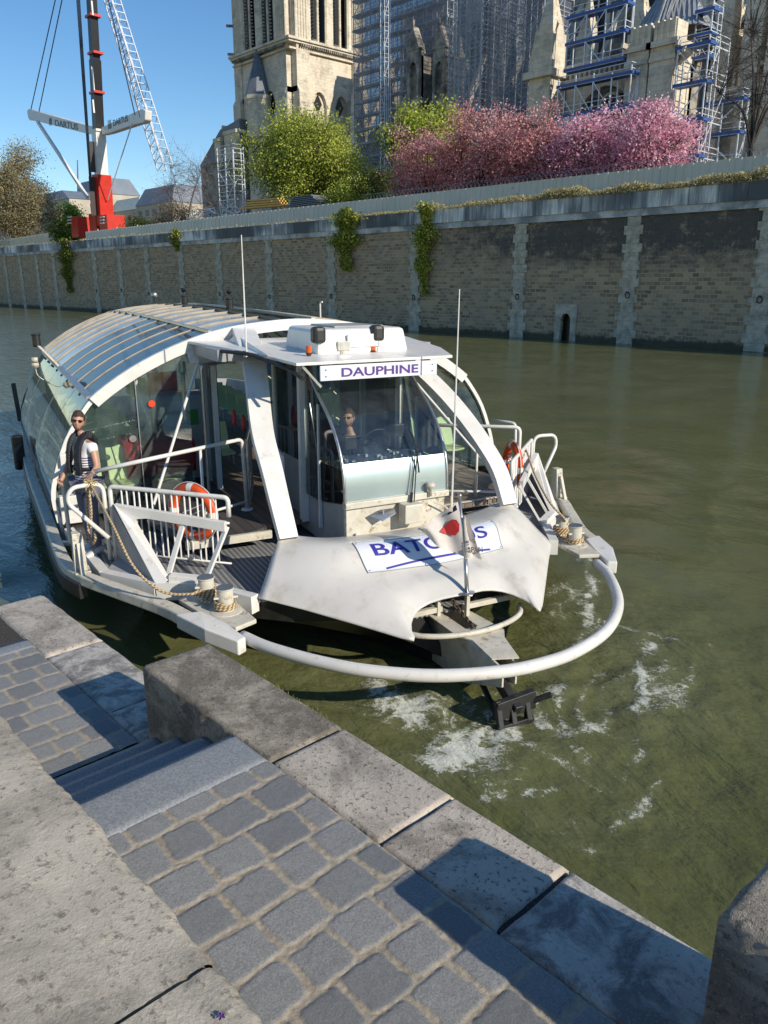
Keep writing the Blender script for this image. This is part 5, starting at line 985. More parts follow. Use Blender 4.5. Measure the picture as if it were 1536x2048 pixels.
# nave flank behind the scaffold nets
NX0, NX1 = TX1+1, -30.
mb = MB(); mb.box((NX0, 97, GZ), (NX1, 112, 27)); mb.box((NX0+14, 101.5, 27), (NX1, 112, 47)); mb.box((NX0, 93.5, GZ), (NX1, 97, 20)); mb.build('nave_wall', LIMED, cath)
mb = MB(); mb.prism([(NX0, 93.3, 20), (NX0, 97, 22.5), (NX0, 97, 20)], (NX1-NX0, 0, 0)); mb.prism([(NX0, 96.8, 27), (NX0, 101.5, 30.5), (NX0, 101.5, 27)], (NX1-NX0, 0, 0)); mb.build('aisle_roof', SLATE, cath)
x = NX0+13
while x < NX1:
    mb = MB(); buttress(mb, x-.8, x+.8, 91.5, 94.5, GZ, [(21, .3), (30, .2)], (0, -1)); pinnacle(mb, x, 93.2, 30, 2.0, 9); mb.build('aisle_buttress', LIME, cath)
    mb = MB(); P = [(x, 94+7.6*u, 27.5+13*u**.8) for u in np.linspace(0, 1, 8)]; Q = [(x, 94+7.6*u, 24+14.5*u**.62) for u in np.linspace(1, 0, 8)]
    mb.prism(P+Q, (.7, 0, 0)); mb.build('flying_buttress', LIME, cath)
    mb = MB(); mb.box((x+2, 96.9, 21), (x+4.4, 97.05, 26)); mb.box((x+1.6, 101.4, 31), (x+4.6, 101.55, 44)); mb.build('nave_window', VOID, cath)
    mb = MB(); apanel(mb, (x+1.4, 101.2, 0), (1, 0, 0), 3.6, 31, 46.5, 2.6, 40, (0, .25, 0)); mb.bar((x+3.2, 101.2, 31), (x+3.2, 101.2, 41), .2); mb.build('window_tracery', LIME, cath); x += 7.2
# transept front (seen as two gabled dormers low between nets)
for px, yb in ((835, 150), (886, 140)):
    p = WY(px, 185, 88); mb = MB(); w_ = 1.15; apanel(mb, (p.x-w_, 87, 0), (1, 0, 0), w_*2, p.z-1, p.z+5.2, w_*1.1, p.z+2.6, (0, 1.0, 0)); mb.prism([(p.x-w_-.2, 86.9, p.z+5.2), (p.x+w_+.2, 86.9, p.z+5.2), (p.x, 86.9, p.z+8.2)], (0, 1.2, 0)); mb.bar((p.x, 87, p.z+8.1), (p.x, 87, p.z+9), .3); mb.box((p.x-w_, 87.6, p.z-1), (p.x+w_, 92, p.z+4.5)); mb.box((p.x-w_*1.3, 87, GZ), (p.x+w_*1.3, 92, p.z-1)); mb.build('gabled_aedicule', LIMED, cath)

# sacristy -----------------------------------------------------------
sac = empty('sacristy', (0, 0, 0), label='stone sacristy with a steep pyramid roof and gargoyled piers wrapped in blue scaffolding', cat='building')
SY = 78.
def xs(px, y=200, Y_=SY): return WY(px, y, Y_).x
def zs_(py, px=1300, Y_=SY): return WY(px, py, Y_).z
xa, xb, xc = xs(1092), xs(1284), xs(1350)
ztop = zs_(112)
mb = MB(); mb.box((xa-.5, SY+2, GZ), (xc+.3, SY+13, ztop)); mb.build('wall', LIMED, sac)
mb = MB(); mb.box((xa+4.2, SY+1.9, GZ+2), (xb-2.2, SY+1.99, ztop-2.4)); mb.build('window_void', VOID, sac)
mb = MB(); apanel(mb, (xa+1.8, SY+1.2, 0), (1, 0, 0), xb-xa-2.2, GZ, ztop-.3, (xb-xa)*.62, zs_(245), (0, .8, 0), .62)
cx_ = xs(1207); mb.tube([(cx_+1.25*cos(a), SY+1.35, zs_(192)+1.25*sin(a)) for a in np.linspace(0, 2*pi, 20)[:-1]], .16, 6, closed=True)
for k in range(-2, 3): mb.bar((cx_+k*1.5, SY+1.4, GZ+2), (cx_+k*1.5, SY+1.4, zs_(230)), .22)
mb.build('window_tracery', LIME, sac)
for (x0, x1) in ((xb-1.2, xb+1.15), (xb+1.35, xc+.3)):      # the double pier
    mb = MB(); mb.box((x0, SY-1.5, GZ), (x1, SY+2.5, zs_(108))); mb.box((x0-.35, SY-1.85, zs_(108)), (x1+.35, SY+2.5, zs_(108)+.5)); mb.box((x0-.15, SY-1.65, zs_(108)-1.2), (x1+.15, SY+2.2, zs_(108)-.8))
    for k in range(4): mb.box((x0+.1+k*.62, SY-1.3, zs_(100)+.2), (x0+.4+k*.62, SY-.9, zs_(55)))
    mb.box((x0+.1, SY-1.2, zs_(100)), (x1-.1, SY+.8, zs_(58))); mb.build('pier', LIME, sac)
mb = MB(); p_ = (xa, SY-.2); mb.box((xa-1.3, SY-1.5, GZ), (xa+1.5, SY+2.5, zs_(160, 1100))); mb.box((xa-1.8, SY-2, zs_(160, 1100)), (xa+2, SY+2.5, zs_(160, 1100)+.7)); pinnacle(mb, xa+.3, SY-.2, zs_(150, 1100), 2.4, 9.5); pinnacle(mb, xa-1.2, SY-.6, zs_(150, 1100), .9, 5); mb.build('pier', LIME, sac)
mb = MB(); mb.box((xs(1103)-.35, SY-.3, zs_(85, 1103)), (xs(1103)+.35, SY+.3, zs_(48, 1103))); mb.lathe((xs(1103), SY, zs_(48, 1103)), [(.4, 0), (.3, .5), (.05, .9)], 8); mb.build('statue', M('pale_statue', (.75, .73, .68), .7), sac)
mb = MB(); z_ = zs_(130, 1180)
mb.box((xa, SY+.8, z_-1.4), (xb, SY+2.2, z_-.9)); mb.box((xa, SY+.9, z_+.3), (xb, SY+1.6, z_+.6)); k = xa+.4
while k < xb: mb.box((k, SY+1, z_-.9), (k+.25, SY+1.4, z_+.3)); k += .6
mb.build('balustrade', LIME, sac)
for px, py in ((1262, 98), (1372, 92), (1385, 105)): p = WY(px, py, SY-1); mb = MB(); mb.bar((p.x+1.8 if px < 1300 else p.x-1.8, SY, p.z-.2), (p.x, SY-1.6, p.z), .5, .6); mb.bar((p.x, SY-1.6, p.z), (p.x-.3, SY-2.2, p.z+.15), .4, .45); mb.build('gargoyle', LIME, sac)
A = Vector((xs(1300), SY+6, zs_(-75)));  rz_ = zs_(60); L_ = xs(1236); R_ = xs(1368)
mb = MB(); B0 = [Vector((L_, SY+1.5, rz_)), Vector((R_, SY+1.5, rz_)), Vector((R_+1, SY+11, rz_)), Vector((L_, SY+11, rz_))]; A0 = A+Vector((-1.6, -1, 0)); A1 = A+Vector((-.5, 2, 0)); mid_ = Vector((xs(1300), SY-.2, rz_))
mb.add(B0+[A0, A1, mid_], [(0, 6, 4), (6, 1, 5, 4), (1, 2, 5), (2, 3, 4, 5), (3, 0, 4)]); mb.build('roof', ZINC, sac)
mb = MB(); [mb.bar(mid_.lerp(B0[1], u), A0.lerp(A1, u), .14, .14) for u in np.linspace(0, 1, 9)]; [mb.bar(B0[0].lerp(mid_, u), A0, .14, .14) for u in np.linspace(0, 1, 5)]; mb.build('roof_seams', ZINC, sac)
# choir wing on the right
wing = empty('choir_wing', (0, 0, 0), label='sunlit stone choir wing with balustrade and flying buttresses at the far right', cat='building')
W0 = xs(1360, 200, 82); W1 = -22
mb = MB(); mb.box((W0, 84, GZ), (W1+6, 95, zs_(190, 1450, 84))); mb.build('wall', LIME, wing)
zb_ = zs_(190, 1450, 84); mb = MB(); mb.box((W0, 83.3, zb_), (W1+6, 84.6, zb_+.5)); mb.box((W0, 83.4, zb_+2), (W1+6, 84.1, zb_+2.35)); k = W0
while k < W1+6: mb.box((k, 83.55, zb_+.5), (k+.3, 83.9, zb_+2)); k += .75
mb.build('balustrade', LIME, wing)
for px in (1395, 1450, 1510, 1560):
    x = xs(px, 100, 84); mb = MB(); mb.box((x-.7, 82.6, GZ), (x+.7, 85, zb_+1)); mb.box((x-.9, 83, zb_+1), (x+.9, 86, zb_+6)); pinnacle(mb, x, 84, zb_+6, 1.8, 6); mb.build('pier', LIME, wing)
    mb = MB(); P = [(x, 85+12*u, zb_+4+11*u) for u in (0, .5, 1)]; Q = [(x, 85+12*u, zb_+.5+12.5*u**.7) for u in np.linspace(1, 0, 9)]; mb.prism(P+Q, (1.0, 0, 0)); mb.build('flying_buttress', LIME, wing)
mb = MB(); mb.box((W0-4, 97, GZ), (W1+14, 100, 46)); mb.build('clerestory', LIMED, wing)
x = W0-2
while x < W1+10: mb = MB(); mb.box((x, 96.9, 30), (x+2.6, 96.99, 41)); mb.build('window_void', VOID, wing); x += 5
# annex on the left with chimney stacks
ann = empty('stone_annex', (0, 0, 0), label='small old stone house with chimney stacks left of the bell tower', cat='house')
ax0, ax1 = WY(402, 350, 86).x, WY(486, 350, 86).x; zt_ = WY(440, 325, 86).z
mb = MB(); mb.box((ax0, 86, GZ), (ax1, 94, zt_)); mb.build('wall', LIMED, ann)
mb = MB(); mb.prism([(ax0, 85.8, zt_), (ax1, 85.8, zt_), (ax1, 85.8, zt_+6.5), (ax0+(ax1-ax0)*.55, 85.8, zt_+5.5)], (0, 8, 0)); mb.build('roof', SLATE, ann)
for px, w_, zz in ((440, 1.0, 3.2), (466, 2.0, 5.2)):
    x = WY(px, 300, 85.5).x; mb = MB(); mb.box((x-w_, 85, zt_), (x+w_, 88, WY(px, 268 if px > 450 else 284, 85.5).z)); mb.box((x-w_-.25, 84.8, WY(px, 268 if px > 450 else 284, 85.5).z), (x+w_+.25, 88.2, WY(px, 268 if px > 450 else 284, 85.5).z+.6)); mb.build('chimney', LIME, ann)
mb = MB(); mb.box((ax0+1.2, 85.9, GZ+3), (ax0+2.6, 85.99, GZ+6)); mb.build('window', VOID, ann)

# scaffolding ---------------------------------------------------------
SCF = M('scaffold_steel', (.52, .56, .62), .45, (.40, .44, .5), 1, met=.3)
SCFL = M('scaffold_pale', (.70, .74, .80), .45, (.6, .64, .7), 1, met=.2)
SCFD = M('scaffold_dull', (.58, .60, .63), .5, (.44, .46, .5), 1, met=.2)
BLUE = M('scaffold_blue', (.03, .09, .32), .5, (.04, .12, .38), 2)
def netmat(name, c, lo, hi):
    m, t, b, o = nt(name); t.nodes.remove(b); tr = N(t, 'ShaderNodeBsdfTransparent'); df = N(t, 'ShaderNodeBsdfDiffuse'); df.inputs[0].default_value = (*c, 1)
    tl = N(t, 'ShaderNodeBsdfTranslucent'); tl.inputs[0].default_value = (*c, 1); ad = N(t, 'ShaderNodeMixShader'); ad.inputs[0].default_value = .4; t.links.new(df.outputs[0], ad.inputs[1]); t.links.new(tl.outputs[0], ad.inputs[2])
    mx = N(t, 'ShaderNodeMixShader'); t.links.new(ramp(t, [(.3, lo), (.7, hi)], noi(t, .6, 6, .7)).outputs[0], mx.inputs[0]); t.links.new(tr.outputs[0], mx.inputs[1]); t.links.new(ad.outputs[0], mx.inputs[2]); t.links.new(mx.outputs[0], o.inputs[0]); return m
NET = netmat('grey_net', (.30, .33, .40), .12, .46); NETL = netmat('pale_net', (.46, .49, .55), .10, .40)
SHEET = M('white_sheet', (.55, .57, .6), .8, (.42, .44, .48), 1, bs=.3, bsc=2)
def scaffold(label, X0, X1, Y0, Y1, z0, z1, bay, lift, r, mat, deck=None, net=None, faces='SE', diag=2, every=1, group=None):
    root = empty('scaffold', ((X0+X1)/2, Y0, z0), label=label, cat='scaffold', group=group); off = Vector(((X0+X1)/2, Y0, z0))
    class Q(MB):
        def build(s, *a, **k): s.v = [tuple(Vector(v)-off) for v in s.v]; return MB.build(s, *a, **k)
    nx = max(1, round((X1-X0)/bay)); nz = max(1, round((z1-z0)/lift)); ny = max(1, round((Y1-Y0)/bay)); XX = np.linspace(X0, X1, nx+1); ZZ = np.linspace(z0, z1, nz+1); YY = np.linspace(Y0, Y1, ny+1)
    mb = Q(); rg = random.Random(int(X0*7))
    for x in XX: mb.bar((x, Y0, z0), (x, Y0, z1+rg.uniform(.3, 1.2)), r)
    for y in YY[1:]: mb.bar((X1, y, z0), (X1, y, z1+.8), r)
    if len(XX) < 14:
        for x in XX: mb.bar((x, Y0+1.2, z0), (x, Y0+1.2, z1+.6), r)
    mb.build('standards', mat, root, fix=False)
    mb = Q()
    for z in ZZ:
        for dz in (0, .55, 1.05): mb.bar((X0, Y0, z+dz), (X1, Y0, z+dz), r*(.8 if dz == 0 else .5)); mb.bar((X1, Y0, z+dz), (X1, Y1, z+dz), r*(.8 if dz == 0 else .5))
    mb.build('ledgers', mat, root, fix=False)
    mb = Q()
    for i in range(nx):
        for j in range(nz):
            if (i+j*(1 if diag == 1 else 0)) % diag == 0 and rg.random() < .8:
                a, b = (XX[i], XX[i+1]) if j % 2 else (XX[i+1], XX[i]); mb.bar((a, Y0-.05, ZZ[j]), (b, Y0-.05, ZZ[j+1]), r*.7)
    for i in range(ny):
        for j in range(nz):
            if (i+j) % 2 == 0: mb.bar((X1+.05, YY[i], ZZ[j]), (X1+.05, YY[i+1], ZZ[j+1]), r*.7)
    mb.build('braces', mat, root, fix=False)
    if deck:
        mb = Q()
        for j, z in enumerate(ZZ[::every]): mb.box((X0-.2, Y0-.1, z), (X1+.2, Y0+1.2, z+.28)); 
        mb.build('deck', deck, root)
    if net:
        mb = Q(); mb.prism([(X0, Y0+1.4, z0), (X1-.3, Y0+1.4, z0), (X1-.3, Y0+1.4, z1), (X0, Y0+1.4, z1)], (0, .01, 0)); mb.prism([(X1-.2, Y0+1.5, z0), (X1-.2, Y1, z0), (X1-.2, Y1, z1), (X1-.2, Y0+1.5, z1)], (.01, 0, 0)); mb.prism([(X0, Y0-.12, z0), (X1, Y0-.12, z0), (X1, Y0-.12, z1), (X0, Y0-.12, z1)], (0, .01, 0)); mb.build('netting', net, root)
    return root
X_ = lambda px, Y_, y=150: WY(px, y, Y_).x
scaffold('tall dark grey netted scaffold beside the bell tower, left of the others', X_(708, 90), X_(892, 90), 90, 92, GZ, 47.6, 1.9, 2.0, .10, SCFD, SCFD, NET, diag=1)
scaffold('tall grey scaffold with pale uprights in the middle of the nave front', X_(897, 86), X_(960, 86), 86, 95, GZ, 43.5, 1.8, 2.0, .12, SCF, None, NETL, diag=1)
scaffold('broad scaffold with bright sunlit poles before the transept, right of the nave front', X_(962, 87), X_(1082, 87), 87, 93, GZ, 42, 1.8, 2.0, .10, SCF, None, NET, diag=1)
scaffold('slim hoist tower of pale poles standing before the dark net', X_(766, 88), X_(774, 88), 87.5, 88.3, GZ, 47.5, .9, 2.0, .08, SCFL, None, None, diag=1)
g_ = 'blue decked scaffolds around the sacristy'
scaffold('blue decked scaffold across the sacristy front window', X_(1118, 75), X_(1262, 75), 75, 76.5, GZ, zs_(160, 1200, 75), 2.4, 3.1, .11, SCFL, BLUE, None, diag=1, group=g_)
scaffold('blue decked scaffold beside the statue pinnacle, above the window scaffold', X_(1128, 76), X_(1240, 76), 76.2, 77.6, zs_(128, 1200, 76), zs_(20, 1200, 76), 2.2, 3.0, .11, SCFL, BLUE, None, diag=1, group=g_)
scaffold('narrow blue decked scaffold tower right of the double pier', X_(1352, 76), X_(1412, 76), 76, 80, GZ, zs_(95, 1380, 76), 2.0, 2.9, .12, SCFL, BLUE, None, diag=1, group=g_)
scaffold('high blue decked scaffold crown beside the pyramid roof', X_(1382, 80), X_(1412, 80), 80, 82, zs_(120, 1390, 80), zs_(28, 1390, 80), 1.9, 2.4, .12, SCFL, BLUE, None, diag=1, group=g_)
scaffold('low blue decked scaffold along the choir wing', X_(1405, 80, 280), X_(1475, 80, 280), 80, 81.4, GZ, zs_(205, 1450, 80), 2.6, 3.2, .12, SCFL, BLUE, None, diag=2, group=g_)
scaffold('small pale scaffold tower standing by the annex on the left', WY(436, 340, 62).x, WY(468, 340, 62).x, 62, 63.6, GZ, WY(450, 308, 62).z, 1.7, 1.9, .1, SCFL, None, None, diag=1)
mb = MB(); a, b_ = WY(1116, 240, 74.6), WY(1180, 240, 74.6); mb.grid([[(a.x+(b_.x-a.x)*j/8, 74.6+.15*sin(j*2+i), zs_(232, 1150, 74.6)-(4.6+.5*sin(j))*i/5) for j in range(9)] for i in range(6)])
tag(mb.build('tarpaulin', SHEET, smooth=True), 'white plastic sheet hung on the sacristy scaffold', 'tarpaulin')

# hoarding, ground, stacks ------------------------------------------------
HOA = None
m, t, b, o_ = nt('hoarding_sheet'); tc = N(t, 'ShaderNodeTexCoord', name='TC'); w1 = N(t, 'ShaderNodeTexWave', bands_direction='X', i_Scale=.55, wave_profile='SAW'); t.links.new(tc.outputs['Object'], w1.inputs[0])
c_ = mixc(t, (.52, .53, .46), (.40, .41, .36), ramp(t, [(.7, 0), (.95, 1)], w1.outputs['Fac']).outputs[0]); c_ = mixc(t, c_, (.60, .60, .52), ramp(t, [(.3, 0), (.7, 1)], noi(t, .3, 3)).outputs[0]); t.links.new(c_, b.inputs['Base Color']); b.inputs['Roughness'].default_value = .5; HOA = m
hr = empty('hoarding', (0, 0, 0), label='long grey corrugated metal hoarding along the top of the embankment', cat='hoarding')
def Yf(x): return Yw(x)+2.3
mb = MB(); x = 0.; top = lambda x: 11.78+ (.0 if x > -70 else (-70-x)*-.006); k = 0; rows_ = ([], [])
while x > -122:
    d = .05 if k % 4 in (1, 2) else 0; rows_[0].append((x, Yf(x)+d, 9.9)); rows_[1].append((x, Yf(x)+d, top(x))); x -= .34 if k % 2 else .06; k += 1
mb.grid(rows_); mb.build('sheets', HOA, hr)
mb = MB(); x = -2
while x > -122: mb.bar((x, Yf(x)+.25, 9.5), (x, Yf(x)+.25, 11.7), .12); x -= 6.1
mb.build('posts', SCF, hr)
wire = MB(); x = -14
while x > -60: wire.tube([(x+.35*cos(a)-.06*a, Yf(x)+.25, top(x)+.18+.32*sin(a)) for a in np.linspace(0, 2*pi, 12)], .012, 3); x -= .45
wire.build('razor_wire', STEEL, hr, fix=False)
cream = M('cream_hoarding', (.62, .56, .42), .6, (.52, .47, .36), 1)
mb = MB(); p0, p1 = WY(20, 480, 57), WY(98, 480, 55.5); k = 0; rr_ = ([], [])
for u in np.linspace(0, 1, 60): q = p0.lerp(p1, u); d = .12*(int(u*60) % 3 == 0); rr_[0].append((q.x+d, q.y-d, 9.5)); rr_[1].append((q.x+d, q.y-d, 12.5))
mb.grid(rr_); tag(mb.build('hoarding', cream), 'short cream hoarding panel at the left end of the quay', 'hoarding')
mb = MB(); p0, p1 = WY(-40, 480, 56), WY(18, 480, 58); mb.prism([p0*1, p1*1, Vector((p1.x, p1.y, 12.4)), Vector((p0.x, p0.y, 12.4))], (0, .1, 0)); tag(mb.build('hoarding', cream), 'cream hoarding panel cut off by the left edge of the picture', 'hoarding')
gm = M('island_ground', (.20, .17, .13), .95, (.12, .13, .07), .3)
mb = MB(); mb.grid([[(x, Yf(x)-1.5 if j == 0 else 900, 9.35) for x in (40, -20, -65, -100, -160, -400, -900)] for j in range(2)]); tag(mb.build('ground', gm), 'ground of the island behind the embankment', kind='structure')
YEL = M('yellow_timber', (.62, .40, .10), .6, (.52, .32, .08), 3)
mb = MB(); a, b_ = WY(482, 415, 56), WY(566, 408, 56)
for k in range(4):
    for j in range(3): mb.bar((a.x+k*.5, 56+j*.4, a.z-.1+.26*k), (b_.x-k*.3, 56+j*.4, b_.z-.1+.25*k), .17)
tag(mb.build('timber_stack', YEL), 'stack of long yellow beams behind the hoarding', 'timber stack')
mb = MB(); a, b_ = WY(572, 405, 56), WY(640, 402, 56)
for k in range(6): mb.box((a.x+.5*k*.3, 56, a.z-.5+.18*k), (b_.x-.3*k, 58, a.z-.4+.18*k))
tag(mb.build('panel_stack', M('grey_blue_panels', (.16, .2, .25), .6), None), 'stack of blue grey panels behind the hoarding', 'panel stack')
rg = random.Random(4); a, b_ = WY(385, 430, 57), WY(490, 420, 57)
mb = MB()
for k in range(60): x = rg.uniform(a.x, b_.x); z = rg.uniform(11.8, 13.6); mb.bar((x, 57+rg.uniform(-1, 1), z), (x+rg.uniform(-2, 2), 57+rg.uniform(-1, 1), z+rg.uniform(-.9, .9)), .09)
tag(mb.build('pipe_heap', SCFL, fix=False), 'heap of loose scaffold tubes behind the hoarding', 'pipe heap')
mb = MB(); p = WY(474, 418, 56); mb.box((p.x-.7, 56, 11.6), (p.x+.5, 57, 12.3)); tag(mb.build('site_barrier', RED, bevel=.1), 'small red barrier beside the yellow beams', 'barrier')

# crane -----------------------------------------------------------------
CY = 76.; CRW = M('crane_white', (.78, .78, .76), .4, (.68, .68, .66), 1); CRB = M('crane_black', (.015, .015, .02), .35); CRR = M('crane_red', (.60, .03, .015), .4, (.5, .02, .01), 1)
cr = empty('mobile_crane', WY(205, 455, CY), label='red and black telescopic mobile crane with white outrigger arms', cat='crane')
_o = cr.location.copy()
def C(px, py, d=0): return WY(px, py, CY+d)-_o
def cb(name, P, Q, w_, mat, h=None, n=None): mb = MB(); mb.bar(P, Q, w_, h or w_); return mb.build(name, mat, cr)
base, m1, m2, m3, m4 = C(210, 452), C(203, 350), C(197, 262), C(190, 120), C(180, -60)
cb('boom_section', base, m1, 2.9, CRR); cb('boom_section', m1, m2, 2.1, CRW); cb('boom_section', m2, m3, 1.75, CRB); cb('boom_section', m3, m4, 1.5, CRB)
mb = MB(); mb.bar(m1.lerp(m2, .05)+Vector((-.3, -1.4, 0)), m1.lerp(m2, .75)+Vector((-.3, -1.4, 0)), 1.3, .1); mb.bar(base.lerp(m1, .2)+Vector((-.2, -1.9, 0)), base.lerp(m1, .95)+Vector((-.2, -1.9, 0)), 1.6, .1); mb.build('boom_ladder', M('dark_grille', (.06, .05, .05), .6), cr)
for (px, py) in ((186, 33), (191, 107), (194, 186), (197, 262)): q = C(px, py); mb = MB(); mb.box(q-Vector((1.35, 1.1, .22)), q+Vector((1.35, 1.1, .22))); mb.build('boom_collar', CRR if py < 250 else CRW, cr)
for k, (px, py) in enumerate(((196, 20), (196, 150), (198, 170), (198, 215))): q = C(px, py)+Vector((.4, -1.3, 0)); mb = MB(); mb.bar(q-Vector((0, 0, 1.2)), q+Vector((0, 0, 1.2)), .3, .1); mb.build('mark', CRW, cr)
for (p0, p1, lab, c0, c1) in (((190, 262), (58, 228), -1, (103, 244), (156, 254)), ((203, 262), (285, 230), 1, (222, 248), (256, 236))):
    P, Q = C(*p0), C(*p1); arm = MB(); d = (Q-P).normalized(); n = d.cross(Vector((0, 1, 0))).normalized(); n = n if n.z > 0 else -n
    arm.prism([P-n*.7, P+n*.7, Q+n*1.1, Q+d*1.3+n*.6, Q+d*.8-n*.9, Q-n*1.3, Q-d*3-n*1.1, P+d*4-n*.9], (0, 1.4, 0)); a_ = arm.build('outrigger_arm', CRW, cr, bevel=.15)
    A0, A1 = C(c0[0], c0[1]), C(c1[0], c1[1]); ex = (A1-A0); o1 = (A0+A1)/2+Vector((0, -.06, 0)); ex.y = 0; ey = ex.cross(Vector((0, -1, 0))) ; ey = ey if ey.z > 0 else -ey
    o1.y = (P.y)-.05; lettering('lettering', 'DARTUS', ex.length*.86, 1.3 if lab < 0 else 1.15, o1+ex.normalized()*ex.length*.07, ex, ey, CRB, a_)
    mb = MB()
    for k in range(3): q = A0-ex.normalized()*(.25+.55*k)+Vector((0, -.06+P.y-A0.y, 0)); mb.prism([q-ey.normalized()*.8, q+ex.normalized()*.28-ey.normalized()*.8, q+ex.normalized()*.45+ey.normalized()*.8, q+ex.normalized()*.17+ey.normalized()*.8], (0, .02, 0))
    mb.build('stripes', CRB, a_)
def line(P, Q, r, mat=CRB): mb = MB(); mb.bar(P, Q, r); mb.build('guy_line', mat, cr)
line(C(62, 218), C(115, -20), .16); line(C(78, 223), C(128, -20), .16); line(C(270, 230), C(212, -20), .16); line(C(280, 235), C(236, 60), .1); line(C(75, 243), C(175, 395), .6, CRW); line(C(265, 245), C(215, 400), .16, CRW)
for k in range(4): line(C(152+k*2, -20), C(182+k*1.2, 400), .13)
mb = MB(); q = C(165, 447); mb.box(q+Vector((-1.7, -2, -3)), q+Vector((1.9, 2, 1.3))); q2 = C(224, 443); mb.build('counterweight', CRR, cr, bevel=.1); mb = MB(); mb.box(q2+Vector((-1.9, -2, -3)), q2+Vector((2.0, 2, 1.2))); mb.build('counterweight', CRR, cr, bevel=.1)
mb = MB(); q = C(198, 440); mb.box(q+Vector((-1.4, -1.6, -4)), q+Vector((2, 1, 1.2))); mb.bar(q+Vector((1.6, -1, -1)), C(212, 400), .6); mb.bar(q+Vector((-1.4, -1, 0)), C(185, 415), .25); mb.bar(q+Vector((-1, -1, 0)), C(181, 408), .2); mb.build('carrier', CRR, cr)
mb = MB(); [mb.bar(C(152+ (0 if k < 3 else 66), 436+6*(k % 3))+Vector((.5, -2.1, 0)), C(160+(0 if k < 3 else 66), 435+6*(k % 3))+Vector((.5, -2.1, 0)), .25) for k in range(6)]; mb.build('weight_marks', CRW, cr)
# lattice jib of a second crane
lj = empty('lattice_jib', WY(335, 340, 82), label='pale steel lattice crane jib leaning up to the left behind the bare tree', cat='crane jib'); _l = lj.location.copy()
A0, A1 = WY(330, 335, 82)-_l, WY(205, -60, 82)-_l; d = (A1-A0); L_ = d.length; d.normalize(); ex = Vector((0, 1, 0)).cross(d).normalized(); ey = Vector((0, 1, 0)); mb = MB(); wd = 1.35; cs = [(-wd, -1), (wd, -1), (wd, 1), (-wd, 1)]
for a_, b_ in cs: mb.bar(A0+ex*a_+ey*b_, A1+ex*a_+ey*b_, .2)
n = int(L_/1.7)
for k in range(n):
    p, q = A0+d*(L_*k/n), A0+d*(L_*(k+1)/n); s_ = 1 if k % 2 else -1
    mb.bar(p-ex*wd*s_-ey, q+ex*wd*s_-ey, .11); mb.bar(p-ex*wd*s_+ey, q+ex*wd*s_+ey, .11); mb.bar(p+ex*wd-ey, p+ex*wd+ey, .1); mb.bar(p-ex*wd-ey, p+ex*wd-ey, .1); mb.bar(p-ex*wd-ey*s_, q-ex*wd+ey*s_, .1)
mb.build('lattice', SCFL, lj, fix=False); mb = MB(); mb.bar(WY(262, 130, 82)-_l+Vector((-2, 0, 6)), WY(283, 240, 82)-_l, .1); mb.build('mast', SCFL, lj)

# distant buildings -------------------------------------------------------
PALE = M('distant_facade', (.50, .45, .36), .8, (.4, .36, .29), .2); HZS = M('distant_slate', (.20, .23, .28), .6, (.16, .19, .24), .2); GRN = M('verdigris_roof', (.42, .50, .46), .5, (.5, .56, .55), .2)
def block(name, label, px0, px1, ytop, yeave, Y_, roof, nwin=5):
    r_ = empty(name, WY((px0+px1)/2, 440, Y_), label=label, cat='building'); o = r_.location.copy(); x0, x1 = WY(px0, yeave, Y_).x-o.x, WY(px1, yeave, Y_).x-o.x; ze = WY((px0+px1)/2, yeave, Y_).z-o.z; zt_ = WY((px0+px1)/2, ytop, Y_).z-o.z; zb_ = 9.3-o.z
    mb = MB(); mb.box((x0, 0, zb_), (x1, 18, ze)); mb.build('wall', PALE, r_); i = (x1-x0)*.1
    mb = MB(); mb.add([(x0-.4, -.4, ze), (x1+.4, -.4, ze), (x1+.4, 18.4, ze), (x0-.4, 18.4, ze), (x0+i, 3, zt_), (x1-i, 3, zt_), (x1-i, 15, zt_), (x0+i, 15, zt_)], [(0, 1, 5, 4), (1, 2, 6, 5), (2, 3, 7, 6), (3, 0, 4, 7), (4, 5, 6, 7)]); mb.build('roof', roof, r_)
    for k in range(nwin):
        x = x0+(x1-x0)*(k+.5)/nwin; w_ = (x1-x0)/nwin*.25
        for z_ in np.arange(zb_+4, ze-2, 4.2): mb = MB(); mb.box((x-w_, -.06, z_), (x+w_, -.02, z_+2.4)); mb.build('window', VOID, r_)
    return r_
block('distant_building', 'far building with a grey slate mansard roof behind the crane', 148, 208, 358, 392, 170, HZS, 4)
block('distant_building', 'far building with a pale green metal roof right of the crane', 218, 275, 396, 422, 170, GRN, 5)
block('distant_building', 'far building with a dark steep slate roof beside the brown bush', 272, 345, 372, 408, 160, HZS, 5)
block('distant_building', 'far pale stone building behind the trees at the left edge', -60, 140, 395, 415, 150, HZS, 9)
sp_ = empty('radio_mast', WY(155, 400, 220), label='thin far radio mast on the skyline left of the crane', cat='mast'); mb = MB(); p = WY(155, 320, 220)-sp_.location; mb.bar((-1, 0, -5), p, .5); mb.bar((1, 0, -5), p, .5); mb.build('mast', HZS, sp_)

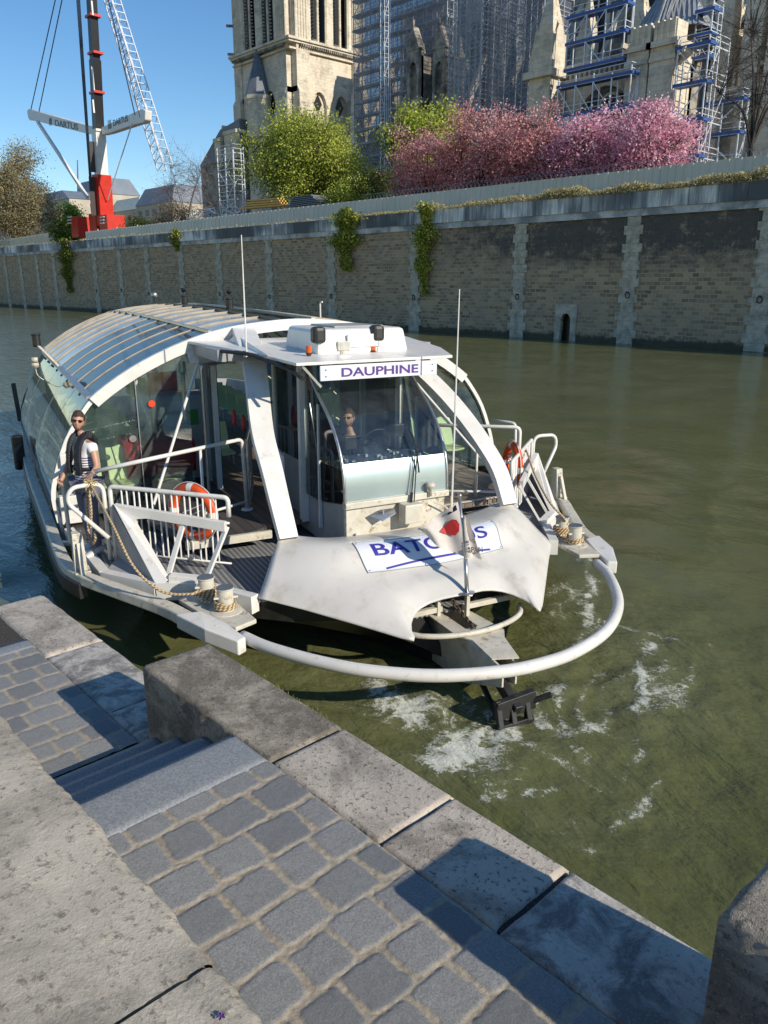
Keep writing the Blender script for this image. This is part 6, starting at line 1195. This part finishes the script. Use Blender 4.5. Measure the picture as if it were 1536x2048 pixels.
# ================================================================== vegetation
def leafmat(name, cols, tr=.42):
    m, t, b, o = nt(name); g = N(t, 'ShaderNodeAttribute', attribute_name='tone'); r_ = ramp(t, [(i/(len(cols)-1), c) for i, c in enumerate(cols)], g.outputs['Fac'])
    t.links.new(r_.outputs[0], b.inputs['Base Color']); b.inputs['Roughness'].default_value = .6; b.inputs['Specular IOR Level'].default_value = .2
    tl = N(t, 'ShaderNodeBsdfTranslucent'); t.links.new(r_.outputs[0], tl.inputs[0]); mx = N(t, 'ShaderNodeMixShader'); mx.inputs[0].default_value = tr; t.links.new(b.outputs[0], mx.inputs[1]); t.links.new(tl.outputs[0], mx.inputs[2]); t.links.new(mx.outputs[0], o.inputs[0]); return m
def leaves(name, C_, S_, tone, size, mat, parent, aspect=.6, flat=0):
    n = len(C_); a = rng.normal(size=(n, 3)); a /= np.linalg.norm(a, axis=1)[:, None]; r_ = rng.normal(size=(n, 3)); b_ = np.cross(a, r_); b_ /= np.linalg.norm(b_, axis=1)[:, None]
    s_ = (size*rng.uniform(.6, 1.3, n))[:, None]; q = np.stack([C_-a*s_, C_+b_*s_*aspect, C_+a*s_, C_-b_*s_*aspect], 1).reshape(-1, 3)
    me = bpy.data.meshes.new(name); me.vertices.add(4*n); me.vertices.foreach_set('co', q.ravel()); me.loops.add(4*n); me.loops.foreach_set('vertex_index', np.arange(4*n)); me.polygons.add(n); me.polygons.foreach_set('loop_start', np.arange(0, 4*n, 4)); me.polygons.foreach_set('loop_total', np.full(n, 4)); me.update()
    me.attributes.new('tone', 'FLOAT', 'FACE').data.foreach_set('value', np.clip(tone, 0, 1).astype(np.float32)); me.materials.append(mat); o = bpy.data.objects.new(name, me); COL.objects.link(o); o.parent = parent; return o
BARK = M('bark', (.09, .075, .06), .9, (.05, .042, .035), 3); BARKR = M('bark_grey', (.16, .14, .12), .9, (.09, .08, .07), 3)
def tree(nm, label, base, h, cr_, cen, n_cl, per, size, mat, tr_r=.35, seed=1, bark=None, group=None, spread=.9, twigs=True, shape=None, up=0.):
    """base point, crown ellipsoid (radii cr_) centred cen above base; leafy clumps on real limbs"""
    rg_ = np.random.default_rng(seed); bark = bark or BARK; root = empty(nm, base, 0, label=label, cat='tree', group=group)
    cen = np.array(cen, float); cl = []
    while len(cl) < n_cl:
        v = rg_.normal(size=3); v /= np.linalg.norm(v); r_ = rg_.uniform(.25, 1)**.5; p = v*r_
        lump = .78+.28*noise.noise(Vector(tuple(v*1.7+seed)))*1.6
        p = p*lump
        if p[2] < -.75: continue
        cl.append(p*np.array(cr_)+cen)
    cl = np.array(cl); mb = MB(); hub = Vector((0, 0, max(.8, cen[2]-cr_[2]*.75))); mb.tube(curve([(0, 0, -.5), (.06*h*.2, 0, hub.z*.5), tuple(hub)], 3), [tr_r]*3+[tr_r*.85]*3+[tr_r*.7], 8, cap=False)
    nm_ = max(4, int(n_cl**.5)); mains = [Vector(cl[i]) for i in rg_.choice(len(cl), nm_, replace=False)]
    jn = []
    for mpt in mains:
        mid_ = hub.lerp(mpt, .5)+Vector((0, 0, up-.08*h*.5*0)) ; c_ = curve([hub-Vector((0, 0, .3)), hub.lerp(mpt, .35)+Vector((0, 0, .06*h)), mpt], 4); k = len(c_); mb.tube(c_, [tr_r*.5*(1-.75*i/(k-1)) for i in range(k)], 5, cap=False); jn += c_[2:]
    for c_ in cl:
        v = Vector(c_); j = min(jn, key=lambda q: (q-v).length+.35*max(0, q.length-v.length)); k_ = curve([j, j.lerp(v, .5)+Vector(tuple(rg_.normal(size=3)*.15)), v], 2); mb.tube(k_, [tr_r*.12]*3+[tr_r*.07]*2, 4, cap=False)
        if twigs:
            for _ in range(twigs if twigs is not True else 3): t2 = v+Vector(tuple(rg_.normal(size=3)*spread)); mb.tube([j.lerp(v, rg_.uniform(.4, 1)), v.lerp(t2, .6)+Vector(tuple(rg_.normal(size=3)*.1)), t2], [tr_r*.06, tr_r*.05, tr_r*.03], 3, cap=False)
    mb.build('trunk', bark, root, fix=False)
    if per:
        C_ = np.repeat(cl, per, 0); off = rg_.normal(size=C_.shape)*spread*np.array([1, 1, .75]); C_ = C_+off
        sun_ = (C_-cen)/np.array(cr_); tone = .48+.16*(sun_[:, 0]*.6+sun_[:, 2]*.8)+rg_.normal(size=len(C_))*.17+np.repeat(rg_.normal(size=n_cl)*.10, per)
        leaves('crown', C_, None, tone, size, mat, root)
    return root
LG = leafmat('leaf_spring_green', [(.10, .13, .025), (.28, .34, .055), (.46, .52, .09), (.62, .66, .18)], .35)
LG2 = leafmat('leaf_chestnut_green', [(.06, .11, .02), (.16, .27, .04), (.30, .43, .06), (.48, .58, .12)])
LD = leafmat('leaf_dark_green', [(.015, .03, .008), (.05, .08, .018), (.10, .14, .03), (.18, .22, .06)])
LO = leafmat('leaf_olive_brown', [(.14, .115, .07), (.27, .235, .13), (.42, .37, .2), (.56, .5, .3)])
LP = leafmat('blossom_dusky_pink', [(.28, .09, .09), (.58, .24, .24), (.82, .43, .44), (.96, .74, .74)])
LP2 = leafmat('blossom_bright_pink', [(.38, .11, .18), (.72, .32, .44), (.92, .56, .68), (.98, .84, .89)])
def base(px, Y_, z=9.35): p = WY(px, 380, Y_); return Vector((p.x, Y_, z))
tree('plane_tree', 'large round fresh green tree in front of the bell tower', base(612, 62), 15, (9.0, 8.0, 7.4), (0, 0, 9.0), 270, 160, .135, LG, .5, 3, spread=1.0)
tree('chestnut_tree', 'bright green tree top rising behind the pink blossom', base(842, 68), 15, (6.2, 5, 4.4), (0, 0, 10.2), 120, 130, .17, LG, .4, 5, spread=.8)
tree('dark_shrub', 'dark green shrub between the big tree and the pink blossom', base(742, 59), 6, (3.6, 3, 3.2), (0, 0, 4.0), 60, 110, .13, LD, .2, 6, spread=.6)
tree('olive_shrub', 'pale olive shrub under the right side of the big tree', base(698, 57), 5, (3.6, 2.4, 2.4), (0, 0, 3.4), 55, 110, .11, LG, .2, 7, spread=.55)
gp = 'pink blossoming cherry trees behind the hoarding'
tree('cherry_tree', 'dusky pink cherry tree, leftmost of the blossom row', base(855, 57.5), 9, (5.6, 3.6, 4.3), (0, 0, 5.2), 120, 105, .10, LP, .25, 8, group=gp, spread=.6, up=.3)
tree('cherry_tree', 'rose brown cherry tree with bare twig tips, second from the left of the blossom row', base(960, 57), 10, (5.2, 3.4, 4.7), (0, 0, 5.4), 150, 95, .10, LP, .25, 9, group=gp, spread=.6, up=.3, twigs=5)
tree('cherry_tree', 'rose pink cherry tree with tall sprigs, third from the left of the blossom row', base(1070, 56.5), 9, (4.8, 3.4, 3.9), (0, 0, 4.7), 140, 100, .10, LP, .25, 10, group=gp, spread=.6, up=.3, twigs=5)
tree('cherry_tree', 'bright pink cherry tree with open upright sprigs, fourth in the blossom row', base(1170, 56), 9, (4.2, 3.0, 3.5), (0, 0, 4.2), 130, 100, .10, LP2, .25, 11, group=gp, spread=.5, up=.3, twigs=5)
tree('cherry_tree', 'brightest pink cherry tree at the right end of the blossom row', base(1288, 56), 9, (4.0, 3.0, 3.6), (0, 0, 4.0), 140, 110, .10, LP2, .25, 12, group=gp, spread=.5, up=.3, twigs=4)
tree('plane_tree', 'tall olive brown tree just in leaf at the left edge of the picture', base(22, 66, 9.3), 24, (11, 9, 11.5), (0, 0, 12.2), 320, 110, .19, LO, .55, 13, spread=1.25, bark=BARKR, twigs=6)
tree('chestnut_tree', 'full green tree left of the crane', base(128, 84), 17, (6.4, 5, 7.6), (0, 0, 8.6), 150, 90, .22, LG2, .35, 14, spread=.85)
tree('bare_tree', 'leafless grey tree in front of the lattice jib', base(368, 64), 15, (6.6, 5, 7.2), (0, 0, 8.0), 90, 3, .12, LO, .22, 15, spread=1.3, bark=M('bark_mauve', (.17, .14, .14), .9, (.12, .10, .10), 3), twigs=11)
tree('brown_bush', 'brown budding bush below the leafless tree', base(345, 59), 6, (6.2, 2.5, 3.4), (0, 0, 3.2), 80, 45, .12, leafmat('leaf_brown', [(.05, .03, .02), (.12, .085, .055), (.2, .16, .1), (.32, .3, .24)]), .15, 16, spread=.7, twigs=7, bark=BARKR)
tree('dark_shrub', 'dark olive bush right of the red crane base', base(275, 60), 5, (4, 2, 2.4), (0, 0, 2.9), 50, 90, .13, LD, .15, 17, spread=.6)
tree('bare_tree', 'dark leafless tree in front of the choir wing at the right edge', base(1492, 62), 17, (4.4, 4, 7.5), (0, 0, 10.2), 60, 0, .1, LO, .26, 18, spread=1.3, bark=M('bark_black', (.05, .045, .04), .9), twigs=10)
# creepers hanging down the embankment face
LI = leafmat('ivy_leaf', [(.04, .055, .012), (.15, .18, .03), (.36, .39, .06), (.58, .58, .14)], .25)
def ivy(label, px, y0, y1, wpx, n, tn=0):
    a = WY(px, y0, 50.3); b_ = WY(px, y1, 50.5); rg_ = np.random.default_rng(int(px)); u = rg_.random(n)**.8; w_ = abs(WY(px+wpx, y0, 50.3).x-a.x)/1; ev = .35+.65*np.sin(np.clip(u*1.15+.12, 0, 1)*pi)**.6; ev *= .8+.35*np.sin(u*17+px)
    x = a.x+(b_.x-a.x)*u*0+rg_.normal(size=n)*w_*.42*ev+.2*np.sin(u*7)*1.; z = a.z+(b_.z-a.z)*u+rg_.normal(size=n)*.12; yw_ = np.array([Yw(v) for v in x]); y = yw_-.33-np.abs(rg_.normal(size=n))*.22*ev
    root = empty('ivy', (0, 0, 0), label=label, cat='creeper'); mb = MB()
    for k in range(7): P = curve([(a.x+.25*sin(k*2.1), Yw(a.x)-.36, a.z+.1), (a.x+.3*sin(k*1.3+1), Yw(a.x)-.3, (a.z+b_.z)/2), (a.x+.2*sin(k), Yw(a.x)-.22, b_.z+.4*k*.3)], 3); mb.tube(P, .02, 4, cap=False)
    mb.build('stems', BARKR, root, fix=False); leaves('foliage', np.stack([x, y, z], 1), None, .5+rg_.normal(size=n)*.24+tn+.2*(rg_.random(n) < .2), .115, LI, root)
ivy('broad yellow green creeper over the coping, left of the narrow one', 690, 418, 538, 34, 8200, .05); ivy('long narrow yellow green creeper hanging to mid wall', 850, 408, 585, 25, 7600, .12)
ivy('dark green creeper hanging at the far left of the embankment', 147, 478, 582, 19, 6200, -.22); ivy('short dry creeper tuft on the coping behind the boat antenna', 360, 458, 500, 13, 1500, -.05)
# dry grass along the coping
DG = leafmat('dry_grass', [(.14, .13, .06), (.34, .31, .15), (.55, .49, .28), (.70, .64, .44)], .3)
n = 26000; px = np.concatenate([rng.uniform(1100, 1570, 15000), rng.uniform(860, 1160, 6500), rng.uniform(690, 840, 2500), rng.uniform(0, 700, 2000)]); xx = np.array([WY(p, 400, 51.2).x for p in px]); rise = np.array([.8 if p > 1100 else .55 if p > 860 else .35 for p in px])
dens = fbm(xx*.5, xx*0, 3, 3); hh = rise*(dens*1.2)*rng.random(len(px))**.8; yy = np.array([Yw(v) for v in xx])+.05+rng.normal(size=len(px))*.35; zz = 10.0+hh
leaves_o = leaves('dry_grass', np.stack([xx, yy, zz], 1), None, .5+rng.normal(size=len(px))*.22, .10, DG, None, .25); tag(leaves_o, 'dry grass and weeds growing along the top of the embankment', kind='stuff')
# ================================================================== people
SKIN = M('skin', (.52, .29, .20), .5, (.46, .24, .17), 9); HAIR = M('hair_brown', (.06, .032, .018), .7, (.035, .02, .012), 30, bs=.4, bsc=60)
def skinned(V, E, Rr, sub=2):
    me = bpy.data.meshes.new('tmp'); me.from_pydata(V, E, []); o = bpy.data.objects.new('tmp', me); COL.objects.link(o)
    s = o.modifiers.new('skin', 'SKIN'); s.use_smooth_shade = True; s.branch_smoothing = .6; u = o.modifiers.new('sub', 'SUBSURF'); u.levels = sub; u.render_levels = sub
    for i, v in enumerate(me.skin_vertices[0].data): r_ = Rr[i]; v.radius = (r_, r_) if not hasattr(r_, '__len__') else r_
    me.skin_vertices[0].data[0].use_root = True
    bpy.context.view_layer.update(); dg = bpy.context.evaluated_depsgraph_get(); ev = o.evaluated_get(dg); m2 = bpy.data.meshes.new_from_object(ev); bpy.data.objects.remove(o); return m2
def head_geo(face):   # unit built round the head centre; +Y is the face
    bm = bmesh.new(); bmesh.ops.create_icosphere(bm, subdivisions=4, radius=1)
    for v in bm.verts:
        x, y, z = v.co; X = x*.076; Y = y*.096; Z_ = z*.118
        if z < 0: X *= 1-.32*(-z)**1.4; Y *= 1-.10*(-z); Z_ *= 1.02
        if z < -.2 and y > 0: Y += .012*(-z)
        if y > .3: X *= .96
        nose = math.exp(-((x/.13)**2+((z+.12)/.24)**2)) * (y > 0); Y += .022*nose*(1-.3*(z+.1))
        eye = sum(math.exp(-(((x-s_*.36)/.17)**2+((z-.10)/.10)**2)) for s_ in (-1, 1))*(y > 0); Y -= .010*eye
        brow = math.exp(-(((z-.26)/.08)**2))*(abs(x) < .6)*(y > 0); Y += .005*brow
        lip = math.exp(-((x/.28)**2+((z+.52)/.06)**2))*(y > 0); Y += .006*lip - .006*math.exp(-((x/.3)**2+((z+.46)/.03)**2))*(y > 0)
        v.co = (X, Y, Z_)
    for s_ in (-1, 1):
        r_ = bmesh.ops.create_icosphere(bm, subdivisions=2, radius=1); 
        for v in r_['verts']: v.co = Vector((s_*.077+v.co.x*.008, -.004+v.co.y*.018, v.co.z*.031-.003))
    return bm
def person(nm_label, loc, facing, pose, outfit, head_turn=0, head_tilt=0, scale=1.0):
    rz = atan2(facing.y, facing.x)-pi/2; root = empty('person', loc, rz, label=nm_label, cat='person'); root.scale = (scale,)*3
    J = {'pel': (0, 0, .94), 'wai': (0, .0, 1.08), 'che': (0, -.01, 1.28), 'ub': (0, -.015, 1.42), 'nk': (0, .0, 1.51), 'nt': (0, .012, 1.58),
         'hL': (-.09, 0, .90), 'kL': (-.10, .02, .49), 'aL': (-.10, -.02, .09), 'tL': (-.11, .12, .045), 'hR': (.09, 0, .90), 'kR': (.10, .02, .49), 'aR': (.10, -.02, .09), 'tR': (.11, .12, .045),
         'sL': (-.185, -.015, 1.40), 'eL': (-.24, -.03, 1.13), 'wL': (-.25, .06, .89), 'sR': (.185, -.015, 1.40), 'eR': (.24, -.03, 1.13), 'wR': (.25, .06, .89)}
    J.update(pose); K = {k: Vector(v) for k, v in J.items() if hasattr(v, '__len__')}
    V, E_, R_ = [], [], []; ix = {}
    def a(n_, p, r_): ix[n_] = len(V); V.append(tuple(p)); R_.append(r_)
    def l(p, q): E_.append((ix[p], ix[q]))
    for n_, r_ in (('pel', (.13, .10)), ('wai', (.12, .09)), ('che', (.14, .10)), ('ub', (.10, .075)), ('nk', .055), ('nt', .05)): a(n_, K[n_], r_)
    for p, q in (('pel', 'wai'), ('wai', 'che'), ('che', 'ub'), ('ub', 'nk'), ('nk', 'nt')): l(p, q)
    for s_ in 'LR':
        a('h'+s_, K['h'+s_], .085); a('k'+s_, K['k'+s_], .055); a('c'+s_, K['k'+s_].lerp(K['a'+s_], .35), .055); a('a'+s_, K['a'+s_], .033); a('t'+s_, K['t'+s_], .018); l('pel', 'h'+s_); l('h'+s_, 'k'+s_); l('k'+s_, 'c'+s_); l('c'+s_, 'a'+s_); l('a'+s_, 't'+s_)
        a('s'+s_, K['s'+s_], .055); a('e'+s_, K['e'+s_], .040); a('f'+s_, K['e'+s_].lerp(K['w'+s_], .3), .040); a('w'+s_, K['w'+s_], .026)
        d = (K['w'+s_]-K['e'+s_]).normalized(); palm = K['w'+s_]+d*.05; a('p'+s_, palm, (.034, .018)); l('ub', 's'+s_); l('s'+s_, 'e'+s_); l('e'+s_, 'f'+s_); l('f'+s_, 'w'+s_); l('w'+s_, 'p'+s_)
    me = skinned(V, E_, R_); bm = bmesh.new(); bm.from_mesh(me)
    hd = head_geo(0); T = Matrix.Translation(K['nt']+Vector((0, .012, .112))) @ Matrix.Rotation(head_turn, 4, 'Z') @ Matrix.Rotation(head_tilt, 4, 'Y') @ Matrix.Rotation(pose.get('nod', (0, 0, 0))[0] if 'nod' in pose else 0, 4, 'X')
    hd.transform(T); m2 = bpy.data.meshes.new('h'); hd.to_mesh(m2); hd.free(); bm.from_mesh(m2)
    for s_ in 'LR':           # fingers: five unequal bent chains closing towards the palm
        d = (K['w'+s_]-K['e'+s_]).normalized(); sd_ = 1 if s_ == 'R' else -1; side_ = Vector((0, 1, 0)) ; side_ = (side_-d*side_.dot(d)).normalized(); inn = d.cross(side_)*(-sd_)
        if inn.dot(Vector((-sd_, 0, 0))) < 0: inn = -inn
        palm = K['w'+s_]+d*.075
        for k, ln in enumerate((.068, .078, .072, .056)):
            b0 = palm+side_*(.027-.018*k); g = pose.get('grip', .5) if not isinstance(pose.get('grip'), dict) else pose['grip'][s_]; p1 = b0+(d*(1-.4*g)+inn*.5*g)*ln*.45; p2 = p1+(d*(1-1.1*g)+inn*1.0*g)*ln*.33; p3 = p2+(d*(1-1.7*g)+inn*.7*g)*ln*.25
            mf = MB(); mf.tube([b0-d*.02, b0, p1, p2, p3], [.009, .0095, .009, .008, .0055], 7); mm = bpy.data.meshes.new('f'); mm.from_pydata(mf.v, [], mf.f); bm.from_mesh(mm)
        t0 = K['w'+s_]+d*.03+side_*.028; t1 = t0+(side_*.7+d*.6+inn*.3)*.035; t2 = t1+(d*.8+inn*.7)*.028; mf = MB(); mf.tube([t0, t1, t2], [.012, .0105, .007], 7); mm = bpy.data.meshes.new('f'); mm.from_pydata(mf.v, [], mf.f); bm.from_mesh(mm)
    me2 = bpy.data.meshes.new('body'); bm.to_mesh(me2); bm.free(); me2.materials.append(SKIN); me2.polygons.foreach_set('use_smooth', [True]*len(me2.polygons)); body = bpy.data.objects.new('body', me2); COL.objects.link(body); body.parent = root
    def cloth(name, V_, E2, R2, mat, cut=None):
        m_ = skinned([tuple(v) for v in V_], E2, R2); b_ = bmesh.new(); b_.from_mesh(m_)
        for v in b_.verts: n_ = noise.noise(v.co*9+Vector((3, 1, 2))); v.co += v.normal*n_*.007
        if cut: bmesh.ops.delete(b_, geom=[v for v in b_.verts if cut(v.co)], context='VERTS')
        b_.to_mesh(m_); b_.free(); m_.materials.clear(); m_.materials.append(mat); m_.polygons.foreach_set('use_smooth', [True]*len(m_.polygons)); o = bpy.data.objects.new(name, m_); COL.objects.link(o); o.parent = root; return o
    tv = [K['pel']+Vector((0, 0, -.13)), K['wai'], K['che'], K['ub'], K['ub']+Vector((0, .005, .045)), K['sL']+Vector((.01, 0, .0)), K['sL'].lerp(K['eL'], outfit['sleeve']), K['sR']+Vector((-.01, 0, 0)), K['sR'].lerp(K['eR'], outfit['sleeve'])]
    te = [(0, 1), (1, 2), (2, 3), (3, 4), (3, 5), (5, 6), (3, 7), (7, 8)]; trr = [(.170, .14), (.162, .132), (.178, .138), (.130, .10), .068, .078, .066 if outfit['sleeve'] < .7 else .052, .078, .066 if outfit['sleeve'] < .7 else .052]
    cloth('shirt', tv, te, trr, outfit['shirt'])
    lv = [K['pel'], K['hL'], K['kL'], K['aL']+Vector((0, 0, .0)), K['hR'], K['kR'], K['aR']]
    cloth('trousers', lv, [(0, 1), (1, 2), (2, 3), (0, 4), (4, 5), (5, 6)], [(.15, .125), .115, .088, .078, .115, .088, .078], outfit['trousers'])
    for s_ in 'LR':
        A_ = K['a'+s_]; T_ = K['t'+s_]; f = (T_-A_); f.z = 0; f.normalize(); lft = Vector((-f.y, f.x, 0)); mb = MB(); rings = []
        for u, w_, h_ in ((-.075, .028, .07), (-.05, .038, .085), (.0, .04, .08), (.06, .045, .062), (.12, .046, .05), (.17, .036, .042), (.20, .016, .03)):
            c = Vector((A_.x, A_.y, .004))+f*u; rings.append([c+lft*w_*1.25*cos(q)+Zv2*(h_*.65+h_*.65*max(-1, sin(q)*1.1)) for q in np.linspace(0, 2*pi, 13)])
        mb.grid(rings); mb.prism(rings[0][:-1], f*-.002); mb.build('shoe', outfit['shoes'], root, smooth=True)
    # hair: a shell over the skull
    hb = bmesh.new(); bmesh.ops.create_icosphere(hb, subdivisions=4, radius=1); dl = []
    for v in hb.verts:
        x, y, z = v.co; keep = (z > .42 or (y < .25 and z > -.25) or (abs(x) > .75 and y < .45 and z > .05)); n_ = noise.noise(v.co*6)*.05
        if not keep: dl.append(v)
        v.co = (x*.083*(1+n_), y*.103*(1+n_)-.002, z*.126*(1+n_)+.003+(.010 if (z > .6 and y > 0) else 0))
    bmesh.ops.delete(hb, geom=dl, context='VERTS'); hb.transform(T); hm = bpy.data.meshes.new('hair'); hb.to_mesh(hm); hb.free(); hm.materials.append(outfit.get('hair', HAIR)); ho = bpy.data.objects.new('hair', hm); COL.objects.link(ho); ho.parent = root; sm_ = ho.modifiers.new('s', 'SOLIDIFY'); sm_.thickness = .008
    if outfit.get('beard'):
        hb = bmesh.new(); bmesh.ops.create_icosphere(hb, subdivisions=4, radius=1); dl = []
        for v in hb.verts:
            x, y, z = v.co; keep = (y > .2 and z < -.62) or (abs(x) < .3 and y > .3 and -.44 < z < -.36) or (.15 < y < .6 and abs(x) > .55 and z < -.3)
            if not keep: dl.append(v)
            X = x*.0785; Y = y*.0985+.004; Z_ = z*.121
            if z < 0: X *= 1-.30*(-z)**1.4; Y *= 1-.08*(-z)
            if z < -.2 and y > 0: Y += .014*(-z)
            v.co = (X, Y, Z_)
        bmesh.ops.delete(hb, geom=dl, context='VERTS'); hb.transform(T); hm = bpy.data.meshes.new('beard'); hb.to_mesh(hm); hb.free(); hm.materials.append(M('beard', (.24, .13, .08), .8, (.17, .09, .055), 40)); ho = bpy.data.objects.new('beard', hm); COL.objects.link(ho); ho.parent = root
    if outfit.get('glasses'):
        mb = MB()
        for s_ in (-1, 1): mb.prism([T @ Vector((s_*.033+.026*cos(q), .097-.006*abs(cos(q)), .014+.017*sin(q))) for q in np.linspace(0, 2*pi, 13)[:-1]], T.to_3x3() @ Vector((0, .004, 0))); mb.bar(T @ Vector((s_*.058, .088, .02)), T @ Vector((s_*.079, -.005, .012)), .006)
        mb.bar(T @ Vector((-.012, .10, .02)), T @ Vector((.012, .10, .02)), .006); mb.build('sunglasses', M('dark_lens', (.02, .006, .008), .08), root)
    mo = MB(); mo.grid([[T @ Vector((x, .088-.35*x*x/.05*.05, z_)) for x in np.linspace(-.022, .022, 7)] for z_ in (-.060, -.054)]); mo.build('mouth', M('lips', (.38, .14, .11), .5), root)
    return root, K, T
Zv2 = Vector((0, 0, 1))
def stripe_mat(name, c1, c2, per, thr, top=None):
    m, t, b, o = nt(name); tc = N(t, 'ShaderNodeTexCoord', name='TC'); sx = N(t, 'ShaderNodeSeparateXYZ'); t.links.new(tc.outputs['Object'], sx.inputs[0]); f = N(t, 'ShaderNodeMath', operation='MULTIPLY'); f.inputs[1].default_value = 1/per; t.links.new(sx.outputs[2], f.inputs[0]); fr = N(t, 'ShaderNodeMath', operation='FRACT'); t.links.new(f.outputs[0], fr.inputs[0])
    g = N(t, 'ShaderNodeMath', operation='LESS_THAN'); g.inputs[1].default_value = thr; t.links.new(fr.outputs[0], g.inputs[0]); f_ = g.outputs[0]
    if top: l2 = N(t, 'ShaderNodeMath', operation='LESS_THAN'); l2.inputs[1].default_value = top; t.links.new(sx.outputs[2], l2.inputs[0]); mm = N(t, 'ShaderNodeMath', operation='MULTIPLY'); t.links.new(f_, mm.inputs[0]); t.links.new(l2.outputs[0], mm.inputs[1]); f_ = mm.outputs[0]
    t.links.new(mixc(t, c1, c2, f_), b.inputs['Base Color']); b.inputs['Roughness'].default_value = .8; return m
TEE = stripe_mat('striped_shirt', (.78, .77, .80), (.05, .05, .13), .031, .42, 1.27); TROU = M('trousers_slate', (.17, .17, .23), .8, (.12, .12, .17), 8); SHOE = M('white_shoe', (.78, .76, .74), .5)
cl_ = bw(-2.88, -3.36, .885); toc = Vector((-cl_.x, -cl_.y, 0)).normalized(); scr = Rt.copy(); fac = (toc*.72-scr*.70).normalized()
# the rail is in front of him: hand target in local axes
hw = bw(*hand); loc_ = cl_; fz = atan2(fac.y, fac.x)-pi/2; hl = Matrix.Rotation(-fz, 4, 'Z') @ (hw-loc_); hl = hl+Vector((0, 0, .05))
man, K, T = person('bearded crewman in striped shirt and black life vest holding the mooring rope', loc_, fac,
    {'sL': (-.19, .0, 1.40), 'eL': (-.275, .03, 1.15), 'wL': tuple(hl.lerp(Vector((-.27, .03, 1.15)), .32)) , 'eR': (.25, .05, 1.14), 'wR': (.20, .20, .98), 'aL': (-.13, .06, .09), 'tL': (-.16, .20, .045), 'kL': (-.115, .07, .49), 'aR': (.11, -.10, .09), 'tR': (.14, .02, .045), 'kR': (.105, -.02, .49), 'grip': .85},
    {'shirt': TEE, 'sleeve': .42, 'trousers': TROU, 'shoes': SHOE, 'beard': True, 'glasses': True}, head_turn=radians(46), head_tilt=radians(-8))
VEST = M('vest_black', (.008, .009, .016), .6, (.02, .022, .03), 20, bs=.4, bsc=30)
mb = MB()
for s_ in (-1, 1):
    P = curve([(s_*.07, -.125, 1.36), (s_*.095, -.07, 1.50), (s_*.095, .03, 1.52), (s_*.085, .115, 1.42), (s_*.085, .15, 1.28), (s_*.09, .155, 1.14), (s_*.08, .15, 1.06)], 4); n = len(P)
    mb = MB()
    for a_, b_ in zip(P, P[1:]): mb.bar(a_, b_+(b_-a_)*.3, .085, .05, (s_*.3, 1, .4))
    mb.build('vest_panel', VEST, man, bevel=.012)

mb = MB(); mb.tube([(.165*cos(q), .135*sin(q), 1.115) for q in np.linspace(0, 2*pi, 28)[:-1]], .022, 8, closed=True); mb.build('vest_belt', VEST, man, smooth=True); mb = MB(); mb.tube([(-.02+.03*cos(q), .165, 1.115+.03*sin(q)) for q in np.linspace(0, 2*pi, 14)[:-1]], .006, 5, closed=True); mb.build('buckle', STEEL, man)
mb = MB(); mb.bar((.07, -.13, 1.44), (-.07, -.13, 1.44), .1, .05); mb.build('vest_collar', VEST, man, bevel=.015)
d = (K['wL']-K['eL']).normalized(); mb = MB(); mb.tube([K['wL']-d*.035, K['wL']-d*.01, K['wL']+d*.05, K['wL']+d*.085], [.032, .033, .040, .034], 10); mb.build('glove', M('glove_grey', (.18, .17, .15), .9, (.35, .05, .03), 30, .5, .6), man, smooth=True)
# helmsman in the wheelhouse
hc = bw(-2.05, -.12, .80)
person('helmsman in a dark jacket and sunglasses seated inside the wheelhouse', hc, (bl*-.75+bf*.55).normalized(),
    {'kL': (-.12, .42, .88), 'aL': (-.12, .40, .42), 'tL': (-.12, .52, .38), 'kR': (.12, .42, .88), 'aR': (.12, .40, .42), 'tR': (.12, .52, .38), 'eL': (-.27, .08, 1.16), 'wL': (-.18, .32, 1.18), 'eR': (.27, .08, 1.16), 'wR': (.15, .32, 1.18)},
    {'shirt': NAVY, 'sleeve': .95, 'trousers': NAVY, 'shoes': BLACK, 'glasses': True, 'beard': True}, head_turn=radians(10), scale=1.0)
WST = stripe_mat('dark_striped_shirt', (.02, .022, .035), (.35, .36, .4), .045, .28)
person('person in a dark striped top standing in the doorway beside the wheelhouse', bw(-4.2, .15, 1.13), (bl*-.3-bf*.9).normalized(), {}, {'shirt': WST, 'sleeve': .95, 'trousers': BLACK, 'shoes': BLACK})
scn.render.resolution_x = 768; scn.render.resolution_y = 1024
